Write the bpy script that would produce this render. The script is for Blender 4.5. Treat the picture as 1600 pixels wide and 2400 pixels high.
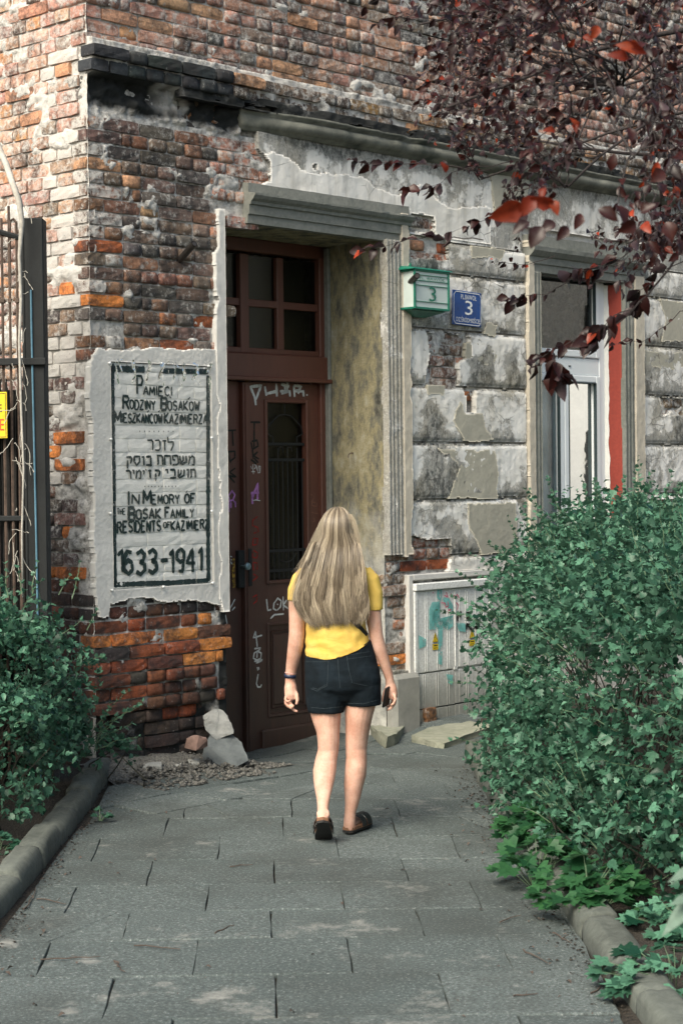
import bpy, bmesh, math, random
import numpy as np
from mathutils import Vector, Matrix
random.seed(7); np.random.seed(7)
for o in list(bpy.data.objects): bpy.data.objects.remove(o)
S = bpy.context.scene; COL = S.collection; R = math.radians
# ---------------------------------------------------------------- camera, light, exposure
FPX = 4300.0; EYE = 1.79; PITCH = math.atan(90/FPX); ROLL = .011
_F = Vector((0, math.cos(PITCH), -math.sin(PITCH))); _U0 = Vector((0, math.sin(PITCH), math.cos(PITCH))); _R0 = Vector((1, 0, 0))
_R = _R0*math.cos(ROLL) - _U0*math.sin(ROLL); _U = _U0*math.cos(ROLL) + _R0*math.sin(ROLL)
cd = bpy.data.cameras.new('camera'); cam = bpy.data.objects.new('camera', cd); COL.objects.link(cam)
cam.matrix_world = Matrix(((_R.x, _U.x, -_F.x, 0), (_R.y, _U.y, -_F.y, 0), (_R.z, _U.z, -_F.z, EYE), (0, 0, 0, 1)))
cd.sensor_fit = 'VERTICAL'; cd.sensor_height = 36; cd.lens = FPX/2400*36; cd.clip_end = 800; cd.clip_start = .05
cd.dof.use_dof = True; cd.dof.focus_distance = 10.3; cd.dof.aperture_fstop = 7.0
S.camera = cam
SUN_EL, SUN_AZ = R(46), R(212)     # azimuth of the sun seen from above, clockwise from +Y
wd = bpy.data.worlds.new('World'); S.world = wd; wd.use_nodes = True
nt = wd.node_tree; bg = nt.nodes['Background']; sky = nt.nodes.new('ShaderNodeTexSky')
sky.sky_type = 'NISHITA'; sky.sun_disc = False; sky.sun_elevation = SUN_EL; sky.sun_rotation = SUN_AZ
sky.air_density = 1.0; sky.dust_density = 4.0; sky.ozone_density = 1.0
hz_ = nt.nodes.new('ShaderNodeMix'); hz_.data_type = 'RGBA'; hz_.blend_type = 'MULTIPLY'; hz_.inputs[0].default_value = 1; hz_.inputs[7].default_value = (1.0, 1.0, .90, 1)   # thin bright overcast: less blue than a clear sky
nt.links.new(sky.outputs[0], hz_.inputs[6]); nt.links.new(hz_.outputs[2], bg.inputs[0]); bg.inputs[1].default_value = .115
sl = bpy.data.lights.new('sun', 'SUN'); sl.energy = 2.25; sl.angle = R(34); sl.color = (1, .94, .82)
so = bpy.data.objects.new('sun', sl); COL.objects.link(so)
sd = Vector((math.sin(SUN_AZ)*math.cos(SUN_EL), math.cos(SUN_AZ)*math.cos(SUN_EL), math.sin(SUN_EL)))
so.rotation_euler = sd.to_track_quat('Z', 'Y').to_euler(); so.location = (-6, -8, 12)
S.view_settings.view_transform = 'Standard'; S.view_settings.look = 'None'; S.view_settings.gamma = 1
S.view_settings.use_curve_mapping = False; S.view_settings.exposure = .98
S.render.engine = 'CYCLES'
try: S.cycles.max_bounces = 6; S.cycles.transparent_max_bounces = 12
except Exception: pass

# ---------------------------------------------------------------- from a photo pixel to a place
def ray(px, py): return _F + _R*((px-800)/FPX) - _U*((py-1200)/FPX)
def atY(px, py, Y): r = ray(px, py); return Vector((0, 0, EYE)) + r*(Y/r.y)
def atZ(px, py, z=0.): r = ray(px, py); return Vector((0, 0, EYE)) + r*((z-EYE)/r.z)
TH = math.atan2(.732, .681); T = Vector((math.cos(TH), math.sin(TH), 0)); NN = Vector((math.sin(TH), -math.cos(TH), 0))
_k = atY(211, 1000, 10.7); K = Vector((_k.x, _k.y, 0))
def fac(px, py, w=0.):            # pixel -> (u, z) on the street wall, w metres in front of its face
    r = ray(px, py); t = (w + NN.dot(K - Vector((0, 0, EYE))))/NN.dot(r); P = Vector((0, 0, EYE)) + r*t
    return (P-K).dot(T), P.z
def sid(px, py, w=0.):            # pixel -> (s, z) on the side wall; s runs back from the corner
    n2 = -T; r = ray(px, py); t = (w + n2.dot(K - Vector((0, 0, EYE))))/n2.dot(r); P = Vector((0, 0, EYE)) + r*t
    return -(P-K).dot(NN), P.z
def FW(u, w, z): return K + T*u + NN*w + Vector((0, 0, z))
def world2uw(x, y): d = Vector((x, y, 0)) - K; return d.dot(T), d.dot(NN)

# ---------------------------------------------------------------- noise
_rng = np.random.RandomState(3); _tab = _rng.rand(256, 256)
def vnoise(x, y):
    xi = np.floor(x).astype(int); yi = np.floor(y).astype(int); fx = x-xi; fy = y-yi
    fx = fx*fx*(3-2*fx); fy = fy*fy*(3-2*fy); a = _tab[xi & 255, yi & 255]; b = _tab[(xi+1) & 255, yi & 255]
    c = _tab[xi & 255, (yi+1) & 255]; d = _tab[(xi+1) & 255, (yi+1) & 255]
    return (a*(1-fx)+b*fx)*(1-fy) + (c*(1-fx)+d*fx)*fy
def fbm(x, y, o=4):
    x = np.asarray(x, float); y = np.asarray(y, float); s = 0; a = .5; t = 0
    for k in range(o): s = s + a*vnoise(x*2**k+17.3*k, y*2**k+5.1*k); t += a; a *= .5
    return s/t
def n1(x, y, o=3): return float(fbm(np.array([x]), np.array([y]), o)[0])
def smooth(a, b, x):
    t = np.clip((x-a)/(b-a), 0, 1); return t*t*(3-2*t)

# ---------------------------------------------------------------- materials
class NT:
    def __init__(s, name):
        s.m = bpy.data.materials.new(name); s.m.use_nodes = True; s.t = s.m.node_tree; s.b = s.t.nodes['Principled BSDF']
        s.out = s.t.nodes['Material Output']; s.b.inputs['Roughness'].default_value = .85
        s.pos = None
    def n(s, ty, **kw):
        o = s.t.nodes.new(ty)
        for k, v in kw.items(): setattr(o, k, v)
        return o
    def L(s, a, b): s.t.links.new(a, b)
    def P(s):
        if s.pos is None: s.pos = s.n('ShaderNodeNewGeometry').outputs['Position']
        return s.pos
    def obj(s): return s.n('ShaderNodeTexCoord').outputs['Object']
    def noise(s, sc, det=6, rough=.6, vec=None, stretch=None, dist=0., off=0.):
        v = vec if vec is not None else s.P()
        if stretch or off:
            mp = s.n('ShaderNodeMapping'); mp.inputs['Scale'].default_value = stretch or (1, 1, 1); mp.inputs['Location'].default_value = (off, off*.7, off*.3); s.L(v, mp.inputs[0]); v = mp.outputs[0]
        o = s.n('ShaderNodeTexNoise'); o.inputs['Scale'].default_value = sc; o.inputs['Detail'].default_value = det; o.inputs['Roughness'].default_value = rough; o.inputs['Distortion'].default_value = dist
        s.L(v, o.inputs['Vector']); return o.outputs['Fac']
    def voro(s, sc, vec=None, feat='F1', out='Distance'):
        o = s.n('ShaderNodeTexVoronoi', feature=feat); o.inputs['Scale'].default_value = sc; s.L(vec if vec is not None else s.P(), o.inputs['Vector']); return o.outputs[out]
    def ramp(s, f, *st):
        o = s.n('ShaderNodeValToRGB'); e = o.color_ramp.elements
        while len(e) < len(st): e.new(.5)
        for i, (p, c) in enumerate(st):
            e[i].position = p; e[i].color = c if isinstance(c, tuple) and len(c) == 4 else ((c, c, c, 1) if not isinstance(c, tuple) else c+(1,))
        s.L(f, o.inputs[0]); return o.outputs[0]
    def mix(s, f, a, b, mode='MIX'):
        o = s.n('ShaderNodeMix', data_type='RGBA', blend_type=mode, clamp_factor=True)
        for v, i in ((f, 0), (a, 6), (b, 7)):
            if hasattr(v, 'is_output'): s.L(v, o.inputs[i])
            elif i == 0: o.inputs[0].default_value = v
            else: o.inputs[i].default_value = v+(1,) if len(v) == 3 else v
        return o.outputs[2]
    def math(s, op, a, b=0., c=0.):
        o = s.n('ShaderNodeMath', operation=op)
        for i, v in enumerate((a, b, c)):
            if hasattr(v, 'is_output'): s.L(v, o.inputs[i])
            else: o.inputs[i].default_value = v
        return o.outputs[0]
    def attr(s, nm, out='Color'): return s.n('ShaderNodeAttribute', attribute_name=nm).outputs[out]
    def bump(s, h, st=.5, d=.01, prev=None):
        o = s.n('ShaderNodeBump'); o.inputs['Strength'].default_value = st; o.inputs['Distance'].default_value = d; s.L(h, o.inputs['Height'])
        if prev is not None: s.L(prev, o.inputs['Normal'])
        s.L(o.outputs[0], s.b.inputs['Normal']); return o.outputs[0]
    def col(s, c):
        if hasattr(c, 'is_output'): s.L(c, s.b.inputs['Base Color'])
        else: s.b.inputs['Base Color'].default_value = c+(1,)
        return s
    def rough(s, r):
        if hasattr(r, 'is_output'): s.L(r, s.b.inputs['Roughness'])
        else: s.b.inputs['Roughness'].default_value = r
        return s
def simple(name, c, r=.7, metal=0., nz=.25, sc=40, bump=.2, bd=.003):
    m = NT(name); a = m.noise(sc); b = m.noise(sc*.12, 4)
    f = m.math('ADD', m.math('MULTIPLY', a, .6), m.math('MULTIPLY', b, .4))
    lo = tuple(x*(1-nz) for x in c); hi = tuple(min(1, x*(1+nz)) for x in c)
    m.col(m.ramp(f, (.35, lo), (.65, hi))).rough(r); m.b.inputs['Metallic'].default_value = metal
    if bump: m.bump(a, bump, bd)
    return m.m
M = {}
def brickmat(name, individual):
    m = NT(name)
    if individual: oi = m.n('ShaderNodeObjectInfo'); c, al, rn = oi.outputs['Color'], oi.outputs['Alpha'], oi.outputs['Random']
    else: a = m.n('ShaderNodeAttribute', attribute_name='bcol'); c, al = a.outputs['Color'], a.outputs['Alpha']
    f = m.noise(55, 8, .7); g = m.noise(14, 5)
    c1 = m.mix(m.ramp(f, (.3, 0.), (.7, 1.)), m.mix(1., c, (.5, .46, .44), 'MULTIPLY'), m.mix(1., c, (1.3, 1.22, 1.15), 'MULTIPLY'))
    soot = m.ramp(m.math('ADD', m.noise(9, 7, .75), m.math('MULTIPLY', m.noise(2.2, 3), .5)), (.70, 0.), (.86, 1.))
    c2 = m.mix(m.math('MULTIPLY', soot, .8), c1, (.035, .033, .034))
    lime = m.noise(22, 9, .8, off=3.)
    lm = m.ramp(m.math('ADD', m.math('MULTIPLY', lime, .9), m.math('MULTIPLY', al, .45)), (.57, 0.), (.69, 1.))
    c3 = m.mix(m.math('MULTIPLY', lm, .85), c2, (.62, .60, .565))
    pit = m.ramp(m.noise(120, 3, .6), (.30, 1.), (.40, 0.))
    c4 = m.mix(m.math('MULTIPLY', pit, .6), c3, (.05, .035, .03))
    m.col(c4).rough(.92); m.b.inputs['Specular IOR Level'].default_value = .25
    h = m.math('ADD', m.noise(120, 8, .85), m.math('MULTIPLY', lm, .35)); m.bump(h, .8, .005); return m.m
M['brick'] = brickmat('weathered_brick', True); M['brick_j'] = brickmat('weathered_brick_far', False)
def mortar():
    m = NT('lime_mortar'); a = m.noise(24, 9, .75); b = m.noise(3.2, 5, .65, off=7.)
    c = m.ramp(a, (.30, (.10, .095, .09)), (.42, (.34, .33, .31)), (.56, (.68, .665, .635)))
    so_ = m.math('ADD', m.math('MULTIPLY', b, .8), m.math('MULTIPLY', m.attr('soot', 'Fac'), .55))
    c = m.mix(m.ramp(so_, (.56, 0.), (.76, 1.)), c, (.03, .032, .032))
    c = m.mix(m.math('MULTIPLY', m.attr('white', 'Fac'), m.ramp(a, (.25, .3), (.5, 1.))), c, (.64, .62, .585))
    m.col(c).rough(.95); m.b.inputs['Specular IOR Level'].default_value = .2; m.bump(m.math('ADD', a, m.noise(90, 6, .7)), 1., .009); return m.m
M['mortar'] = mortar()
def plaster(name, warm=0., dirt=0., streak=True):
    m = NT(name); a = m.noise(7.5, 9, .72); fine = m.noise(60, 8, .75); big = m.noise(1.8, 4, .6, off=2.)
    white = m.mix(m.noise(3., 4), (.86, .85, .825), (.74, .725, .68)); crust = m.ramp(fine, (.3, (.15, .15, .14)), (.50, (.34, .335, .31)), (.7, (.52, .51, .475)))
    k = m.math('ADD', m.math('ADD', m.math('MULTIPLY', a, .75), m.math('MULTIPLY', big, .35)), m.math('MULTIPLY', fine, .18))
    k = m.math('ADD', k, m.math('MULTIPLY', m.attr('dirt', 'Fac'), .22))
    c = m.mix(m.ramp(k, (.70-dirt, 0.), (.76-dirt, 1.)), white, crust)
    dk = m.noise(26, 8, .8, stretch=(1, 1, .55), off=5.)
    c = m.mix(m.ramp(m.math('ADD', dk, m.math('MULTIPLY', m.attr('dirt', 'Fac'), .20)), (.64, 0.), (.74, .92)), c, (.06, .063, .06))
    if streak:
        st = m.noise(16, 4, .6, stretch=(1, 1, .07)); c = m.mix(m.ramp(st, (.5, 0.), (.75, .45)), c, (.20, .20, .185))
    if warm: c = m.mix(m.ramp(m.noise(2.5, 5, off=9.), (.45, 0.), (.7, warm)), c, (.40, .33, .19))
    cr = m.voro(4.5, feat='DISTANCE_TO_EDGE'); crk = m.ramp(cr, (.004, 1.), (.012, 0.))
    c = m.mix(m.math('MULTIPLY', crk, m.ramp(big, (.5, 0.), (.6, .8))), c, (.07, .068, .06))
    m.col(c).rough(.93); m.bump(m.math('ADD', m.math('MULTIPLY', fine, .6), m.math('MULTIPLY', m.ramp(k, (.69-dirt, 1.), (.75-dirt, 0.)), .8)), .9, .008); return m.m
M['plaster'] = plaster('flaking_plaster', .25); M['frieze'] = plaster('grey_plaster', .22, .05)
M['stone'] = plaster('stone_moulding', .3, .12)
def cement(name, lo, hi, sc=30):
    m = NT(name); a = m.noise(sc, 8, .7); b = m.noise(2.5, 5)
    c = m.mix(m.ramp(m.math('ADD', m.math('MULTIPLY', a, .5), m.math('MULTIPLY', b, .5)), (.35, 0.), (.65, 1.)), lo, hi)
    c = m.mix(m.ramp(m.noise(12, 7, .8, stretch=(1, 1, .3), off=4.), (.62, 0.), (.75, .6)), c, (.12, .12, .115))
    m.col(c).rough(.9); m.bump(m.math('ADD', a, m.math('MULTIPLY', m.noise(140, 4), .4)), .7, .006); return m.m
M['cement'] = cement('grey_cement', (.52, .515, .49), (.70, .69, .66)); M['patch'] = cement('beige_repair', (.33, .315, .26), (.45, .43, .355)); M['step'] = cement('mossy_step', (.17, .185, .14), (.34, .345, .28), 16); M['plinth'] = cement('grey_plinth', (.22, .225, .21), (.36, .36, .335), 9)
M['white'] = cement('whitewash', (.66, .66, .63), (.82, .815, .78), 18); M['archi'] = cement('beige_architrave', (.42, .38, .31), (.60, .55, .46))
M['greymould'] = cement('grey_moulding', (.13, .14, .125), (.27, .275, .25))
def reveal():
    m = NT('mossy_reveal'); a = m.noise(9, 9, .75, stretch=(1, 1, .45)); f = m.noise(60, 7, .75); z = m.n('ShaderNodeSeparateXYZ'); m.L(m.P(), z.inputs[0])
    c = m.ramp(a, (.32, (.045, .045, .038)), (.44, (.17, .165, .13)), (.53, (.31, .275, .16)), (.68, (.44, .42, .34)))
    lo = m.ramp(m.math('ADD', z.outputs[2], m.math('MULTIPLY', m.noise(3., 6), .9)), (0., 1.), (1., 1.))
    zz = m.math('ADD', m.math('MULTIPLY', z.outputs[2], .35), m.math('MULTIPLY', m.noise(3., 6, off=1.), .5))
    w = m.ramp(zz, (.60, 1.), (.80, 0.))
    c = m.mix(w, c, m.ramp(m.noise(5, 8, .7, off=8.), (.36, (.22, .235, .235)), (.5, (.46, .46, .43)), (.62, (.62, .62, .58))))
    c = m.mix(m.ramp(f, (.62, 0.), (.72, .6)), c, (.05, .05, .045))
    m.col(c).rough(.93); m.bump(m.math('ADD', f, a), .8, .01); return m.m
M['reveal'] = reveal()
def doorwood():
    m = NT('brown_door_paint'); z = m.n('ShaderNodeSeparateXYZ'); m.L(m.P(), z.inputs[0])
    g = m.noise(30, 6, .7, stretch=(1, 1, .15)); b = m.noise(4, 6, .7)
    c = m.mix(m.ramp(m.math('ADD', m.math('MULTIPLY', b, .5), m.math('MULTIPLY', z.outputs[2], .25)), (.35, 0.), (.85, 1.)), (.040, .023, .019), (.120, .042, .027))
    c = m.mix(m.ramp(g, (.4, .0), (.7, .5)), c, (.07, .03, .02))
    ch = m.ramp(m.noise(70, 5, .8, off=6.), (.70, 0.), (.74, .8)); c = m.mix(ch, c, (.34, .30, .24))
    m.col(c).rough(.5); m.bump(m.math('ADD', g, m.math('MULTIPLY', m.noise(200, 3), .4)), .35, .004); return m.m
M['door'] = doorwood()
def paving():
    m = NT('concrete_slab'); a = m.noise(3., 6); sp = m.noise(75, 5, .85); v = m.voro(120)
    oi = m.n('ShaderNodeObjectInfo').outputs['Random']
    base = m.mix(m.math('ADD', m.math('MULTIPLY', a, .7), m.math('MULTIPLY', oi, .55)), (.040, .058, .058), (.104, .128, .127))
    c = m.mix(m.ramp(sp, (.40, .85), (.50, 0.)), base, (.035, .04, .04)); c = m.mix(m.ramp(sp, (.56, 0.), (.66, .8)), c, (.40, .42, .41))
    st = m.ramp(m.noise(1.1, 5, .6, off=4.), (.48, 0.), (.66, .55)); c = m.mix(st, c, (.032, .036, .033))
    pale = m.ramp(m.noise(2.3, 8, .75, off=11.), (.58, 0.), (.70, .6)); c = m.mix(pale, c, (.36, .355, .33))
    m.col(c).rough(.88); m.bump(m.math('ADD', sp, m.math('MULTIPLY', m.noise(14, 6), .9)), .6, .006); return m.m
M['slab'] = paving()
def soil(name, lo, hi, sc=45):
    m = NT(name); a = m.noise(sc, 9, .8); v = m.voro(85)
    c = m.ramp(a, (.36, lo), (.60, hi)); c = m.mix(m.ramp(v, (.10, .5), (.2, 0.)), c, tuple(min(1, x*2.2) for x in hi))
    m.col(c).rough(.97); m.bump(m.math('ADD', a, v), 1., .02); return m.m
M['soil'] = soil('dark_soil', (.018, .015, .012), (.07, .058, .045)); M['grit'] = soil('grit', (.055, .054, .048), (.26, .255, .235))
M['sooty'] = cement('sooty_cornice', (.035, .042, .036), (.25, .25, .21), 7)
M['kerb'] = cement('kerb_concrete', (.045, .052, .045), (.125, .138, .122), 30)
M['rock'] = cement('grey_rock', (.13, .14, .14), (.36, .365, .35), 14); M['rockdark'] = cement('dark_slate', (.055, .065, .07), (.17, .19, .195), 10)
M['iron'] = simple('black_iron', (.005, .007, .008), .7, .0, .4, 60); M['pipe'] = simple('old_pipe', (.05, .045, .042), .5, .6, .5, 50)
M['rust'] = simple('rusty_iron', (.10, .07, .055), .75, .2, .5, 40)
M['greenpaint'] = simple('green_paint', (.012, .16, .105), .4, 0, .3, 30, .1); M['frost'] = simple('milk_glass', (.52, .60, .585), .22, 0, .1, 6, 0)
M['blue'] = simple('blue_enamel', (.003, .05, .22), .22, 0, .25, 12, .05); M['enwhite'] = simple('white_enamel', (.78, .8, .8), .3, 0, .08, 20, 0)
M['pvc'] = simple('white_pvc', (.78, .82, .84), .3, 0, .04, 5, 0); M['red'] = simple('red_primer', (.27, .040, .026), .8, 0, .15, 40, .4)
M['gasket'] = simple('dark_gasket', (.03, .05, .055), .6); M['unlit_room'] = simple('room_dark', (.03, .035, .035), .9); M['paper'] = simple('sheer_curtain', (.5, .53, .52), .9, 0, .1, 8)  # room_dark: indoor shade put into a near-black colour
M['yellow'] = simple('sign_yellow', (.78, .56, .02), .45, 0, .06, 10, 0); M['black'] = simple('black_paint', (.012, .014, .014), .6); M['signred'] = simple('sign_red', (.55, .07, .02), .6)
def paintm(name, c, th=.40, sc=45, al=1.):      # worn brush paint: holes where it did not take
    m = NT(name); n_ = m.noise(sc, 7, .75); tr = m.n('ShaderNodeBsdfTransparent'); mx = m.n('ShaderNodeMixShader')
    lo = tuple(x*.7 for x in c); m.col(m.ramp(m.noise(20), (.4, lo), (.6, c))).rough(.8)
    f = m.ramp(n_, (th-.05, 0.), (th+.06, al)); m.L(f, mx.inputs[0]); m.L(tr.outputs[0], mx.inputs[1]); m.L(m.b.outputs[0], mx.inputs[2]); m.L(mx.outputs[0], m.out.inputs[0]); return m.m
M['ink'] = paintm('brush_black', (.014, .034, .034), .37, 50); M['inkworn'] = paintm('worn_black', (.014, .034, .036), .38, 30)
M['gwhite'] = paintm('white_marker', (.62, .64, .62), .36, 60); M['gpurple'] = paintm('purple_spray', (.46, .20, .50), .36, 60); M['gred'] = paintm('red_marker', (.34, .015, .01), .42, 40)
M['gyellow'] = paintm('yellow_marker', (.55, .50, .10), .33, 50); M['gblack'] = paintm('black_spray', (.008, .012, .008), .36, 50); M['oldyellow'] = paintm('old_yellow_paint', (.42, .26, .04), .5, 40)
M['teal'] = paintm('teal_spray', (.20, .62, .60), .42, 9, .8); M['pink'] = paintm('pink_marker', (.70, .12, .22), .36, 50, .8)
M['scratch'] = paintm('old_scratch', (.20, .10, .07), .40, 60)
def glass(name, tint, refl=.35, rough=.02, wav=.0):
    m = NT(name); g = m.n('ShaderNodeBsdfGlossy'); g.inputs[1].default_value = rough; g.inputs[0].default_value = (1, 1, 1, 1); t = m.n('ShaderNodeBsdfTransparent'); t.inputs[0].default_value = tint+(1,)
    fr = m.n('ShaderNodeLayerWeight'); fr.inputs[0].default_value = refl; mx = m.n('ShaderNodeMixShader'); m.L(fr.outputs['Fresnel'], mx.inputs[0]); m.L(t.outputs[0], mx.inputs[1]); m.L(g.outputs[0], mx.inputs[2])
    if wav:
        b = m.n('ShaderNodeBump'); b.inputs['Strength'].default_value = wav; b.inputs['Distance'].default_value = .01; m.L(m.noise(3, 3), b.inputs['Height']); m.L(b.outputs[0], g.inputs['Normal'])
    m.L(mx.outputs[0], m.out.inputs[0]); return m.m
M['glass'] = glass('window_glass', (.92, .96, .95), .40, .01, .03); M['oldglass'] = glass('dusty_glass', (.4, .42, .38), .22, .25)
M['film'] = glass('clear_film', (.99, .99, .99), .20, .09)
def leafm(name, lo, hi, back=None, trans=.3, rough=.42, rare=None):
    m = NT(name); a = m.attr('lv', 'Fac'); c = m.ramp(a, (0., lo), (1., hi)) if rare is None else m.ramp(a, (0., lo), (.965, hi), (.985, rare))
    c = m.mix(m.ramp(m.noise(90, 3), (.35, .35), (.65, 0.)), c, tuple(x*.5 for x in lo))
    bf = m.n('ShaderNodeNewGeometry').outputs['Backfacing']
    if back: c = m.mix(bf, c, back)
    m.col(c).rough(rough); m.b.inputs['Specular IOR Level'].default_value = .35; tl = m.n('ShaderNodeBsdfTranslucent'); m.L(c, tl.inputs[0]); mx = m.n('ShaderNodeMixShader'); mx.inputs[0].default_value = trans
    m.L(m.b.outputs[0], mx.inputs[1]); m.L(tl.outputs[0], mx.inputs[2]); m.L(mx.outputs[0], m.out.inputs[0]); return m.m
M['leaf'] = leafm('hedge_leaf', (.004, .036, .020), (.12, .29, .185), (.075, .17, .115), .20, .42)
M['leafb'] = leafm('bright_leaf', (.012, .060, .024), (.045, .145, .052), (.07, .16, .08), .3)
M['copper'] = leafm('copper_leaf', (.010, .004, .005), (.055, .011, .008), (.060, .038, .042), .22, .38, (.36, .045, .012))
M['bigred'] = leafm('backlit_copper_leaf', (.17, .018, .008), (.30, .045, .012), (.2, .03, .02), .45, .45)  # light shining through the leaf is put into this redder colour
M['stick'] = simple('hedge_wood', (.03, .03, .022), .9, 0, .4, 60, .8); M['darkbark'] = simple('dark_bark', (.028, .022, .022), .9, 0, .4, 60, .8); M['bark'] = simple('bark', (.055, .045, .04), .9, 0, .4, 60, .8); M['stem'] = simple('green_stem', (.10, .16, .09), .7, 0, .3, 60); M['vine'] = simple('pale_vine', (.40, .38, .34), .85, 0, .3, 40, .5)
M['twig'] = simple('twig_brown', (.07, .052, .042), .85, 0, .4, 80)
def skinm():
    m = NT('skin'); a = m.math('ADD', m.math('MULTIPLY', m.noise(14, 4), .7), m.math('MULTIPLY', m.noise(120, 4), .3)); m.col(m.ramp(a, (.36, (.50, .265, .19)), (.62, (.64, .40, .31)))).rough(.58)
    m.b.inputs['Subsurface Weight'].default_value = .15; m.b.inputs['Subsurface Radius'].default_value = (.02, .008, .004); m.b.inputs['Subsurface Scale'].default_value = .4; m.bump(m.noise(260, 3), .12, .002); return m.m
M['skin'] = skinm()
def cloth(name, lo, hi, sc=500, r=.85, wr=.5):
    m = NT(name); a = m.noise(sc, 2); b = m.noise(9, 5, .6, dist=.6); m.col(m.mix(m.ramp(m.math('ADD', m.math('MULTIPLY', a, .4), m.math('MULTIPLY', b, .6)), (.35, 0.), (.65, 1.)), lo, hi)).rough(r)
    m.bump(m.math('ADD', m.math('MULTIPLY', a, .15), m.math('MULTIPLY', m.noise(12, 3, .5, stretch=(1, 1, 2.2), dist=1.2), .9)), wr*.6, .014); m.b.inputs['Specular IOR Level'].default_value = .15; return m.m
M['shirt'] = cloth('yellow_jersey', (.58, .38, .07), (.74, .53, .15)); M['denim'] = cloth('black_denim', (.0035, .006, .008), (.010, .017, .024), 700, .9, .5)
M['thread'] = simple('stitching', (.035, .05, .06), .9); M['strap'] = simple('black_strap', (.008, .008, .009), .6); M['band'] = simple('navy_band', (.012, .02, .05), .4)
M['sole'] = simple('black_sole', (.012, .012, .012), .8, 0, .4, 80); M['cork'] = simple('cork', (.20, .10, .055), .85, 0, .3, 120); M['strapshoe'] = simple('black_leather', (.012, .012, .013), .5); M['buckle'] = simple('buckle', (.3, .3, .29), .3, .9)
def hairm():
    m = NT('ash_blonde_hair'); a = m.attr('lv', 'Fac'); c = m.ramp(a, (0., (.035, .026, .018)), (.45, (.155, .12, .083)), (1., (.46, .39, .285)))
    m.col(c).rough(.38); m.b.inputs['Specular IOR Level'].default_value = .4; return m.m
M['hair'] = hairm()
def cabm():
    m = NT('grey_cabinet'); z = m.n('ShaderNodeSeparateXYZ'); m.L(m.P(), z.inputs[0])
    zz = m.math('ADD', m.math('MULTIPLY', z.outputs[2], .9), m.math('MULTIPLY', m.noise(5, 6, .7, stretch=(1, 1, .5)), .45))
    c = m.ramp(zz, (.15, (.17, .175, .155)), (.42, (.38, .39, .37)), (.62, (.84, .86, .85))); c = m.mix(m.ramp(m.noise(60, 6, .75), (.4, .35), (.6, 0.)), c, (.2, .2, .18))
    m.col(c).rough(.55); return m.m
M['cabinet'] = cabm()

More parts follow.
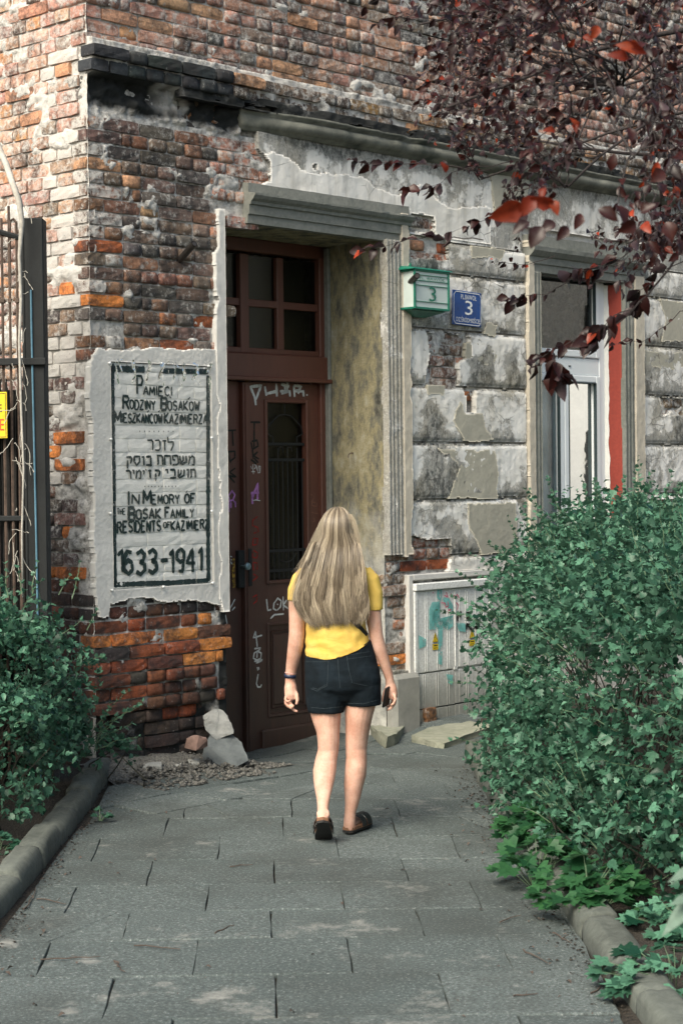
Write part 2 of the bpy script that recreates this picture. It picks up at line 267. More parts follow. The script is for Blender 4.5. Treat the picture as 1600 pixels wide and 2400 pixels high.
# ---------------------------------------------------------------- mesh helpers
class MB:
    def __init__(s): s.v = []; s.f = []; s.c = None
    def add(s, v, f):
        b = len(s.v); s.v += [tuple(p) for p in v]; s.f += [tuple(i+b for i in q) for q in f]; return s
    def box(s, x0, x1, y0, y1, z0, z1, ch=0.):
        if x0 > x1: x0, x1 = x1, x0
        if y0 > y1: y0, y1 = y1, y0
        if z0 > z1: z0, z1 = z1, z0
        if ch <= 0:
            v = [(x, y, z) for z in (z0, z1) for y in (y0, y1) for x in (x0, x1)]
            return s.add(v, [(0, 2, 3, 1), (4, 5, 7, 6), (0, 1, 5, 4), (2, 6, 7, 3), (0, 4, 6, 2), (1, 3, 7, 5)])
        bm = bmesh.new(); bmesh.ops.create_cube(bm, size=1)
        for q in bm.verts: q.co = Vector(((x0+x1)/2+q.co.x*(x1-x0), (y0+y1)/2+q.co.y*(y1-y0), (z0+z1)/2+q.co.z*(z1-z0)))
        bmesh.ops.bevel(bm, geom=list(bm.edges), offset=ch, segments=1, affect='EDGES'); s.addbm(bm); return s
    def addbm(s, bm):
        bm.verts.index_update(); s.add([q.co for q in bm.verts], [[q.index for q in f.verts] for f in bm.faces]); bm.free()
    def tube(s, pts, r, n=6, cap=True):
        pts = [Vector(p) for p in pts]; rs = r if hasattr(r, '__len__') else [r]*len(pts); V = []; Fq = []; up = None
        for i, p in enumerate(pts):
            d = (pts[min(i+1, len(pts)-1)]-pts[max(i-1, 0)])
            d = d.normalized() if d.length > 1e-9 else Vector((0, 0, 1))
            if up is None: up = d.orthogonal().normalized()
            else:
                up = (up - d*up.dot(d)); up = up.normalized() if up.length > 1e-6 else d.orthogonal().normalized()
            sd_ = d.cross(up)
            for k in range(n): a = 2*math.pi*k/n; V.append(p + (up*math.cos(a)+sd_*math.sin(a))*rs[i])
        for i in range(len(pts)-1):
            for k in range(n): Fq.append((i*n+k, i*n+(k+1) % n, (i+1)*n+(k+1) % n, (i+1)*n+k))
        if cap: Fq.append(tuple(range(n-1, -1, -1))); Fq.append(tuple((len(pts)-1)*n+k for k in range(n)))
        return s.add(V, Fq)
    def loft(s, rings, cap=True):
        n = len(rings[0]); V = [p for r in rings for p in r]; Fq = []
        for i in range(len(rings)-1):
            for k in range(n): Fq.append((i*n+k, i*n+(k+1) % n, (i+1)*n+(k+1) % n, (i+1)*n+k))
        if cap: Fq.append(tuple(range(n-1, -1, -1))); Fq.append(tuple((len(rings)-1)*n+k for k in range(n)))
        return s.add(V, Fq)
    def prism(s, poly, y0, y1, ch=0.):      # polygon in (x,z), thickness along y (y0 = back, y1 = front)
        n = len(poly); A = sum(poly[i][0]*poly[(i+1) % n][1]-poly[(i+1) % n][0]*poly[i][1] for i in range(n))
        if A < 0: poly = poly[::-1]
        cx = sum(p[0] for p in poly)/n; cz = sum(p[1] for p in poly)/n
        rings = [[(x, y0, z) for x, z in poly], [(x, y1+(ch if y1 < y0 else -ch), z) for x, z in poly]] if ch else [[(x, y0, z) for x, z in poly]]
        def ins(x, z): d = math.hypot(x-cx, z-cz) or 1; return (x-(x-cx)/d*ch, y1, z-(z-cz)/d*ch)
        rings.append([ins(x, z) for x, z in poly] if ch else [(x, y1, z) for x, z in poly])
        return s.loft(rings)
    def grid(s, P):
        a, b, _ = P.shape; base = len(s.v); s.v += [tuple(p) for p in P.reshape(-1, 3)]
        s.f += [(base+i*b+j, base+i*b+j+1, base+(i+1)*b+j+1, base+(i+1)*b+j) for i in range(a-1) for j in range(b-1)]; return s
def link(name, me, parent=None, loc=None, rz=None):
    o = bpy.data.objects.new(name, me); COL.objects.link(o)
    if parent is not None: o.parent = parent
    if loc is not None: o.location = loc
    if rz is not None: o.rotation_euler = (0, 0, rz)
    return o
def build(name, mb, mat, parent=None, smooth_=False, loc=None, rz=None):
    me = bpy.data.meshes.new(name); me.from_pydata(mb.v, [], mb.f)
    for m_ in (mat if isinstance(mat, list) else [mat]): me.materials.append(M[m_] if isinstance(m_, str) else m_)
    me.update()
    bm = bmesh.new(); bm.from_mesh(me); bmesh.ops.recalc_face_normals(bm, faces=bm.faces); bm.to_mesh(me); bm.free()
    if smooth_: me.polygons.foreach_set('use_smooth', [True]*len(me.polygons))
    return link(name, me, parent, loc, rz)
def tag(o, label=None, cat=None, group=None, kind=None):
    if label: o['label'] = label
    if cat: o['category'] = cat
    if group: o['group'] = group
    if kind: o['kind'] = kind
    return o
def empty(name, loc, rz=0., label=None, cat=None, group=None, kind=None):
    o = link(name, None, None, loc, rz); o.empty_display_size = .1; return tag(o, label, cat, group, kind)
def fattr(me, name, arr):
    a = me.attributes.new(name, 'FLOAT', 'POINT'); a.data.foreach_set('value', np.asarray(arr, np.float32))
def npmesh(name, V, Fa, mat, parent=None, attrs=None, smooth_=False, loc=None, rz=None):   # all faces with same vertex count
    V = np.asarray(V, np.float32); Fa = np.asarray(Fa, np.int32); k = Fa.shape[1]; me = bpy.data.meshes.new(name)
    me.vertices.add(len(V)); me.vertices.foreach_set('co', V.ravel()); me.loops.add(Fa.size); me.loops.foreach_set('vertex_index', Fa.ravel())
    me.polygons.add(len(Fa)); me.polygons.foreach_set('loop_start', np.arange(0, Fa.size, k, dtype=np.int32))
    try: me.polygons.foreach_set('loop_total', np.full(len(Fa), k, np.int32))
    except Exception: pass
    if smooth_: me.polygons.foreach_set('use_smooth', np.ones(len(Fa), bool))
    me.update(calc_edges=True); me.materials.append(M[mat])
    for nm, a in (attrs or {}).items(): fattr(me, nm, a)
    return link(name, me, parent, loc, rz)
def relief(name, us, zs, wfn, mat, parent, keep=None, attrs=None, side=False, skirt=.03):
    U, Z = np.meshgrid(us, zs, indexing='ij'); Wv = wfn(U, Z)
    P = np.stack([U, -Wv, Z], -1) if not side else np.stack([Wv*-1, U, Z], -1)
    a, b = U.shape; idx = np.arange(a*b).reshape(a, b)
    q = np.stack([idx[:-1, :-1], idx[1:, :-1], idx[1:, 1:], idx[:-1, 1:]], -1)
    cu = (U[:-1, :-1]+U[1:, 1:])/2; cz = (Z[:-1, :-1]+Z[1:, 1:])/2
    kp = keep(cu, cz) if keep is not None else np.ones(cu.shape, bool)
    V = P.reshape(-1, 3); q_ = q[kp]
    if keep is not None:                       # skirts where the layer is broken away
        ext = []; V2 = V.copy(); V2[:, 1 if not side else 0] += skirt; off = len(V)
        kpp = np.pad(kp, 1)
        for di, dj, e0, e1 in ((-1, 0, 0, 3), (1, 0, 1, 2), (0, -1, 0, 1), (0, 1, 3, 2)):
            nb = kpp[1+di:kpp.shape[0]-1+di, 1+dj:kpp.shape[1]-1+dj]; m_ = kp & ~nb
            A = q[..., e0][m_]; B = q[..., e1][m_]; ext.append(np.stack([A, B, B+off, A+off], -1))
        V = np.concatenate([V, V2]); q_ = np.concatenate([q_]+ext)
        used = np.zeros(len(V), bool); used[q_.ravel()] = True; remap = np.cumsum(used)-1; V = V[used]; q_ = remap[q_]
    else: used = None
    at = {}
    for nm, fn in (attrs or {}).items():
        v = fn(U, Z).ravel(); v = np.concatenate([v, v]) if used is not None else v; at[nm] = v[used] if used is not None else v
    if side: q_ = q_[:, ::-1]
    return npmesh(name, V, q_, mat, parent, at, True)
def inpoly(U, Z, poly):
    ins = np.zeros(U.shape, bool); n = len(poly)
    for i in range(n):
        x0, y0 = poly[i]; x1, y1 = poly[(i+1) % n]
        if y0 == y1: continue
        c = ((y0 > Z) != (y1 > Z)) & (U < (x1-x0)*(Z-y0)/(y1-y0)+x0); ins ^= c
    return ins
def ribbon(mb, pts, wd, y, jit=.0):            # paint stroke in the (x,z) plane at depth y
    P = []
    for i in range(len(pts)-1):
        a, b = pts[i], pts[i+1]; n = max(1, int(math.hypot(b[0]-a[0], b[1]-a[1])/.012))
        for k in range(n): t = k/n; P.append((a[0]+(b[0]-a[0])*t, a[1]+(b[1]-a[1])*t))
    P.append(tuple(pts[-1])); n = len(P)
    if n < 2: return
    V = []; w_ = wd
    for i, p in enumerate(P):
        a = P[max(i-1, 0)]; b = P[min(i+1, n-1)]; dx, dz = b[0]-a[0], b[1]-a[1]; l = math.hypot(dx, dz) or 1
        w_ = wd*(1+random.uniform(-.18, .18)); ex = .75 if i in (0, n-1) else 1; jx, jz = random.uniform(-jit, jit), random.uniform(-jit, jit)
        V += [(p[0]-dz/l*w_/2*ex+jx, y, p[1]+dx/l*w_/2*ex+jz), (p[0]+dz/l*w_/2*ex+jx, y, p[1]-dx/l*w_/2*ex+jz)]
    mb.add(V, [(2*i, 2*i+1, 2*i+3, 2*i+2) for i in range(n-1)])
G = {'A': '0,0 2,6 4,0|.8,2 3.2,2', 'B': '0,0 0,6 3,6 4,4.6 3,3.2 0,3.2|3,3.2 4,1.8 3,0 0,0', 'C': '4,5 2.6,6 .6,5.2 0,3 .6,.8 2.6,0 4,1', 'D': '0,0 0,6 2.4,6 4,4 4,2 2.4,0 0,0',
 'E': '4,6 0,6 0,0 4,0|0,3.2 3,3.2', 'F': '4,6 0,6 0,0|0,3.2 3,3.2', 'H': '0,0 0,6|4,0 4,6|0,3.2 4,3.2', 'I': '.6,0 .6,6', 'K': '0,0 0,6|4,6 0,2.8 4,0', 'L': '0,6 0,0 4,0', 'M': '0,0 .3,6 2.2,1.6 4.1,6 4.4,0',
 'N': '0,0 0,6 3.6,0 3.6,6', 'O': '2,6 .4,5 0,3 .4,1 2,0 3.6,1 4,3 3.6,5 2,6', 'P': '0,0 0,6 3,6 4,4.6 3,3 0,3', 'R': '0,0 0,6 3,6 4,4.6 3,3.2 0,3.2|2,3.2 4,0', 'S': '3.8,5.2 2,6 .2,5 .6,3.6 3.2,2.6 3.8,1.2 2,0 0,.8',
 'T': '0,6 4,6|2,6 2,0', 'W': '0,6 1.2,0 2.3,4.4 3.4,0 4.6,6', 'Y': '0,6 2,3.2 4,6|2,3.2 2,0', 'Z': '0,6 3.8,6 0,0 4,0', 'J': '2.4,6 2.4,1 1.2,0 0,1', 'U': '0,6 0,1 1.6,0 3.4,1 3.4,6', 'G': '4,5 2,6 0,4 0,2 2,0 4,1 4,3 2.4,3',
 '1': '0,4.6 1.6,6 1.6,0', '6': '3.6,5.4 1.6,5.8 0,3.2 .2,1 2,0 3.8,1 3.6,2.8 2,3.5 .2,2.4', '3': '0,5.2 2,6 3.6,5 3,3.5 1.4,3.2|1.4,3.2 3.6,2.6 3.8,1 2,0 0,.8', '9': '3.7,3 2,2.4 .3,3.4 .3,5 2,6 3.7,5 3.7,3 3,0 1,.2', '4': '3,0 3,6 0,2.4 4.2,2.4', '-': '0,3 3.4,3.2',
 'q': '0,6 3,6 4,5 2.8,1.6|.8,4 .8,-2', 's': '0,6 4,6 4,2.4 2,0 .2,2.4 0,6', 'v': '.2,6 1.8,6 1.8,0', 'b': '0,6 3.2,6 3.6,5 3.6,0|0,0 4.6,0', 't': '0,0 .9,.8 .9,6|0,6 3.2,6 4,5 4,0', 'h': '0,0 0,6 4,6 4,0', 'p': '1.8,3 .2,3.4 0,6 3.2,6 4,5 4,1 3,0 0,0',
 'w': '0,6 0,1.2 1,0 4.4,1.6 4.4,6|2.2,6 2.2,3 .4,1', 'm': '0,0 .9,4.6 0,6|.9,4.6 2.6,6 4,4.6 4,0 2.4,0', 'r': '0,6 3,6 4,5 4,0', 'y': '0,6 1.4,6 1.4,3.2', 'z': '0,6 3,6|1.5,6 1.9,0', "'": '0,7 .8,5.8', 'k': '0,6 3,6 4,5 4,1 3,0 0,0', 'l': '0,8.2 .2,5 4,5 4,3 1.8,-.6', '.': '.5,0 .6,.5'}
def glyphs(mb, text, u0, u1, z0, z1, wd, y, jit=.0015, gap=1.5):
    ws = []
    for ch in text:
        if ch == ' ': ws.append(2.2); continue
        ws.append(max(float(p.split(',')[0]) for s_ in G[ch].split('|') for p in s_.split()))
    tot = sum(ws)+gap*(len(ws)-1); k = (u1-u0)/tot; kz = (z1-z0)/6; x = 0
    for ch, w_ in zip(text, ws):
        if ch != ' ':
            dz = random.uniform(-.25, .25); sx = random.uniform(-.15, .15)
            for s_ in G[ch].split('|'):
                pts = [tuple(map(float, p.split(','))) for p in s_.split()]
                ribbon(mb, [(u0+(x+a+sx*b/3)*k+random.uniform(-jit, jit), z0+(b+dz)*kz+random.uniform(-jit, jit)) for a, b in pts], wd, y)
        x += w_+gap
def font_mesh(text, size, align='CENTER'):
    c = bpy.data.curves.new('lettering', 'FONT'); c.body = text; c.size = size; c.align_x = align; c.resolution_u = 2
    o = bpy.data.objects.new('lettering', c); COL.objects.link(o); dg = bpy.context.evaluated_depsgraph_get(); me = bpy.data.meshes.new_from_object(o.evaluated_get(dg))
    bpy.data.objects.remove(o); bpy.data.curves.remove(c); return me
def lettering(name, text, mat, parent, u0, u1, z0, z1, y, shear=0.):
    me = font_mesh(text, 1.); co = np.zeros(len(me.vertices)*3, np.float32); me.vertices.foreach_get('co', co); co = co.reshape(-1, 3)
    a, b = co[:, 0].min(), co[:, 0].max(); c, d = co[:, 1].min(), co[:, 1].max()
    X = u0+(co[:, 0]-a)/(b-a)*(u1-u0); Z = z0+(co[:, 1]-c)/(d-c)*(z1-z0)+shear*(X-(u0+u1)/2)
    me.vertices.foreach_set('co', np.stack([X, np.full(len(X), y), Z], -1).astype(np.float32).ravel()); me.materials.clear(); me.materials.append(M[mat]); me.update()
    return link(name, me, parent)
# leaf templates: (verts, tris), leaf along +y, normal +z, unit length
def leaf_ovate(w=.34, fold=.16, curl=.12):
    V = [(0, 0, 0), (w*.8, .3, fold*.8), (w, .55, fold), (0, 1, -curl), (-w, .55, fold), (-w*.8, .3, fold*.8), (0, .5, .02)]
    V = [(0, 0, 0), (w*.62, .18, fold*.6), (w, .45, fold), (w*.62, .76, fold*.5-curl*.5), (0, 1, -curl), (-w*.62, .76, fold*.5-curl*.5), (-w, .45, fold), (-w*.62, .18, fold*.6), (0, .5, .02)]
    return np.array(V), np.array([(i, (i+1) % 8, 8) for i in range(8)])
def leaf_lobed(w=.5):
    ang = [(0, .0), (-w, .12), (-w*1.15, .42), (-w*.55, .5), (-w*.72, .82), (-w*.22, .74), (0, 1.08), (w*.22, .74), (w*.72, .82), (w*.55, .5), (w*1.15, .42), (w, .12)]
    V = [(x, y, .10*abs(x)*2-.05*y) for x, y in ang]+[(0, .42, -.03)]; n = len(ang)
    return np.array(V), np.array([(n, (i+1) % n, i) for i in range(n)])
def leaves(name, P, D, Nn, size, tpl, mat, parent, seed=0, vals=None):
    rng = np.random.RandomState(seed); V0, F0 = tpl; n = len(P); P = np.asarray(P); D = np.asarray(D, float); Nn = np.asarray(Nn, float)
    D = D/np.maximum(np.linalg.norm(D, axis=1, keepdims=True), 1e-6); X = np.cross(D, Nn); X = X/np.maximum(np.linalg.norm(X, axis=1, keepdims=True), 1e-6); Z = np.cross(X, D)
    s = np.asarray(size).reshape(-1, 1, 1); wv = rng.uniform(.8, 1.15, (n, 1, 1))
    V = P[:, None, :] + s*(V0[None, :, 0:1]*X[:, None, :]*wv + V0[None, :, 1:2]*D[:, None, :] + V0[None, :, 2:3]*Z[:, None, :])
    Fa = (F0[None] + (np.arange(n)*len(V0))[:, None, None]).reshape(-1, 3); lv = rng.rand(n) if vals is None else vals
    o = npmesh(name, V.reshape(-1, 3), Fa, mat, parent, {'lv': np.repeat(lv, len(V0))}); o['kind'] = 'stuff'; return o
def ground(x, y):
    x = np.asarray(x, float); y = np.asarray(y, float); u = (x-K.x)*T.x+(y-K.y)*T.y; w = (x-K.x)*NN.x+(y-K.y)*NN.y
    dip = -.085*np.exp(-((u-1.75)/.75)**2)*smooth(.75, -.25, w); rise = .035*smooth(1.0, .1, w)*smooth(.95, .45, u) + .05*smooth(.5, .1, w)*smooth(2.6, 3.0, u)
    return dip + rise + .012*(fbm(x*1.1+3, y*1.1, 2)-.5)
# ================================================================= SETTING
def FZ(px, py, w=0.): return fac(px, py, w)
def poly(pts, w=0.): return [fac(x, y, w) for x, y in pts]
xs = np.concatenate([[-400, -60, -14], np.arange(-4, 5.01, .14), [14, 60, 400]]); ys = np.concatenate([[-300, -40, -4, 2], np.arange(4, 15.01, .14), [30, 90, 500]])
X, Y = np.meshgrid(xs, ys, indexing='ij'); Zg = np.where((abs(X) < 5) & (Y > 3) & (Y < 15), ground(X, Y), 0)-.017
Zg = Zg + np.where((X > -1.40) & (X < 1.0), 0, .055)*np.where((Y > 3) & (Y < 13), 1, 0)
mb = MB(); mb.grid(np.stack([X, Y, Zg], -1)); tag(build('ground', mb, 'soil', smooth_=True), kind='structure')
# dark earth shows between the slabs; pavement of separate slabs
def clip(pl, a, b, c):      # keep a*x+b*y>=c
    out = []
    for i in range(len(pl)):
        p, q = pl[i], pl[(i+1) % len(pl)]; dp = a*p[0]+b*p[1]-c; dq = a*q[0]+b*q[1]-c
        if dp >= 0: out.append(p)
        if dp*dq < 0: t = dp/(dp-dq); out.append((p[0]+(q[0]-p[0])*t, p[1]+(q[1]-p[1])*t))
    return out
pav = empty('pavement', (0, 0, 0), kind='structure')
def slab(pl, g=.0035, jz=.004):
    if len(pl) < 3: return
    A = .5*abs(sum(pl[i][0]*pl[(i+1) % len(pl)][1]-pl[(i+1) % len(pl)][0]*pl[i][1] for i in range(len(pl))))
    if A < .004: return
    g = g*random.uniform(.25, 1.25)
    cx = sum(p[0] for p in pl)/len(pl); cy = sum(p[1] for p in pl)/len(pl)
    hx_ = max(abs(p[0]-cx) for p in pl); hy_ = max(abs(p[1]-cy) for p in pl)
    def ins(p, d): return (p[0]+(cx-p[0])/hx_*d*.45, p[1]+(cy-p[1])/hy_*d*.9)
    # subdivide edges so worn corners and edges are not ruler straight
    Q = []
    for i in range(len(pl)):
        p, q = pl[i], pl[(i+1) % len(pl)]
        for k in range(3):
            t = k/3; jj = .004
            Q.append((p[0]+(q[0]-p[0])*t+random.uniform(-jj, jj), p[1]+(q[1]-p[1])*t+random.uniform(-jj, jj)))
    tx, ty = random.gauss(0, .006), random.gauss(0, .006); dz = random.uniform(-jz, jz)
    def z(x, y): return float(ground(x, y))+dz+(x-cx)*tx+(y-cy)*ty
    r0 = [(*ins(p, g), z(*ins(p, g))-.07) for p in Q]; r1 = [(*ins(p, g), z(*ins(p, g))-.007) for p in Q]; r2 = [(*ins(p, g+.006), z(*ins(p, g+.006))) for p in Q]
    m = MB(); m.loft([[(a-cx, b-cy, c) for a, b, c in r] for r in (r0, r1, r2)]); build('paving_slab', m, 'slab', pav, loc=(cx, cy, 0))
ca, cb = NN.x, NN.y; kw = NN.dot(K); BANDW = 1.05
rows = [4.0, 4.5, 5.0, 5.5, 6.02, 6.54, 7.05, 7.5, 8.0, 8.5, 9.03, 9.55, 10.05, 10.56, 11.07, 11.58, 12.1, 12.6]
for i in range(len(rows)-1):
    y0, y1 = rows[i]+.0, rows[i+1]; ym = (y0+y1)/2; off = .02 if (i % 2 == 0) else .30
    off = {5.5: .02, 6.02: .33, 6.54: .03, 7.05: .297, 7.5: -.01, 8.0: .28, 8.5: -.03, 9.03: .26}.get(rows[i], off)
    JX = [off+k*.575+random.uniform(-.016, .016) for k in range(-4, 5)]
    for k in range(8):
        x0, x1 = JX[k], JX[k+1]; sk = -.02
        pl = [(x0, y0), (x1, y0), (x1+sk, y1), (x0+sk, y1)]
        pl = clip(pl, 1, 0, -1.36); pl = clip(pl, -1, 0, -.90); pl = clip(pl, ca, cb, kw+BANDW)
        if pl and random.random() < (.35 if rows[i] > 9.4 else .10):     # cracked slab
            c = random.uniform(-.15, .15)+(x0+x1)/2; s_ = random.uniform(-.6, .6)
            slab(clip(pl, 1, s_, c+s_*ym), .003); slab(clip(pl, -1, -s_, -(c+s_*ym)), .003)
        else: slab(pl)
u = .28                                                         # slabs laid along the wall
for r_, (w0, w1) in enumerate(((.02, .34), (.34, .70), (.70, BANDW))):
    u = -1.5+.22*r_
    while u < 4.4:
        du = random.choice((.5, .5, .62, .38)); sk = random.uniform(-.03, .03)
        pl = [tuple(FW(a, b, 0))[:2] for a, b in ((u, w0), (u+du, w0), (u+du+sk, w1), (u, w1))]
        pl = clip(pl, 1, 0, -1.33); pl = clip(pl, -1, 0, -1.6)
        if not (r_ == 0 and u < 1.0): slab(pl, .004, .010)
        u += du
for w0, w1 in ((-.56, -.28), (-.28, .02)):                      # slabs inside the doorway
    u = 1.10
    while u < 2.5:
        du = min(.48, 2.56-u); pl = [tuple(FW(a, b, 0))[:2] for a, b in ((u, w0), (u+du, w0), (u+du, w1), (u, w1))]; slab(pl, .004, .006); u += du
# kerbs of round-topped concrete stones
def kerb(path, wd_, ht, seed):
    rt = empty('kerb', (path[0][0], path[0][1], 0), kind='structure'); rnd = random.Random(seed); L = 0
    P = [Vector((x, y, 0)) for x, y in path]; segs = []
    for a, b in zip(P[:-1], P[1:]):
        n = max(1, round((b-a).length/.52)); 
        for k in range(n): segs.append((a.lerp(b, k/n), a.lerp(b, (k+1)/n)))
    for a, b in segs:
        d = (b-a).normalized(); s = Vector((-d.y, d.x, 0)); m = MB(); rings = []; le = (b-a).length; dz = rnd.uniform(-.012, .012); tw = rnd.uniform(-.012, .012)
        for t, sc in ((0.012, .90), (.04, .98), (.3, 1.0), (.6, 1.0), (.9, .985), (.965, .97), (.99, .90)):
            c = a.lerp(b, t)+s*tw*(t-.5); r = []
            for k in range(11):
                an = math.pi*k/10; x = -math.cos(an)*wd_/2*sc; z = (ht-wd_*.36) + min(1, math.sin(an)*1.22)**.8*wd_*.36
                z = z*sc; x += rnd.uniform(-.006, .006); r.append(c+s*x+Vector((0, 0, z+dz+rnd.uniform(-.006, .006)+float(ground(c.x, c.y)))))
            r = [c-s*wd_/2*sc+Vector((0, 0, -.1))]+r+[c+s*wd_/2*sc+Vector((0, 0, -.1))]; rings.append([q-Vector(rt.location) for q in r])
        m.loft(rings); build('kerb_stone', m, 'kerb', rt, True)
    return rt
kerb([(-1.47, 4.2), (-1.46, 7.3), (-1.44, 9.4), (-1.425, 10.75)], .14, .105, 1)
kerb([(1.10, 4.6), (1.05, 5.5), (1.0, 6.5), (.955, 7.5), (.90, 8.6), (.86, 10.0), (.84, 11.6)], .16, .09, 2)
# grit, rubble and litter
def scatter(name, fn, n, smin, smax, mat, seed, flat=.6):
    rng = np.random.RandomState(seed); base = np.array([(1, 0, 0), (0, 1, 0), (-1, 0, 0), (0, -1, 0), (0, 0, 1.), (0, 0, -1.)]); F0 = np.array([(0, 1, 4), (1, 2, 4), (2, 3, 4), (3, 0, 4), (1, 0, 5), (2, 1, 5), (3, 2, 5), (0, 3, 5)])
    P = fn(rng, n); n = len(P); s = (smin*(smax/smin)**(rng.rand(n)**2.2))[:, None, None]; V = base[None]*rng.uniform(.55, 1.3, (n, 6, 3))*np.array([1, 1, flat]); a = rng.rand(n)*6.28
    c, sn = np.cos(a)[:, None], np.sin(a)[:, None]; V = np.stack([V[..., 0]*c-V[..., 1]*sn, V[..., 0]*sn+V[..., 1]*c, V[..., 2]], -1)*s + P[:, None, :]
    o = npmesh(name, V.reshape(-1, 3), (F0[None]+(np.arange(n)*6)[:, None, None]).reshape(-1, 3), mat); o['kind'] = 'stuff'; return o
def rub(rng, n):
    u = rng.uniform(-.05, 1.25, n); w = rng.rand(n)**1.7*.62; w *= np.where(u > .9, .7, 1); P = np.array([FW(a, b, 0) for a, b in zip(u, w)]); P[:, 2] = ground(P[:, 0], P[:, 1])+.008; return P[P[:, 0] > -1.36]
def leftsoil(rng, n): x = rng.uniform(-2.6, -1.53, n); y = rng.uniform(5.5, 10.7, n); return np.stack([x, y, ground(x, y)+.02], -1)
def rightsoil(rng, n): x = rng.uniform(1.0, 2.0, n)+rng.rand(n)*.05; y = rng.uniform(5.4, 9, n); return np.stack([x, y, ground(x, y)+.02], -1)
def edges(rng, n):
    s = rng.rand(n) < .5; y = rng.uniform(5.4, 11, n); x = np.where(s, -1.37+np.abs(rng.randn(n))*.05, np.interp(y, [5.5, 7.5, 10], [.96, .86, .77])-np.abs(rng.randn(n))*.06); return np.stack([x, y, ground(x, y)+.004], -1)
scatter('rubble', rub, 5200, .002, .030, 'grit', 1); scatter('soil_crumbs', leftsoil, 3500, .004, .022, 'soil', 2); scatter('soil_crumbs', rightsoil, 2500, .004, .022, 'soil', 3)
scatter('path_grit', edges, 1500, .003, .010, 'soil', 4, .4)
def specks(rng, n): x = rng.uniform(-1.3, .85, n); y = rng.uniform(5.6, 11, n); return np.stack([x, y, ground(x, y)+.004], -1)
scatter('path_grit', specks, 350, .002, .005, 'grit', 5, .5)
def heap(rng, n):
    u = rng.uniform(.05, 1.05, n); w = rng.uniform(.0, .34, n); P = np.array([FW(a, b, 0) for a, b in zip(u, w)]); P[:, 2] = ground(P[:, 0], P[:, 1])+.085*(1-w/.5)*rng.rand(n); return P[P[:, 0] > -1.4]
scatter('rubble', heap, 1500, .006, .030, 'grit', 6)
# rubble bank against the wall foot
us_ = np.linspace(-.1, 1.15, 70); ws_ = np.linspace(-.05, .42, 34); A, B = np.meshgrid(us_, ws_, indexing='ij'); PX = K.x+T.x*A+NN.x*B; PY = K.y+T.y*A+NN.y*B
Zb = ground(PX, PY)-.03+.10*smooth(.36, .12, B+.12*(fbm(A*5, B*5, 3)-.5))*(.75+.5*fbm(A*9, B*9, 4))*smooth(1.15, .8, A)
o = npmesh('rubble_bank', np.stack([PX, PY, Zb], -1).reshape(-1, 3), [(i*34+j, i*34+j+1, (i+1)*34+j+1, (i+1)*34+j) for i in range(69) for j in range(33)], 'grit', smooth_=True); tag(o, kind='structure')

# ================================================================= THE HOUSE
BR = empty('tenement_house', K, TH, 'weathered brick and flaking plaster corner house with a recessed brown door', 'building')
U0, U1 = 1.08, 2.57; ZT = 3.38                        # doorway
WU0, WU1, WZ0, WZ1 = 4.32, 5.43, 1.15, 3.29           # window opening
CP = .080                                             # brick course
SIGN = [fac(256, 848), fac(497, 850), fac(492, 1376), fac(262, 1381)]
SU0, SU1 = fac(258, 1100)[0], fac(494, 1100)[0]; SZ1 = fac(370, 853)[1]; SZ0 = fac(370, 1374)[1]
print('sign', SU0, SU1, SZ0, SZ1)
EXPO = [  # broken places in the render where brick shows
 poly([(948, 548), (1040, 556), (1046, 612), (952, 606)]), poly([(992, 775), (1092, 784), (1100, 838), (1068, 850), (1070, 905), (985, 902), (1000, 830)]),
 poly([(950, 1255), (1000, 1262), (1050, 1262), (1052, 1302), (1042, 1345), (948, 1350)]), poly([(905, 1300), (958, 1300), (960, 1570), (905, 1575)]),
 poly([(1080, 908), (1112, 910), (1112, 932), (1080, 930)]), poly([(1540, 930), (1600, 935), (1600, 975), (1545, 972)]), poly([(1530, 1170), (1640, 1170), (1640, 1215), (1530, 1212)]),
 poly([(955, 500), (1010, 505), (1015, 548), (955, 545)])]
def nzp(U, Z, a=.012, s=14): return U+(fbm(U*s, Z*s, 3)-.5)*a*2.6, Z+(fbm(U*s+40, Z*s, 3)-.5)*a*2.6
def in_expo(U, Z):
    a, b = nzp(U, Z, .014); r = np.zeros(U.shape, bool)
    for p in EXPO: r |= inpoly(a, b, p)
    return r
FRZ = poly([(548, 232), (575, 250), (592, 290), (600, 345), (628, 375), (628, 425), (585, 445), (560, 470), (500, 480), (505, 440), (560, 440), (600, 442)])
FR_L = poly([(565, 225), (600, 300), (602, 350), (628, 378), (630, 425), (575, 452)])
def friezeleft(z):          # left torn edge of the plaster as u(z)
    zz = [p[1] for p in FR_L][::-1]; uu = [p[0] for p in FR_L][::-1]; return np.interp(z, zz, uu)
HOLES = [(fac(735, 392), .030, .028)]; SQH = (fac(1084, 929), fac(1108, 968))
def brick_visible(u_, z_):
    U, Z = np.array([[u_]]), np.array([[z_]])
    if z_ > 4.13: return True
    if u_ < 1.09: return not (SU0-.13 < u_ and SZ0-.03 < z_ < SZ1+.03)
    if z_ > 3.36 and u_ < friezeleft(z_)+.1: return True
    return bool(in_expo(U, Z)[0, 0]) or bool(in_expo(U+.05, Z)[0, 0]) or bool(in_expo(U-.05, Z)[0, 0])
ORANGE = [(265, 43), (362, 64), (319, 79), (245, 255), (275, 262), (255, 390), (240, 385), (296, 429), (339, 500), (247, 714), (225, 712), (275, 720), (264, 1494), (240, 1500), (330, 1486), (355, 1482), (399, 1479), (420, 1475), (478, 1443), (478, 1501), (509, 1496), (468, 1532), (509, 1530),
          (451, 25), (742, 48), (628, 153), (640, 156), (561, 196), (684, 194), (765, 214), (965, 585), (1095, 918), (955, 290), (820, 45), (1030, 130), (700, 0), (930, 1535)]
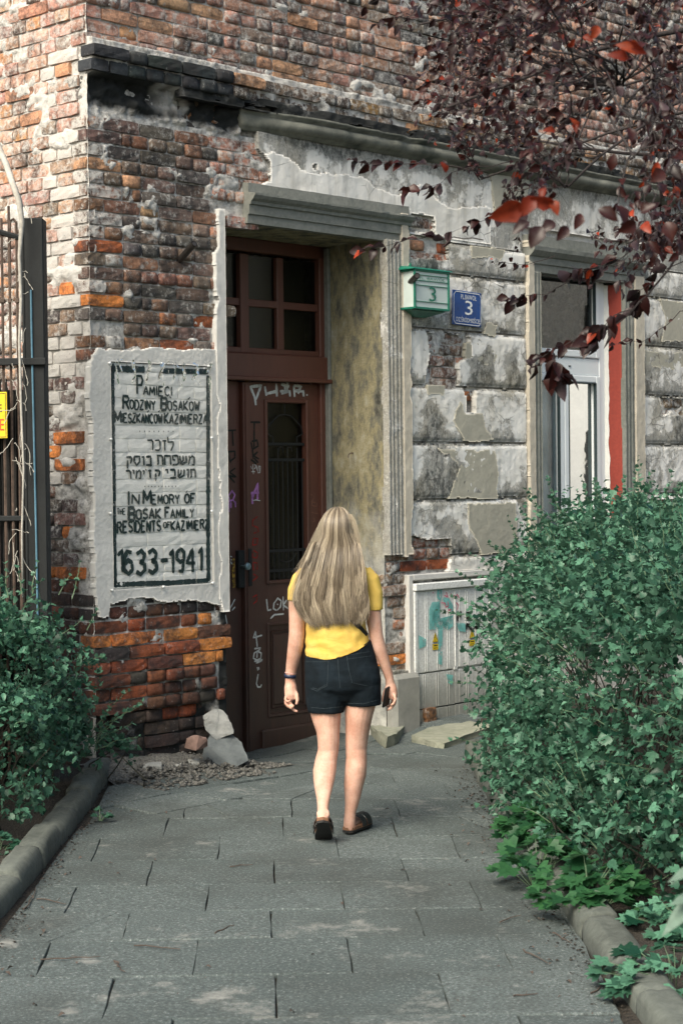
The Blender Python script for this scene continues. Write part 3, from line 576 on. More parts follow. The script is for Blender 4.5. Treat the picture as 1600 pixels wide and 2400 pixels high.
REDDISH = [(253, 584), (280, 586), (277, 1616), (300, 1612), (430, 1657), (305, 1461), (350, 1510), (390, 1505), (310, 1558), (275, 1560), (1010, 1317), (990, 1318), (985, 582), (1030, 590), (495, 755), (440, 800)]
OS = [(178, 679), (150, 690), (207, 980), (190, 1012), (205, 1010), (138, 1048), (120, 1048), (165, 1077), (195, 1072), (209, 1105), (209, 1171), (209, 1052), (153, 1235), (143, 1332), (209, 1332), (125, 1330), (212, 1365), (205, 1362), (95, 28), (15, 225), (150, 165), (175, 160), (105, 270)]
OF = [fac(*p) for p in ORANGE]; RF = [fac(*p) for p in REDDISH]; OSs = [sid(*p) for p in OS]
def hit(L, u_, z_, hw): return any(abs(a-u_) < hw+.012 and abs(b-z_) < CP*.52 for a, b in L)
def vary(c, k=.22):
    f = 1+random.uniform(-k, k); return tuple(max(.004, x*f*(1+random.uniform(-.07, .07))) for x in c)
def bcol(u_, z_, hw, side):
    L = OSs if side else OF
    if hit(L, u_, z_, hw): return vary((.70, .27, .085) if z_ < 3.0 else (.56, .34, .22), .12)+(.14,)
    if not side and hit(RF, u_, z_, hw): return vary((.33, .105, .05), .15)+(.12,)
    r = random.random()
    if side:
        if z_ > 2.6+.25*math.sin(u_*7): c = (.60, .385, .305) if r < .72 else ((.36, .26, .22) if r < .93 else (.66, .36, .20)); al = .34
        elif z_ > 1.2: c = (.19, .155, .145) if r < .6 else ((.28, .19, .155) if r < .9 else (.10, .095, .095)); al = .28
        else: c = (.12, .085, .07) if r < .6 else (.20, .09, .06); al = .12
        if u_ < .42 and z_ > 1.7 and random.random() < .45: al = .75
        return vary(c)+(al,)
    if z_ > 4.33: c = (.47, .275, .21) if r < .52 else ((.25, .19, .165) if r < .82 else ((.15, .15, .15) if r < .95 else (.52, .33, .24))); return vary(c)+(.30,)
    if z_ > 4.16: c = (.05, .062, .068) if u_ < 1.15 else ((.17, .14, .11) if r < .7 else (.34, .20, .09)); return vary(c)+(.10 if u_ < 1.15 else .3,)
    if u_ > 1.0 and z_ > 3.3 and u_ < 1.6: return vary((.56, .28, .19), .12)+(.38,)
    if u_ > 1.09: return vary((.26, .17, .12) if r < .6 else (.36, .15, .09))+(.35,)
    if z_ > 1.35:
        c = (.20, .15, .125) if r < .5 else ((.29, .16, .11) if r < .75 else ((.13, .12, .115) if r < .98 else (.40, .19, .09)))
        return vary(c, .3)+((.46 if u_ < .25 and random.random() < .5 else .22),)
    if z_ < .42: c = (.075, .06, .055); return vary(c)+(.08,)
    c = (.13, .065, .048) if r < .5 else ((.22, .085, .05) if r < .8 else (.07, .065, .065)); return vary(c)+(.10,)
def brick_proto(L_, H_, seed, D=.06):
    rnd = random.Random(seed); nx, nz = (5 if L_ > .2 else 4), 3; V = []; worn = rnd.uniform(.001, .0038); cx_ = [rnd.uniform(.4, 2.4) for _ in range(4)]
    for i in range(nx+1):
        for j in range(nz+1):
            x = (i/nx-.5)*L_; z = (j/nz-.5)*H_; ex = i in (0, nx); ez = j in (0, nz)
            if 0 < i < nx: x += rnd.uniform(-.12, .12)*L_/nx
            w = rnd.uniform(-.0028, .0028)
            if ex or ez: w -= worn*rnd.uniform(.6, 1.3); x *= 1-rnd.uniform(0, .014); z *= 1-rnd.uniform(0, .045)
            if ex and ez: c = cx_[(i > 0)*2+(j > 0)]; w -= worn*c; x *= 1-.012*c; z *= 1-.05*c
            if not ex and not ez and not rnd.random() < .0: pass
            V.append((x, -w, z))
    idx = lambda i, j: i*(nz+1)+j; Fa = [(idx(i, j), idx(i+1, j), idx(i+1, j+1), idx(i, j+1)) for i in range(nx) for j in range(nz)]
    per = [idx(i, 0) for i in range(nx)]+[idx(nx, j) for j in range(nz)]+[idx(i, nz) for i in range(nx, 0, -1)]+[idx(0, j) for j in range(nz, 0, -1)]
    b = len(V); V += [(V[k][0], D, V[k][2]) for k in per]; n = len(per); Fa += [(per[(k+1) % n], per[k], b+k, b+(k+1) % n) for k in range(n)]
    return V, Fa
PROT = {'h': [brick_proto(.130, .0715, 10+i) for i in range(9)], 's': [brick_proto(.270, .0715, 50+i) for i in range(9)], 'q': [brick_proto(.062, .069, 80+i) for i in range(4)], 'hd': [brick_proto(.128, .069, 90+i, .125) for i in range(4)], 'sd': [brick_proto(.268, .069, 95+i, .125) for i in range(4)]}
PM = {}
for k, L_ in PROT.items():
    PM[k] = []
    for V, Fa in L_:
        me = bpy.data.meshes.new('brick'); me.from_pydata(V, [], Fa); me.materials.append(M['brick']); me.update(); PM[k].append(me)
LEN = {'h': .128, 'hd': .128, 's': .268, 'sd': .268, 'q': .062}
BL = []      # kind, proto, centre u, z, w, rot, colour, side
for k in range(0, 74):
    z = .02+k*CP; odd = k % 2; u = 0.
    while u < 7.0:
        first = u == 0.
        if first: ty = 'sd' if odd else 'hd'
        elif k % 2 == 1 and z < 4.1: ty = 'h' if random.random() < .72 else 's'
        else: ty = 's' if random.random() < .5 else 'h'
        if random.random() < .06 and not first: ty = 'q'
        if z > 4.16 and z < 4.33 and not first: ty = 's' if (k % 2 and random.random() < .75) else 'h'
        L_ = LEN[ty]; c = u+L_/2
        if brick_visible(c, z) and not (c > 1.10 and z < 3.3 and c < 2.6):
            w = random.gauss(0, .0045); 
            if 4.16 < z < 4.33: w = (.085 if u < 1.2 else .038) - (.018 if z < 4.24 else 0) + random.gauss(0, .004)
            elif z > 4.33: w = random.gauss(.0, .004)
            elif z < .86 and u < 1.08: w = random.gauss(0, .009)+.010
            elif z < 1.3 and u < 1.08: w = random.gauss(-.004, .003)
            if 3.92 < z < 4.16 and u < 1.35: w -= .05+random.random()*.05
            if z < .40 and u < .95: w -= .035+random.random()*.02
            if u > 1.09 and z < 3.3: w = random.gauss(-.002, .006)
            if not (random.random() < .012 and z < 4.1): BL.append((ty, random.randrange(len(PROT[ty])), c, z, w, random.gauss(0, .008), bcol(c, z, L_/2, False), False))
        u += L_+random.uniform(.010, .016)
    s = .068 if odd else .135
    if not odd: s = .140
    while s < 2.3:
        ty = 's' if (odd and random.random() < .75) else 'h'
        L_ = LEN[ty]; c = s+L_/2
        if random.random() > .01: BL.append((ty, random.randrange(9), c, z, random.gauss(0, .004)+(.008 if 4.16 < z < 4.33 else 0), random.gauss(0, .007), bcol(c, z, L_/2, True), True))
        s += L_+random.uniform(.010, .016)
def proj(P):
    d = P-Vector((0, 0, EYE)); f = d.dot(_F); return 800+FPX*d.dot(_R)/f, 1200-FPX*d.dot(_U)/f, f
def locmat(b):
    ty, i, c, z, w, r, col, sd_ = b
    if not sd_: return Matrix.Translation((c, -w, z)) @ Matrix.Rotation(r, 4, 'Y')
    return Matrix.Translation((-w, c, z)) @ Matrix.Rotation(-math.pi/2, 4, 'Z') @ Matrix.Rotation(r, 4, 'Y')
BW = Matrix.Translation(K) @ Matrix.Rotation(TH, 4, 'Z'); sc_ = []
for b in BL:
    m = BW @ locmat(b); x, y, f = proj(m.translation); ins = 8 < x < 1592 and 8 < y < 2400
    if 1180 < x < 1600 and y < 480: ins = False
    if x < 100 and y > 500: ins = False
    if x < 225 and y > 1420: ins = False
    ar = LEN[b[0]]/f/f*abs((T if not b[7] else NN).dot(_R)-0.) if ins else 0; sc_.append(ar)
order = sorted(range(len(BL)), key=lambda i: -sc_[i]); top = set(i for i in order[:300] if sc_[i] > 0)
joinV = []; joinF = []; joinC = []
for i, b in enumerate(BL):
    m = locmat(b); me = PM[b[0]][b[1]]
    if i in top:
        o = bpy.data.objects.new('brick', me); COL.objects.link(o); o.parent = BR; o.matrix_local = m; o.color = b[6]
    else:
        V, Fa = PROT[b[0]][b[1]]; base = len(joinV); joinV += [tuple(m @ Vector(p)) for p in V]; joinF += [tuple(q+base for q in f) for f in Fa]; joinC += [b[6]]*len(V)
o = npmesh('brick_courses', joinV, joinF, 'brick_j', BR); ca_ = o.data.attributes.new('bcol', 'FLOAT_COLOR', 'POINT'); ca_.data.foreach_set('color', np.array(joinC, np.float32).ravel()); o['kind'] = 'stuff'
# mortar core of the street wall
def wm(U, Z):
    n = fbm(U*6+2, Z*8, 4); f = fbm(U*34, Z*34, 3); w = -.016+.022*smooth(.60, .80, n)+(f-.5)*.016+(fbm(U*90, Z*90, 2)-.5)*.005
    w = np.where((Z < 1.3) & (U < 1.08), w+.002, w); w = np.where(U < .05, np.minimum(w, -.014), w); w = np.where((U > SU0-.03) & (U < SU1+.03) & (Z > SZ0-.03) & (Z < SZ1+.03), -.022, w)
    w = np.where((Z > 3.93) & (Z < 4.13) & (U < 1.5), -.03+(fbm(U*13, Z*13, 4)-.5)*.14, w)
    w = np.where((Z < .40) & (U < .95), w-.035, w)
    band = (Z > 4.13) & (Z < 4.34); w = np.where(band, w+np.where(U < 1.2, .060, .030), w)
    (a, b_), (c, d_) = SQH; w = np.where((U > a) & (U < c) & (Z > d_) & (Z < b_), -.16, w)
    for (hc, ru, rz) in HOLES: w = np.where(((U-hc[0])/ru)**2+((Z-hc[1])/rz)**2 < 1, -.12, w)
    return w
def wkeep(U, Z): return ~((U > U0) & (U < U1) & (Z < ZT)) & ~((U > WU0) & (U < WU1) & (Z > WZ0) & (Z < WZ1))
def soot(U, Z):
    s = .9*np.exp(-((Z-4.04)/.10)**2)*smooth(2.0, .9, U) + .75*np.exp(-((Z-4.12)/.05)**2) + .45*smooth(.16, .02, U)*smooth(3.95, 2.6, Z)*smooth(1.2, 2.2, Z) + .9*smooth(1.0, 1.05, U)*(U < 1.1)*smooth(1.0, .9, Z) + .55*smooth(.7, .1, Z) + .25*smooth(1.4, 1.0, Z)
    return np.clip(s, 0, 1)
def white(U, Z): return np.clip(smooth(.53, .66, fbm(U*2.6+9, Z*2.2, 4))*.9*(Z > 1.4), 0, 1)
us_ = np.concatenate([np.arange(.016, 1.08, .010), np.arange(1.08, 6.6, .018), np.arange(6.6, 9.6, .1)]); zs_ = np.arange(-.25, 5.95, .0105)
relief('street_wall', us_, zs_, wm, 'mortar', BR, wkeep, {'soot': soot, 'white': white}, skirt=.05)
def wms(U, Z): w = -.015+.026*smooth(.55, .80, fbm(U*5+30, Z*8, 4))+(fbm(U*34, Z*34+9, 3)-.5)*.014; return np.where(U < .05, np.minimum(w, -.012), w)
def whs(U, Z): return np.clip(.8*smooth(.60, .15, abs(U-.26-.1*np.sin(Z*3)))*smooth(1.5, 2.2, Z)*(.3+1.1*fbm(U*5, Z*4, 3)) + .5*smooth(.5, .65, fbm(U*3, Z*3+4, 3)), 0, 1)
def sts(U, Z): return np.clip(.5*smooth(2.9, 2.3, Z)*smooth(.1, .5, U) + .4*smooth(.6, .1, Z), 0, 1)
relief('side_wall', np.concatenate([np.arange(0, 1.3, .012), np.arange(1.3, 5, .1)]), zs_[::1], wms, 'mortar', BR, None, {'soot': sts, 'white': whs}, side=True)
mb = MB(); mb.box(.012, 9.5, .012, 5, 5.9, 9.5); build('upper_wall', mb, 'mortar', BR)
mb = MB(); mb.box(.05, U0-.03, .06, 5, -.3, 5.9); mb.box(U1+.03, WU0-.06, .06, 5, -.3, 5.9); mb.box(WU1+.06, 9.5, .06, 5, -.3, 5.9); mb.box(U0-.03, U1+.03, .06, .5, ZT+.03, 5.9); mb.box(U0-.03, U1+.03, .9, 5, -.3, 5.9)
mb.box(WU0-.06, WU1+.06, .06, .5, WZ1+.03, 5.9); mb.box(WU0-.06, WU1+.06, .06, .5, -.3, WZ0-.03); mb.box(WU0-.06, WU1+.06, 2.5, 5, -.3, 5.9); build('wall_core', mb, 'mortar', BR)

# plaster layer: ashlar blocks separated by grooves, then the frieze
def dirtfn(z0, z1):
    return lambda U, Z: np.clip(smooth(z0+.16, z0, Z)*.8*fbm(U*3, Z*3, 3)*1.6 + smooth(z1-.02, z1, Z)*.5 + .9*smooth(.54, .72, fbm(U*1.9+z0*5, Z*2.3, 4)), 0, 1)
def ashlar(u0, u1, z0, z1, seed):
    def w(U, Z):
        e = np.minimum(np.minimum(U-u0, u1-U)*1.0+.02, np.minimum(Z-z0, z1-Z)); return .016+.012*smooth(0, .03, e)+(fbm(U*26+seed, Z*26, 4)-.5)*.009+(fbm(U*3+seed, Z*3, 3)-.5)*.010
    def kp(U, Z):
        a, b_ = nzp(U, Z, .006, 22); k = ~in_expo(U, Z) & (a > u0) & (a < u1) & (b_ > z0) & (b_ < z1)
        (p, q), (r, t) = SQH; k &= ~((U > p) & (U < r) & (Z > t) & (Z < q)); k &= ~((U > CB[0]) & (U < CB[1]) & (Z < CB[2])); return k
    relief('plaster_block', np.arange(u0-.02, u1+.02, .011), np.arange(z0-.02, z1+.02, .011), w, 'plaster', BR, kp, {'dirt': dirtfn(z0, z1)}, skirt=.045)
CB = (fac(966, 1500, .02)[0]-.05, fac(1149, 1500, .02)[0]+.05, fac(985, 1362, .02)[1]+.05)
for i, z0 in enumerate((.80, 1.20, 1.60, 2.0, 2.40, 2.80, 3.20)):
    z1 = z0+.39 if z0 < 3.1 else 3.42
    ashlar(2.81, 4.15, z0+.008, z1, i*7.7)
    ashlar(5.70, 7.6, z0+.008, z1, i*5.1+50)
ashlar(2.60, 4.15, -.2, .79, 3.3); ashlar(5.7, 7.6, -.2, .79, 4.3); ashlar(4.15, 5.7, -.2, 1.10, 6.)
def wfr(U, Z): return .018+(fbm(U*12, Z*12, 4)-.5)*.014+(fbm(U*2.4, Z*2.4, 3)-.5)*.02
def kfr(U, Z):
    a, b_ = nzp(U, Z, .016, 12); k = (a > friezeleft(Z)) & (Z < 3.975) & ((Z > 3.62) | (U > 2.84)) & (Z > 3.43) & ~in_expo(U, Z)
    for (hc, ru, rz) in HOLES: k &= ((U-hc[0])/ru)**2+((Z-hc[1])/rz)**2 > .8
    k &= ~((U > 4.1) & (U < 5.72) & (Z < 3.62)); return k
relief('frieze', np.arange(1.2, 7.6, .012), np.arange(3.42, 3.99, .011), wfr, 'frieze', BR, kfr, {'dirt': lambda U, Z: np.clip(smooth(3.85, 3.97, Z)*.8+smooth(.55, .7, fbm(U*2, Z*2, 3))*.5, 0, 1)}, skirt=.04)
# second skin: pale set coat left on the lower half of the frieze
def kf2(U, Z): a, b_ = nzp(U, Z, .05, 5); return kfr(U, Z) & (b_ < 3.79-.07*(U-2)+.05*np.sin(U*9)) & (U < 3.75)
relief('set_coat', np.arange(1.2, 3.8, .012), np.arange(3.45, 3.92, .011), lambda U, Z: wfr(U, Z)+.005, 'plaster', BR, kf2, {'dirt': lambda U, Z: U*0-.6}, skirt=.02)
# repair patches with their own ragged outlines
for P_, w_ in (([(1025, 1052), (1082, 1055), (1160, 1055), (1166, 1100), (1164, 1168), (1050, 1168), (1068, 1120), (1080, 1090)], .034), ([(1095, 1180), (1208, 1178), (1212, 1290), (1128, 1300), (1118, 1270), (1098, 1240)], .036), ([(1062, 985), (1078, 940), (1090, 970), (1130, 972), (1140, 1010), (1158, 1032), (1090, 1035)], .036),
               ([(1090, 800), (1172, 812), (1160, 850), (1120, 860), (1092, 845)], .032), ([(1105, 575), (1182, 585), (1175, 610), (1150, 602), (1105, 604)], .034), ([(1140, 755), (1164, 762), (1158, 790), (1132, 782)], .036), ([(1000, 902), (1042, 905), (1040, 925), (1002, 925)], .034), ([(1545, 700), (1640, 715), (1640, 800), (1550, 800), (1560, 750)], .034), ([(1504, 820), (1640, 832), (1640, 850), (1580, 868), (1504, 855)], .032), ([(1150, 400), (1240, 420), (1230, 520), (1160, 510)], .032)):
    pl = poly(P_, .03); u0 = min(p[0] for p in pl); u1 = max(p[0] for p in pl); z0 = min(p[1] for p in pl); z1 = max(p[1] for p in pl)
    relief('repair_patch', np.arange(u0-.02, u1+.02, .009), np.arange(z0-.02, z1+.02, .009), lambda U, Z, w_=w_: w_-.003+(fbm(U*14, Z*14, 3)-.5)*.005, 'patch', BR, lambda U, Z, pl=pl: inpoly(*nzp(U, Z, .009, 18), pl), {}, skirt=.03)
# cornice moulding over the frieze, and the sooty lip over it
def sweep_u(name, prof, u0, u1, mat, parent, step=.06, jit=.002, seed=0, chip=0.):
    rnd = random.Random(seed); us = np.arange(u0, u1+step, step); rings = []
    for u_ in us:
        c = (1-chip*max(0, n1(u_*5+seed, 3.3)-.55)*3)*(.25+.75*float(smooth(u0, u0+.7, u_)) if name == 'cornice' else 1); rings.append([(u_+rnd.uniform(-jit, jit), -(w*c if w > .01 else w)+rnd.uniform(-jit, jit), z+rnd.uniform(-jit, jit)) for w, z in prof])
    m = MB(); m.loft(rings); o = build(name, m, mat, parent, name == 'cornice'); fattr(o.data, 'dirt', np.full(len(o.data.vertices), .55)); return o
arc = [(.045+.055*math.sin(a), 4.035-.03*math.cos(a)) for a in np.linspace(.2, 2.6, 6)]
cu0 = fac(600, 245)[0]
co_ = sweep_u('cornice', [(-.02, 3.965), (.035, 3.968), (.045, 3.985)]+[(.06, 3.99), (.085, 4.0), (.10, 4.025), (.09, 4.055), (.065, 4.07), (.10, 4.085), (.105, 4.10), (-.02, 4.115)], fac(560, 235)[0], 7.6, 'sooty', BR, .05, .002, 1, .5)
relief('mortar_lip', np.arange(.7, 7.6, .012), np.arange(4.09, 4.17, .010), lambda U, Z: .035+.05*fbm(U*9, Z*14, 4), 'mortar', BR, lambda U, Z: fbm(U*6, Z*18, 3) > .34, {'soot': lambda U, Z: U*0+.75, 'white': lambda U, Z: U*0}, skirt=.06)
# hood and architrave of the door
hood = sweep_u('door_lintel', [(-.02, 3.375), (.030, 3.378), (.032, 3.432), (.044, 3.436), (.046, 3.492), (.060, 3.497), (.064, 3.515), (.085, 3.53), (.10, 3.55), (.10, 3.562), (.04, 3.572), (.038, 3.632), (-.02, 3.64)], fac(572, 480)[0], 2.80, 'greymould', BR, .05, .0012, 2, .25)
def strip(name, u0, u1, z0, z1, w, mat, parent, flutes=0, ragged=0., side=1):
    def wf(U, Z):
        t = (U-u0)/(u1-u0); f = w+(fbm(U*20, Z*20, 3)-.5)*.006
        if flutes: f = f+.010*np.sign(np.sin(t*math.pi*flutes*2))*.5
        return f
    kp = (lambda U, Z: (U > u0+ragged*smooth(.45, .75, fbm(U*0+3, Z*9, 3))) & (U < u1) & (Z > z0+.03*fbm(U*20, Z*0, 2)) & (Z < z1)) if side > 0 else (lambda U, Z: (U > u0) & (U < u1-ragged*smooth(.45, .8, fbm(U*6+3, Z*6, 3))) & (Z > z0+.03*fbm(U*20, Z*0, 2)) & (Z < z1))
    return relief(name, np.arange(u0, u1+.003, .006), np.arange(z0, z1+.01, .016), wf, mat, parent, kp, {'dirt': lambda U, Z: U*0+.3}, skirt=.06)
strip('architrave', U1, U1+.155, fac(925, 1305)[1], 3.385, .045, 'stone', BR, 4); strip('architrave', U1+.158, 2.812, fac(935, 1305)[1], 3.58, .055, 'archi', BR, 0, .025, -1)
strip('cement_jamb', fac(500, 700)[0], U0, fac(518, 1440)[1], fac(505, 486)[1], .026, 'cement', BR, 0, .035)
strip('window_architrave', 4.16, 4.235, 1.1, 3.52, .050, 'archi', BR, 0, .01); strip('window_architrave', 4.238, WU0, 1.1, 3.30, .040, 'greymould', BR, 2)
strip('window_architrave', WU1, WU1+.14, 1.1, 3.30, .040, 'greymould', BR, 3); strip('window_architrave', WU1+.143, 5.70, 1.1, 3.52, .050, 'archi', BR, 0, .01, -1)
sweep_u('window_lintel', [(-.02, 3.285), (.036, 3.288), (.038, 3.345), (.050, 3.35), (.052, 3.40), (.066, 3.405), (.10, 3.44), (.105, 3.47), (.05, 3.48), (.05, 3.56), (-.02, 3.565)], 4.17, 5.69, 'greymould', BR, .05, .0012, 3, .1)
# door reveals and soffit
def plane_u(name, uu, y0, y1, z0, z1, mat, flip, dirt=.4, bulge=.0):
    ys_ = np.linspace(y0, y1, 44); zs2 = np.arange(z0, z1+.02, .02); A, B = np.meshgrid(ys_, zs2, indexing='ij'); d = (fbm(A*9, B*9, 4)-.5)*.012*flip
    P = np.stack([uu+d, A, B], -1).reshape(-1, 3); nb = len(zs2); Fa = [(i*nb+j, i*nb+j+1, (i+1)*nb+j+1, (i+1)*nb+j) for i in range(43) for j in range(nb-1)]
    return npmesh(name, P, Fa, mat, BR, {'dirt': np.full(len(P), dirt)}, True)
plane_u('door_reveal', U1, .0, .60, -.15, ZT, 'reveal', 1); plane_u('door_reveal', U0, .045, .60, -.15, ZT, 'greymould', 1)
mb = MB(); mb.box(U1-.035, U1-.006, .47, .56, -.15, ZT-.01, .006); build('inner_jamb', mb, 'greymould', BR)
us2 = np.linspace(U0, U1, 60); mb = MB(); A, B = np.meshgrid(us2, np.linspace(0, .6, 24), indexing='ij'); mb.grid(np.stack([A, B, ZT+(fbm(A*5, B*16, 4)-.5)*.014], -1)); o = build('soffit', mb, 'reveal', BR, True)
# plinth beside the door
pu0 = U1+.01; mb = MB(); mb.box(pu0, fac(983, 1640, .05)[0], -.075, .03, -.1, fac(930, 1583, .07)[1], .03); build('plinth', mb, 'plinth', BR)
# cement surround of the cabinet
mb = MB(); z1 = CB[2]; mb.box(CB[0]-.0, CB[0]+.048, -.035, .03, 0, z1-.0, .006); mb.box(CB[0]+.05, CB[1]-.0, -.035, .03, z1-.042, z1+.0, .006); mb.box(CB[1]-.046, CB[1]+.10, -.033, .03, 0, z1-.05, .006); build('cement_surround', mb, 'cement', BR)
# rough stones of the broken corner base right of the door
for px, py, sx in ((998, 1672, .075), (1000, 1695, .06)):
    a, z_ = fac(px, py-2, .02); V, Fa = PROT['h'][3]; o = bpy.data.objects.new('brick', PM['h'][3]); COL.objects.link(o); o.parent = BR; o.location = (a, -.07, z_); o.color = (.30, .16, .08, .2); o.scale = (.8, 1, 1.05)

# ---------------------------------------------------------------- door
DW = -.56; DY = .56
def dq(px, py): return fac(px, py, DW)
def bxp(m, x0, y0, x1, y1, f, b, ch=.004):      # box from photo pixels on the door plane, f/b = front/back depth off it
    a, z1 = dq(x0, (y0 if True else 0)); c, z0 = dq(x1, y1); m.box(a, c, DY-f, DY-b, z0, z1, ch); return a, c, z0, z1
DU0, DU1 = U0, dq(757, 1000)[0]; zb1 = dq(640, 832)[1]; zb0 = dq(640, 890)[1]; zbot = float(ground(*tuple(FW(1.7, -.5, 0))[:2]))-.01
DO = empty('door', (0, 0, 0)); DO.parent = BR
mb = MB(); mb.box(DU0, DU1, DY-.075, DY+.04, zb0, zb1, .01); mb.box(DU0, DU1, DY-.10, DY-.06, zb0-.018, zb0+.012, .006); build('transom_bar', mb, 'door', DO)
uR = dq(737, 700)[0]; mb = MB(); mb.box(uR, DU1+.06, DY-.05, DY+.04, -.15, ZT, .006); mb.box(DU0, DU1+.05, DY-.05, DY+.04, dq(640, 598)[1], ZT, .006); build('door_frame', mb, 'door', DO)
mu = [dq(x, 700)[0] for x in (553, 573, 641, 657)]; zt_, zm0, zm1, zb_ = dq(620, 602)[1], dq(620, 705)[1], dq(620, 722)[1], dq(620, 818)[1]
tr = MB(); tr.box(mu[0], mu[1], DY-.045, DY+.02, zb1, zt_, .005); tr.box(mu[2], mu[3], DY-.035, DY+.02, zb1, zt_, .005); tr.box(DU0, uR, DY-.032, DY+.02, zm1, zm0, .004); tr.box(DU0, uR, DY-.04, DY+.03, zb1, zb_, .005); build('fanlight_bars', tr, 'door', DO)
for a, b_ in ((DU0, mu[0]), (mu[1], mu[2]), (mu[3], uR)):
    for z0, z1 in ((zb_, zm1), (zm0, zt_)): m = MB(); m.box(a, b_, DY-.004, DY+.002, z0, z1); build('pane', m, 'oldglass', DO)
m = MB(); m.box(DU0, uR, DY+.10, DY+.11, zb1, zt_); build('inner_blind', m, simple('brown_blind', (.17, .15, .11), .9), DO)
# leaves: stiles, rails, mouldings, panels
zt = zb0-.02; e0 = dq(524, 1300)[0]; c0, c1 = dq(566, 1300)[0], dq(580, 1300)[0]; r1_ = dq(748, 1300)[0]
gl = [dq(622, 1150)[0], dq(712, 1150)[0]]; gz1, gz0 = dq(665, 945)[1], dq(665, 1358)[1]; lz1, lz0 = dq(675, 1462)[1], dq(675, 1668)[1]
lf = MB(); lf.box(c1, gl[0], DY-.02, DY+.03, zbot, zt, .003); lf.box(gl[1], r1_, DY-.02, DY+.03, zbot, zt, .003); lf.box(gl[0], gl[1], DY-.019, DY+.03, gz1, zt, .003); lf.box(gl[0], gl[1], DY-.019, DY+.03, lz1, gz0, .003); lf.box(gl[0], gl[1], DY-.019, DY+.03, zbot, lz0, .003); build('door_leaf', lf, 'door', DO)
pn = MB(); pn.box(gl[0], gl[1], DY-.002, DY+.02, lz0, lz1); pn.box(gl[0]+.05, gl[1]-.05, DY-.014, DY, lz0+.06, lz1-.06, .008); build('door_panel', pn, 'door', DO)
def molding(m, a, b_, z0, z1, t=.022, d=.035):
    m.box(a-t, a, DY-d, DY-.01, z0-t, z1+t, .006); m.box(b_, b_+t, DY-d, DY-.01, z0-t, z1+t, .006); m.box(a, b_, DY-d+.002, DY-.01, z1, z1+t, .006); m.box(a, b_, DY-d+.002, DY-.01, z0-t, z0, .006)
mo = MB(); molding(mo, gl[0], gl[1], gz0, gz1, .024); build('glass_moulding', mo, 'door', DO); mo = MB(); molding(mo, gl[0], gl[1], lz0, lz1, .022, .030); molding(mo, gl[0]+.035, gl[1]-.035, lz0+.045, lz1-.045, .008, .014); build('panel_moulding', mo, 'door', DO)
pl_ = MB(); pl_.box(dq(606, 1700)[0], r1_, DY-.045, DY-.01, zbot, dq(665, 1702)[1], .008); build('kick_board', pl_, 'door', DO)
ov = MB(); ov.box(c0-.014, c1-.004, DY-.05, DY-.0, zbot, zt-.005, .006); ov.box(c0+.002, c0+.012, DY-.058, DY-.045, zbot+.02, zt-.02, .003); build('meeting_stile', ov, 'door', DO)
l2 = MB(); l2.box(e0-.25, c0-.016, DY-.012, DY+.03, zbot, zt, .003); l2.box(e0-.2, e0-.035, DY-.03, DY-.005, dq(530, 1368)[1], dq(530, 1310)[1]+.0, .005); build('door_leaf', l2, 'door', DO)
gp = MB(); gp.box(gl[0], gl[1], DY+.012, DY+.016, gz0, gz1); build('pane', gp, 'oldglass', DO)
bk = MB(); bk.box(e0-.3, r1_+.1, DY+.06, DY+.07, zbot, zt); build('hallway_dark_sheet', bk, 'unlit_room', DO)  # near-black sheet in place of the unlit space behind the door glass
gr = MB()
for py in (1041, 1078, 1290, 1336): z_ = dq(665, py)[1]; gr.box(gl[0], gl[1], DY-.012, DY-.002, z_-.010, z_+.010, .002)
nb = 8
for i in range(nb):
    a = gl[0]+(gl[1]-gl[0])*(i+.5)/nb; gr.tube([(a, DY-.007, gz0), (a, DY-.007, dq(665, 1078 if i % 2 else 1050)[1])], .0042, 5)
gc = (gl[0]+gl[1])/2; gw = (gl[1]-gl[0])/2; zA, zB, zC = dq(665, 972)[1], dq(665, 1010)[1], dq(665, 1041)[1]
gr.tube([(gc-gw*.62, DY-.007, zC), (gc-gw*.62, DY-.007, zC+.05), (gc-gw*.92, DY-.007, zB-.02), (gc-gw*.85, DY-.007, zB+.03), (gc-gw*.55, DY-.007, zA-.035), (gc-gw*.3, DY-.007, zA-.005), (gc, DY-.007, zA), (gc+gw*.3, DY-.007, zA-.005), (gc+gw*.55, DY-.007, zA-.035), (gc+gw*.85, DY-.007, zB+.03), (gc+gw*.92, DY-.007, zB-.02), (gc+gw*.62, DY-.007, zC+.05), (gc+gw*.62, DY-.007, zC)], .0048, 5)
gr.tube([(gc, DY-.007, gz1), (gc, DY-.007, zA)], .004, 5)
for s_ in (-1, 1):
    gr.tube([(gc+s_*gw*.10, DY-.007, zC-.06), (gc+s_*gw*.14, DY-.009, zC-.02), (gc+s_*gw*.30, DY-.009, zC-.02), (gc+s_*gw*.34, DY-.009, zC-.05)], .004, 5)
    gr.tube([(gc+s_*gw*.45*math.cos(a), DY-.009, dq(665, 1300)[1]-.05*math.sin(a)+.0) for a in np.linspace(0, math.pi/2, 6)], .004, 5)
build('grille', gr, 'iron', DO)
lk = MB(); a, z1 = dq(549, 1290); b_, z0 = dq(577, 1376); lk.box(a, b_-.012, DY-.045, DY-.008, z0, z1, .004); lk.box(b_-.035, b_-.005, DY-.068, DY-.04, z0+.01, z1+.01, .003); build('lock_plate', lk, 'iron', DO)
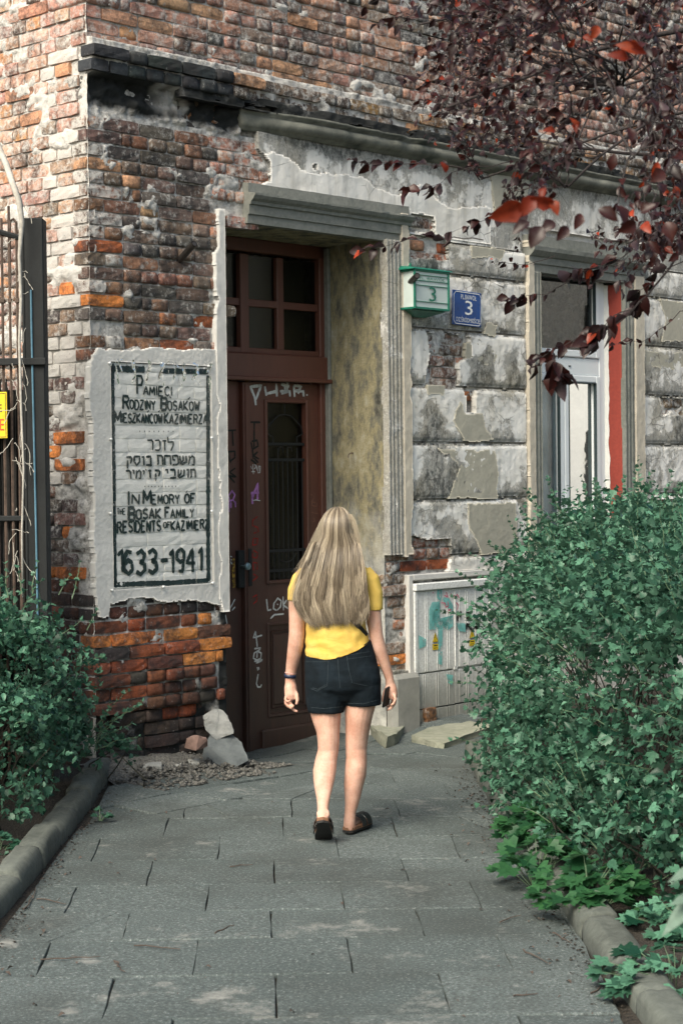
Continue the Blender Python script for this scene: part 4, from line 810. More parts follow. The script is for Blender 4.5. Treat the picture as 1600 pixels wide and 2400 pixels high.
kb = MB(); a, z_ = dq(562, 1326); kb.tube([(a-.03, DY-.045, z_), (a-.03, DY-.10, z_)], .008, 8); kb.tube([(a-.03, DY-.095, z_), (a-.03, DY-.103, z_), (a-.03, DY-.115, z_), (a-.03, DY-.12, z_)], [.015, .026, .024, .012], 14); build('door_knob', kb, simple('blue_grey_metal', (.22, .32, .36), .4, .6), DO, True)
# tags sprayed and scratched on the door
def GP(mb, lines, wd, w, s=1.):         # polylines in photo pixels on a plane w from the wall
    for l in lines:
        pts = [fac(x, y, w) for x, y in l]; ribbon(mb, pts, wd, -w)
def C5(pts): return [(500+x*.1914, 850+y*.1914) for x, y in pts]
def C6(pts): return [(500+x*.2041, 1300+y*.2041) for x, y in pts]
gw_ = DW+.022; g = MB()
GP(g, [C5(p) for p in ([(520, 520), (510, 430), (455, 295), (585, 280), (520, 455)], [(630, 290), (650, 405)], [(650, 380), (775, 350)], [(770, 255), (778, 415)], [(830, 265), (930, 290)], [(910, 240), (905, 285)], [(875, 285), (880, 345)], [(905, 290), (905, 345)], [(815, 350), (935, 352), (938, 415)], [(830, 375), (925, 352)], [(985, 280), (995, 420)], [(985, 280), (1075, 290), (1050, 335), (1000, 350)], [(1035, 380), (1050, 350), (1100, 350), (1105, 415)], [(1145, 385), (1147, 405)])], .020, gw_)
build('tag_lettering', g, 'gwhite', DO)
g = MB(); GP(g, [C5(p) for p in ([(460, 1265), (470, 1300)], [(485, 1245), (490, 1365)], [(465, 1335), (510, 1335)], [(500, 1250), (520, 1255), (515, 1290), (500, 1300)], [(530, 1260), (535, 1320)], [(555, 1270), (545, 1350), (570, 1345), (575, 1270), (555, 1265)], [(480, 1690), (520, 1680), (575, 1690)])], .006, gw_)
GP(g, [C6(p) for p in ([(610, 510), (625, 640), (665, 630)], [(725, 640), (690, 620), (695, 560), (740, 500), (780, 530), (770, 600), (730, 640)], [(730, 565), (745, 575)], [(800, 480), (805, 640)], [(840, 520), (805, 580), (860, 620)], [(655, 735), (700, 690), (810, 680)],
 [(505, 1060), (485, 880), (460, 955), (560, 925)], [(470, 1080), (545, 1070)], [(540, 1085), (470, 1130), (460, 1190), (500, 1210), (545, 1190), (550, 1130), (510, 1110)], [(505, 1110), (500, 1185)], [(470, 1225), (565, 1205)], [(490, 1245), (560, 1215)], [(505, 1290), (512, 1330)], [(522, 1290), (525, 1320)], [(515, 1370), (495, 1480), (510, 1520), (540, 1520), (555, 1490)])], .0115, gw_); build('tag_lettering', g, 'gwhite', DO)
g = MB(); gl_ = DW+.016; GP(g, [C6(p) for p in ([(190, 530), (165, 610)], [(250, 510), (180, 640)], [(250, 600), (215, 640)], [(140, 690), (160, 800)], [(200, 60), (215, 60)], [(195, 20), (215, 25)], [(200, 80), (220, 115)])], .009, gl_); build('tag_lettering', g, 'gwhite', DO)
g = MB(); GP(g, [C5(p) for p in ([(455, 728), (575, 730)], [(502, 730), (500, 950)], [(470, 965), (535, 950), (550, 1020), (480, 1060), (462, 975)], [(500, 965), (498, 1040)], [(480, 1060), (490, 1180)], [(545, 1090), (490, 1140), (560, 1180)], [(460, 1185), (530, 1240)], [(500, 1170), (550, 1225)])], .014, gw_)
GP(g, [C5(p) for p in ([(170, 832), (280, 825)], [(235, 830), (245, 1020)], [(180, 1090), (265, 1085), (268, 1160), (205, 1210)], [(185, 1090), (210, 1230)], [(270, 1290), (200, 1340), (280, 1400), (180, 1385)], [(190, 1385), (265, 1470)])], .012, gl_); build('tag_lettering', g, 'gblack', DO)
g = MB(); GP(g, [C5(p) for p in ([(470, 1670), (545, 1480), (540, 1680)], [(460, 1600), (560, 1590)], [(475, 1610), (480, 1730)])], .018, gw_); GP(g, [C5(p) for p in ([(205, 1690), (185, 1630), (230, 1570), (265, 1620), (240, 1680), (185, 1700)], [(240, 1680), (280, 1730)], [(190, 1700), (192, 1830)], [(215, 1710), (216, 1780)], [(270, 1700), (272, 1770)])], .013, gl_); build('tag_lettering', g, 'gpurple', DO)
g = MB(); GP(g, [[(590+a, b_) for a, b_ in q] for q in ([(14, 1210), (2, 1220), (2, 1232), (14, 1236), (16, 1246), (4, 1250)], [(4, 1262), (14, 1262), (12, 1276), (2, 1278), (4, 1262)], [(4, 1290), (14, 1296), (12, 1308), (2, 1306), (2, 1292)], [(3, 1318), (13, 1320), (13, 1334), (4, 1336), (3, 1320)], [(4, 1345), (14, 1352), (2, 1362)], [(2, 1400), (12, 1394), (12, 1408), (3, 1416)])], .009, gw_); build('tag_lettering', g, 'gred', DO)
g = MB(); GP(g, [C6(p) for p in ([(780, 1180), (720, 1140), (715, 1060), (760, 985), (830, 1010), (835, 1100), (780, 1180), (745, 1160)], [(790, 1240), (830, 1190)], [(830, 1240), (828, 1310)], [(775, 1315), (815, 1380)], [(930, 1450), (980, 1385)])], .013, DW+.010); build('tag_lettering', g, 'gyellow', DO)
g = MB(); GP(g, [C5([(410, 215), (412, 330)]), C5([(435, 2080), (440, 2350)]), C6([(230, 40), (235, 380)]), C6([(400, 40), (405, 350)])], .028, gw_); build('worn_paint', g, 'oldyellow', DO)
g = MB(); GP(g, [C5(p) for p in ([(1190, 1610), (1240, 1650), (1200, 1700), (1270, 1720), (1260, 1760), (1200, 1750), (1210, 1690)], [(1195, 1830), (1280, 1850)], [(1200, 1960), (1240, 1940), (1230, 1900)])], .006, gw_); build('scratches', g, 'scratch', DO)

# ---------------------------------------------------------------- window
WD = empty('window', (0, 0, 0)); WD.parent = BR; WW = -.14; WY = .14
def wq(px, py): return fac(px, py, WW)
m = MB(); ul, ur = WU0+.0, wq(1404, 900)[0]; print('win ur', ur, WU1)
m = MB(); fr_ = .055
zT_ = wq(1300, 640)[1]; zMid1 = wq(1330, 835)[1]; zMid0 = wq(1330, 882)[1]
m.box(ul, ur, WY-.03, WY+.05, zT_-.002, WZ1, .006)
m.box(ur-.05, ur+.02, WY-.035, WY+.05, WZ0, WZ1, .006); m.box(ul-.1, ul+.0, WY-.03, WY+.05, WZ0, WZ1, .006); m.box(ul, ur-.05, WY-.028, WY+.05, zMid0+.012, zMid1-.012, .006); m.box(ul, ur, WY-.03, WY+.05, WZ0, WZ0+.06, .006); build('frame', m, 'pvc', WD)
def sash(a, b_, z0, z1, d=.056):
    q = MB(); q.box(a, a+d, WY-.045, WY+.03, z0, z1, .008); q.box(b_-d, b_, WY-.045, WY+.03, z0, z1, .008); q.box(a+d, b_-d, WY-.044, WY+.03, z1-d, z1, .008); q.box(a+d, b_-d, WY-.044, WY+.03, z0, z0+d, .008); o = build('sash', q, 'pvc', WD)
    q = MB(); q.box(a+d, a+d+.006, WY-.047, WY-.02, z0+d, z1-d); q.box(b_-d-.006, b_-d, WY-.047, WY-.02, z0+d, z1-d); q.box(a+d, b_-d, WY-.047, WY-.02, z1-d-.006, z1-d); build('gasket', q, 'gasket', WD)
    q = MB(); q.add([(a+d, WY-.006, z0+d), (b_-d, WY-.006, z0+d), (b_-d, WY-.006, z1-d), (a+d, WY-.006, z1-d)], [(0, 1, 2, 3)]); build('pane', q, 'glass', WD)
sash(ul-.02, ur-.052, zMid1-.008, zT_+.01)
mc0, mc1 = wq(1300, 1050)[0], wq(1322, 1050)[0]
sash(ul-.06, wq(1312, 1050)[0]-.003, WZ0+.02, zMid0+.010); sash(wq(1312, 1050)[0]+.003, ur-.052, WZ0+.02, zMid0+.010)
q = MB(); q.box((ul+ur)/2+.05, (ul+ur)/2+.075, WY-.036, WY-.02, (zMid0+zMid1)/2-.004, (zMid0+zMid1)/2+.004); build('drain_slot', q, 'gasket', WD)
q = MB(); q.box(ul-.3, ur+.2, 2.2, 2.25, .8, 3.6); build('room_wall', q, 'unlit_room', WD)  # near-black panel stands in for the shade inside the room
q = MB(); us3 = np.linspace(ul-.1, ur, 90); A, B = np.meshgrid(us3, np.array([WZ0, zMid0]), indexing='ij'); q.grid(np.stack([A, WY+.066+.010*np.sin(A*70+np.sin(A*23)*2), B], -1)); build('pale_pane_backing', q, simple('pale_backing', (.80, .84, .83), .9, 0, .45, 3, 0), WD, True)  # added pale sheet stands in for the reflection in the lower panes
# reveal: smooth white inner band, red primed outer band
def wy(px, py):          # depth on the right reveal plane u=WU1
    r = ray(px, py); t = (WU1+T.dot(K))/T.dot(r) if abs(T.dot(r)) > 1e-6 else 0; P = Vector((0, 0, EYE))+r*t; return -(P-K).dot(NN)
yr = .078; SPL = (WU1-ur)/.14
rb = lambda Z: yr+.010*(fbm(Z*9, Z*0, 4)-.5)*2
zs3 = np.arange(WZ0, WZ1, .02)
for nm, y0f, y1f, mt, du in (('red_reveal', lambda z: z*0-.01, rb, 'red', 0.), ('white_reveal', rb, lambda z: z*0+.16, 'white', .003)):
    A = np.stack([y0f(zs3)*(1-t)+y1f(zs3)*t for t in np.linspace(0, 1, 12)], 0); B = np.tile(zs3, (12, 1)); q = MB(); q.grid(np.stack([WU1-du-np.maximum(A, 0)*SPL+(fbm(A*10, B*5, 4)-.5)*.008, A, B], -1)); o = build(nm, q, mt, WD, True)
q = MB(); q.box(WU0-.03, WU0+.0, -.0, .26, WZ0, WZ1); q.box(WU0, WU1, .0, .26, WZ1, WZ1+.03); q.box(WU0-.05, WU1+.05, -.06, .26, WZ0-.06, WZ0, .01); build('sill', q, 'greymould', WD)
# ================================================================= THINGS ON THE WALL
def wall_empty(name, u, w, z, label, cat, group=None): return empty(name, FW(u, w, z), TH, label, cat, group)
# memorial painted on whitewashed bricks inside a plaster border
mu0, mz0 = SU0, SZ0
ME = wall_empty('memorial_panel', 0, 0, 0, 'memorial inscription in black brush letters on whitewashed bricks with a grey cement border', 'memorial')
bo = [fac(*p, .03) for p in ((222, 832), (235, 818), (300, 822), (370, 812), (430, 820), (500, 816), (512, 812), (524, 900), (526, 1100), (530, 1290), (526, 1330), (533, 1400), (522, 1418), (490, 1412), (440, 1405), (400, 1412), (350, 1400), (300, 1405), (262, 1416), (258, 1444), (240, 1446), (230, 1400), (228, 1330), (222, 1250), (226, 1180), (219, 1080), (222, 1000), (212, 930), (216, 860))]
def kb_(U, Z): return inpoly(*nzp(U, Z, .010, 26), bo) & ~((U > SU0) & (U < SU1) & (Z > SZ0) & (Z < SZ1))
relief('cement_border', np.arange(-.02, U0+.03, .007), np.arange(fac(250, 1450)[1], fac(250, 805)[1], .007), lambda U, Z: .020+(fbm(U*9, Z*9, 3)-.5)*.006+.003*(fbm(U*90, Z*90, 2)-.5), 'cement', ME, lambda U, Z: kb_(U, Z) & (U < U0+.004), {}, skirt=.045)
zc = SZ0+.004; k = 0
WB = [brick_proto(L_, .074, 200+i, .03) for i, L_ in enumerate((.13, .13, .13, .27, .27, .27))]; WBM = []
for V, Fa in WB: me = bpy.data.meshes.new('brick'); me.from_pydata([(x, y*.55, z) for x, y, z in V], [], Fa); me.materials.append(M['white']); me.update(); WBM.append(me)
while zc < SZ1-.03:
    u = SU0+.004; h = min(.078, SZ1-zc-.003)
    while u < SU1-.03:
        t = random.choice((0, 1, 2, 3, 4, 5)) if k % 2 else random.choice((0, 1, 2, 0, 1, 3)); L_ = .13 if t < 3 else .27
        le = min(L_, SU1-u-.003)
        if SU1-u-le < .05: le = SU1-u-.003
        o = bpy.data.objects.new('brick', WBM[t]); COL.objects.link(o); o.parent = ME; o.location = (u+le/2, -.008+random.uniform(-.0015, .002), zc+h/2); o.scale = (le/L_*.985, 1, h/.078); u += le+.004
    zc += .0805; k += 1
relief('whitewash', np.arange(SU0, SU1+.006, .007), np.arange(SZ0, SZ1, .007), lambda U, Z: .0022+(fbm(U*30, Z*30, 3)-.5)*.006, 'white', ME, None, {})
# lettering: (text, x0, x1, baseline y, top y, stroke width px)
g = MB(); g2 = MB(); LW = .0125
def line(text, x0, x1, yb, yt, wd=4.2, m_=None, gap=1.5):
    a, z0 = fac(x0, yb, LW); b, z1 = fac(x1, yb-(yb-yt), LW); xm = (x0+x1)/2; z0 = fac(xm, yb, LW)[1]; z1 = fac(xm, yt, LW)[1]
    glyphs(g if m_ is None else m_, text, a, b, z0, z1, wd*.0031*1.02, -LW, .0012, gap)
for t in [('P', 322, 335, 924, 882, 5), ('AMIECI', 337, 402, 927, 906, 4), ('R', 289, 302, 959, 928, 5.5), ('ODZINY', 305, 364, 960, 938, 4), ('B', 378, 391, 961, 933, 6), ('OSAKOW', 394, 467, 962, 940, 4), ('M', 269, 284, 990, 964, 5.5), ('IESZKANCOW', 287, 380, 991, 970, 4.2), ('K', 386, 395, 993, 968, 4.5), ('AZIMIERZA', 398, 486, 993, 972, 4),
          ('rkzl', 346, 407, 1055, 1032, 3.6), ('qsvb', 297, 357, 1091, 1071, 4.6), ('thpwm', 369, 455, 1089, 1068, 4.6), ("rymy'z", 296, 356, 1122, 1103, 4.2), ('q', 363, 375, 1122, 1103, 4.5), ('y', 388, 393, 1119, 1102, 4), ('bwvt', 399, 458, 1120, 1101, 4.4),
          ('I', 296, 302, 1183, 1150, 5), ('N', 310, 326, 1181, 1158, 4.2), ('M', 336, 354, 1181, 1150, 6), ('EMORY', 357, 421, 1181, 1160, 4), ('OF', 433, 458, 1179, 1157, 4.4), ('THE', 275, 294, 1206, 1192, 3), ('B', 303, 316, 1219, 1190, 7), ('OSAK', 320, 377, 1216, 1193, 5), ('F', 388, 398, 1214, 1190, 5), ('AMILY', 401, 455, 1213, 1193, 4),
          ('RESIDENTS', 276, 377, 1247, 1222, 4.6), ('OF', 384, 399, 1237, 1223, 3), ('KAZIMIERZ', 402, 489, 1241, 1220, 4.2), ('1', 277, 287, 1341, 1290, 7), ('633', 291, 367, 1344, 1289, 8.5), ('-', 377, 394, 1325, 1304, 8), ('1941', 399, 472, 1340, 1286, 7.5)]: line(*t)
for q in ([(441, 936), (446, 931)], [(345, 966), (350, 962)], [(371, 966), (375, 962)], [(398, 929), (401, 933)], [(436, 1155), (440, 1150)]): ribbon(g, [fac(a, b, LW) for a, b in q], .010, -LW)
for x0, x1, y, n in ((328, 406, 1011, 8), (340, 412, 1140, 10)):
    for i in range(n): a, z_ = fac(x0+(x1-x0)*i/(n-1), y, LW); ribbon(g, [(a, z_-.004), (a+.001, z_+.004)], .008, -LW)
build('painted_letters', g, 'ink', ME)
g = MB(); w_ = LW-.002
for l, wd in (([(264, 852), (265, 1000), (267, 1100), (268, 1200), (269, 1300), (270, 1372)], .030), ([(488, 880), (488, 1000), (488, 1100), (488, 1200), (488, 1300), (489, 1362)], .032), ([(265, 1371), (330, 1368), (400, 1366), (489, 1360)], .030), ([(254, 1292), (266, 1300)], .02)): ribbon(g, [fac(a, b, w_) for a, b in l], wd, -w_)
ribbon(g, [fac(a, b, w_) for a, b in [(260, 864), (340, 866)]], .040, -w_); ribbon(g, [fac(a, b, w_) for a, b in [(378, 869), (488, 871)]], .032, -w_); build('painted_frame', g, 'inkworn', ME)
# clear film pinned over it
FU0, FU1, FZ0, FZ1 = fac(253, 1100)[0], fac(500, 1100)[0], fac(375, 1384, .03)[1], fac(375, 846, .03)[1]
A, B = np.meshgrid(np.linspace(FU0, FU1, 150), np.linspace(FZ0, FZ1, 260), indexing='ij')
f = smooth(FZ1-.22, FZ1-.03, B); rd = np.zeros_like(A)
for cx_ in (FU0+.04, (FU0+FU1)/2+.06, FU1-.04):
    r = np.hypot(A-cx_, B-FZ1+.01); th = np.arctan2(A-cx_, FZ1-B+.02); rd += np.sin(th*11+cx_*9)*.006*np.exp(-(r/.14)**2)*smooth(.0, .03, r)
Wf = .027+f*(.008*np.sin(A*60+fbm(A*9, B*9)*8)+.010*(fbm(A*22, B*9, 4)-.5))+rd+.0025*np.sin(A*9+B*4)+.0015*np.sin(B*26)
mb = MB(); mb.grid(np.stack([A, -Wf, B], -1)); fo = build('plastic_sheet', mb, 'film', smooth_=True, loc=K, rz=TH); tag(fo, 'clear plastic sheet pinned over the memorial, crumpled along its top edge', 'plastic sheet')
for i, (x, y) in enumerate(((258, 851), (379, 851), (490, 858), (261, 1029), (497, 1026), (260, 1203), (497, 1198), (264, 1383), (384, 1375), (499, 1366))):
    a, z_ = fac(x, y, .033); mb = MB(); mb.tube([(0, .01, 0), (0, -.004, 0), (0, -.008, 0)], [.007, .0075, .004], 10); build('pin', mb, 'enwhite', fo, True, loc=(a, -.032, z_))
# blue number plate
a0, z1 = fac(1058, 679, .05); a1 = fac(1126, 730, .05)[0]; z1 = fac(1091, 683, .05)[1]; z0 = fac(1091, 764, .05)[1]; pc = ((a0+a1)/2, (z0+z1)/2); hw, hh = (a1-a0)/2, (z1-z0)/2
PL = wall_empty('number_plate', pc[0], .052, pc[1], 'blue enamel house number plate 3 with white lettering, right of the green lantern', 'number plate'); PL.rotation_euler = (0, R(1.5), TH)
m = MB(); m.box(-hw, hw, -.004, .004, -hh, hh, .003); build('plate', m, 'blue', PL)
m = MB(); t, c_ = .0035, .022; x, z = hw-.010, hh-.010; oc = [(-x+c_, z), (x-c_, z), (x, z-c_), (x, -z+c_), (x-c_, -z), (-x+c_, -z), (-x, -z+c_), (-x, z-c_), (-x+c_, z)]; ribbon(m, oc, .005, -.0065); build('plate_border', m, 'enwhite', PL)
lettering('plate_lettering', 'PL.BAWÓŁ', 'enwhite', PL, -hw*.45, hw*.62, hh*.52, hh*.86, -.0068); lettering('plate_lettering', '3', 'enwhite', PL, -hw*.16, hw*.36, -hh*.36, hh*.46, -.0068); lettering('plate_lettering', 'DZ.ŚRÓDMIEŚCIE', 'enwhite', PL, -hw*.76, hw*.86, -hh*.80, -hh*.46, -.0068)
for sx in (-1, 1):
    for sz in (-1, 1): m = MB(); m.tube([(sx*(hw-.009), -.004, sz*(hh-.009)), (sx*(hw-.009), -.008, sz*(hh-.009))], .003, 8); build('screw', m, 'iron', PL)
# green lantern with the house number
LNw = .17; lp = [(970, 632), (1052, 630), (1050, 724), (973, 728)]; P0, P1 = fac(970, 680, LNw), fac(1052, 680, LNw); lz1 = fac(1010, 634, LNw)[1]; lz0 = fac(1010, 726, LNw)[1]; lu0, lu1 = P0[0], P1[0]
LA = wall_empty('lantern', (lu0+lu1)/2, 0, lz0, 'green house number lantern with milky glass panes and a pitched lid on the wall', 'lantern'); h = lz1-lz0; w2 = (lu1-lu0)/2; d0, d1 = -.04, -LNw
m = MB(); m.loft([[(-w2*.80, d0, .0), (w2*.80, d0, 0), (w2*.96, d1*.8, 0), (-w2*.96, d1*.8, 0)], [(-w2*.8, d0, -.006), (w2*.8, d0, -.006), (w2*.96, d1*.8, -.006), (-w2*.96, d1*.8, -.006)], [(-w2*.3, d0, -.045), (w2*.3, d0, -.045), (w2*.3, d0-.02, -.045), (-w2*.3, d0-.02, -.045)]]); build('base', m, 'greenpaint', LA)
m = MB(); m.loft([[(-w2*1.10, d0+.02, h), (w2*1.10, d0+.02, h), (w2*1.12, d1-.015, h), (-w2*1.12, d1-.015, h)], [(-w2*1.08, d0+.02, h+.014), (w2*1.08, d0+.02, h+.014), (w2*1.10, d1-.012, h+.008), (-w2*1.10, d1-.012, h+.008)], [(-w2*.9, d0+.02, h+.035), (w2*.9, d0+.02, h+.035), (w2*.6, d0-.02, h+.032), (-w2*.6, d0-.02, h+.032)]]); m.box(-w2*.5-.01, -w2*.5+.012, d0-.02, d0+.02, h+.03, h+.055, .003); build('lid', m, 'greenpaint', LA)
m = MB(); fx, fb = w2*.96, w2*.88
for x, y in ((-fx, d1), (fx, d1), (-fb, d0), (fb, d0)): m.box(x-.008, x+.008, y-.006, y+.008, 0, h, .002)
for z_ in (.006, h-.006): m.box(-fx, fx, d1-.006, d1+.006, z_-.008, z_+.008, .002); m.box(-fx-.003, -fb+.01, d1, d0, z_-.007, z_+.007); m.box(fb-.01, fx+.003, d1, d0, z_-.007, z_+.007)
for z_ in (.19*h, .60*h, .72*h, .86*h): m.box(-fx, fx, d1-.003, d1+.002, z_-.0022, z_+.0022)
build('lantern_frame', m, 'greenpaint', LA)
m = MB(); m.box(-fx+.004, fx-.004, d1+.003, d1+.006, .01, h-.01); m.add([(-fx, d1+.006, .01), (-fb, d0, .01), (-fb, d0, h-.01), (-fx, d1+.006, h-.01)], [(0, 1, 2, 3)]); m.add([(fx, d1+.006, .01), (fb, d0, .01), (fb, d0, h-.01), (fx, d1+.006, h-.01)], [(0, 1, 2, 3)]); build('lantern_glass', m, 'frost', LA)
lettering('lantern_lettering', '3', 'greenpaint', LA, -w2*.18, w2*.22, .21*h, .58*h, d1-.005); lettering('lantern_lettering', 'PL. BAWÓŁ', 'greenpaint', LA, -w2*.72, w2*.74, .745*h, .84*h, d1-.005)
m = MB(); m.box(-.03, .03, -.045, .02, h*.3, h*.6); build('bracket', m, 'iron', LA)
# cut iron pipe stubs
for (x0, y0), (x1, y1), w1, lab in (((425, 618), (456, 571), .15, 'rusty iron pipe stub poking out of the brick corner left of the door'), ((956, 678), (977, 646), .24, 'dark iron pipe stub in front of the green lantern')):
    a, z_ = fac(x0, y0, -.0); b, z2 = fac(x1, y1, w1); P0 = FW(a, -.05, z_); P1 = FW(b, w1, z2); m = MB(); d = P1-P0; m.tube([(0, 0, 0), d*.5, d], .021, 12, False); m.tube([d, d*.9], [.0165, .0165], 12, True); o = build('pipe_stub', m, 'pipe', smooth_=False, loc=P0); tag(o, lab, 'pipe')
# small iron hook on the reveal of the door
m = MB(); m.tube([(0, 0, 0), (-.05, -.02, .0), (-.08, -.03, -.01), (-.09, -.035, -.03)], .004, 6); a = .28; o = build('wall_hook', m, 'rust', loc=FW(U1, -a, fac(800, 1062, -a)[1]), rz=TH); tag(o, 'small rusty hook sticking out of the mossy door reveal', 'hook')
# wall cabinet
cw = .035; cu0_, cu1_ = fac(971, 1500, cw)[0], fac(1149, 1500, cw)[0]; cz1 = fac(1060, 1361, cw)[1]; czb = float(ground(*tuple(FW((cu0_+cu1_)/2, .1, 0))[:2]))-.02
zA_ = fac(1060, 1569, cw)[1]; zB_ = fac(1060, 1652, cw)[1]; W_ = cu1_-cu0_; cm = fac(1064, 1450, cw)[0]-cu0_
CA = wall_empty('utility_cabinet', cu0_, 0, 0, 'pale grey electricity cabinet with two ribbed doors, teal spray and yellow warning stickers', 'cabinet')
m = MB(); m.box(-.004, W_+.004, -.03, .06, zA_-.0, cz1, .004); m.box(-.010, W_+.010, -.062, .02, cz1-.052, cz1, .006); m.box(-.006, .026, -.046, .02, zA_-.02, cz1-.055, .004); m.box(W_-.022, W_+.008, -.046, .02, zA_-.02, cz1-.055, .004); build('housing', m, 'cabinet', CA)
def ribbed(name, x0, x1, z0, z1, y, ribs):
    m = MB(); m.box(x0, x1, y, y+.02, z0, z1, .003)
    for r_ in ribs:
        xx = x0+r_*(x1-x0); m.box(xx-.0035, xx+.0035, y-.0022, y+.002, z0+.006, z1-.006, .0008)
    return build(name, m, 'cabinet', CA)
rb1 = (.20, .25, .52, .58, .80, .86); rb2 = (.12, .30, .36, .60, .84)
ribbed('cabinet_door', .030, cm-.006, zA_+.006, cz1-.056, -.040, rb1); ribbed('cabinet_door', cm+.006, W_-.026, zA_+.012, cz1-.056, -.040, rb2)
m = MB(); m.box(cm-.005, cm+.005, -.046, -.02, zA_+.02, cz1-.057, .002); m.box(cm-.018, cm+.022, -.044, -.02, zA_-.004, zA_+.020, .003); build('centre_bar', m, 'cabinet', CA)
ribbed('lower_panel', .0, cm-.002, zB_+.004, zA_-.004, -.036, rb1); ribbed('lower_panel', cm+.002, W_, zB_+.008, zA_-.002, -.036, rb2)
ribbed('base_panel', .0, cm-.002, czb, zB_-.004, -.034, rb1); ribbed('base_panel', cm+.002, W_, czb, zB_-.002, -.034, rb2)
def cq(px, py, w=.047): a, z_ = fac(px, py, w); return a-cu0_, z_
def C7(pts): return [(900+x*.2338, 1250+y*.2338) for x, y in pts]
for px, py in ((1020, 1494), (1106, 1485)):
    a, z_ = cq(px, py); m = MB(); m.prism([(a-.030, z_-.032), (a+.030, z_-.032), (a, z_+.036)], -.0445, -.0455); build('warning_sticker', m, 'yellow', CA)
    m = MB(); ribbon(m, [(a-.030, z_-.032), (a+.030, z_-.032), (a, z_+.036), (a-.030, z_-.032)], .004, -.0462); ribbon(m, [(a+.003, z_+.012), (a-.004, z_-.004), (a+.004, z_-.006), (a-.001, z_-.024)], .0035, -.0462); m.box(a-.030, a+.030, -.0455, -.0445, z_-.088, z_-.045); build('sticker_mark', m, 'black', CA)
    m = MB(); m.box(a-.030, a+.030, -.0462, -.0450, z_-.086, z_-.047); build('warning_sticker', m, 'yellow', CA)
    m = MB(); ribbon(m, [(a-.022, z_-.057), (a+.022, z_-.057)], .008, -.0468); ribbon(m, [(a-.022, z_-.074), (a+.020, z_-.074)], .005, -.0468); build('sticker_mark', m, 'black', CA)
g = MB()
def blob(mb, pts, y):      # filled spray shape
    pl = [cq(*p) for p in pts]; c = (sum(p[0] for p in pl)/len(pl), sum(p[1] for p in pl)/len(pl)); n = len(pl); mb.add([(c[0], y, c[1])]+[(a, y, b) for a, b in pl], [(0, i+1, (i+1) % n+1) for i in range(n)])
for pts in ([(530, 530), (580, 530), (578, 640), (560, 680), (528, 650)], [(450, 760), (480, 690), (560, 680), (490, 790), (475, 900), (530, 960), (640, 920), (690, 820), (690, 930), (640, 970), (450, 965)], [(580, 640), (650, 650), (690, 720), (690, 800), (660, 760), (600, 700)], [(345, 1020), (420, 1060), (415, 1130), (350, 1160)], [(540, 970), (585, 970), (580, 1320), (545, 1310)], [(620, 1410), (690, 1420), (680, 1520), (640, 1500)], [(720, 900), (815, 900), (815, 990), (750, 980)]): blob(g, C7(pts), -.0467)
build('spray_paint', g, 'teal', CA)
g = MB()
for p in ([(620, 590), (640, 640), (600, 620)], [(665, 600), (680, 640), (700, 620), (710, 650), (730, 610), (750, 650)], [(570, 695), (610, 700), (615, 740), (640, 730), (635, 680)], [(640, 770), (670, 765)], [(640, 795), (668, 798)], [(720, 690), (740, 720), (730, 770)], [(485, 590), (493, 600)]): ribbon(g, [cq(*q) for q in C7(p)], .010, -.0472)
build('spray_paint', g, 'pink', CA)
g = MB()
for p in ([(730, 785), (770, 835)], [(772, 785), (728, 830)], [(733, 830), (735, 880)], [(820, 800), (860, 800), (858, 860), (822, 840)], [(820, 905), (880, 965)], [(825, 910), (822, 965)], [(860, 910), (830, 930)], [(905, 895), (945, 895), (945, 940), (900, 940)], [(915, 940), (945, 975)]): ribbon(g, [cq(*q) for q in C7(p)], .022, -.0472)
for p in ([(732, 860), (730, 1050)], [(775, 840), (772, 870)], [(822, 965), (820, 1040)], [(950, 975), (952, 1170)]): ribbon(g, [cq(*q) for q in C7(p)], .004, -.0472)
build('spray_paint', g, 'black', CA)

# ================================================================= LOOSE STONES
def stone(name, mat, loc, pts, label, cat, sub=2, amp=.01, rz=0, seed=0, flat=True):
    bm = bmesh.new(); vs = [bm.verts.new(p) for p in pts]; r = bmesh.ops.convex_hull(bm, input=vs)
    for v in [v for v in bm.verts if not v.link_faces]: bm.verts.remove(v)
    bmesh.ops.triangulate(bm, faces=bm.faces); bmesh.ops.subdivide_edges(bm, edges=bm.edges, cuts=sub, use_grid_fill=True); rnd = random.Random(seed)
    for v in bm.verts:
        n = fbm(np.array([v.co.x*22+seed, v.co.y*22]), np.array([v.co.z*22, v.co.z*22+v.co.x*15]), 3); v.co += Vector((n[0]-.5, n[1]-.5, (n[0]+n[1])/2-.5))*amp*2
    m = MB(); m.addbm(bm); o = build(name, m, mat, loc=loc, rz=rz); return tag(o, label, cat) if label else o
rp = FW(*world2uw(*atZ(528, 1782).xy), 0); rp.z = float(ground(rp.x, rp.y)); dR = rp.y-.34
def rk(px, py, dy=0): p = atY(px, py, dR+dy); return (p.x-rp.x, p.y-rp.y, p.z-rp.z)
RS = empty('broken_stone', rp, 0, 'broken grey stone block leaning at the door jamb beside the memorial corner', 'stone')
o = stone('slate_slab', 'rockdark', (0, 0, 0), [rk(475, 1770), rk(490, 1797, -.02), rk(550, 1800, -.03), rk(581, 1782, .02), rk(565, 1740, .08), rk(545, 1722, .10), rk(494, 1718, .06), rk(480, 1745), rk(500, 1730, .25), rk(560, 1755, .28), rk(490, 1760, .25)], None, None, 3, .010, 0, 1); o.parent = RS
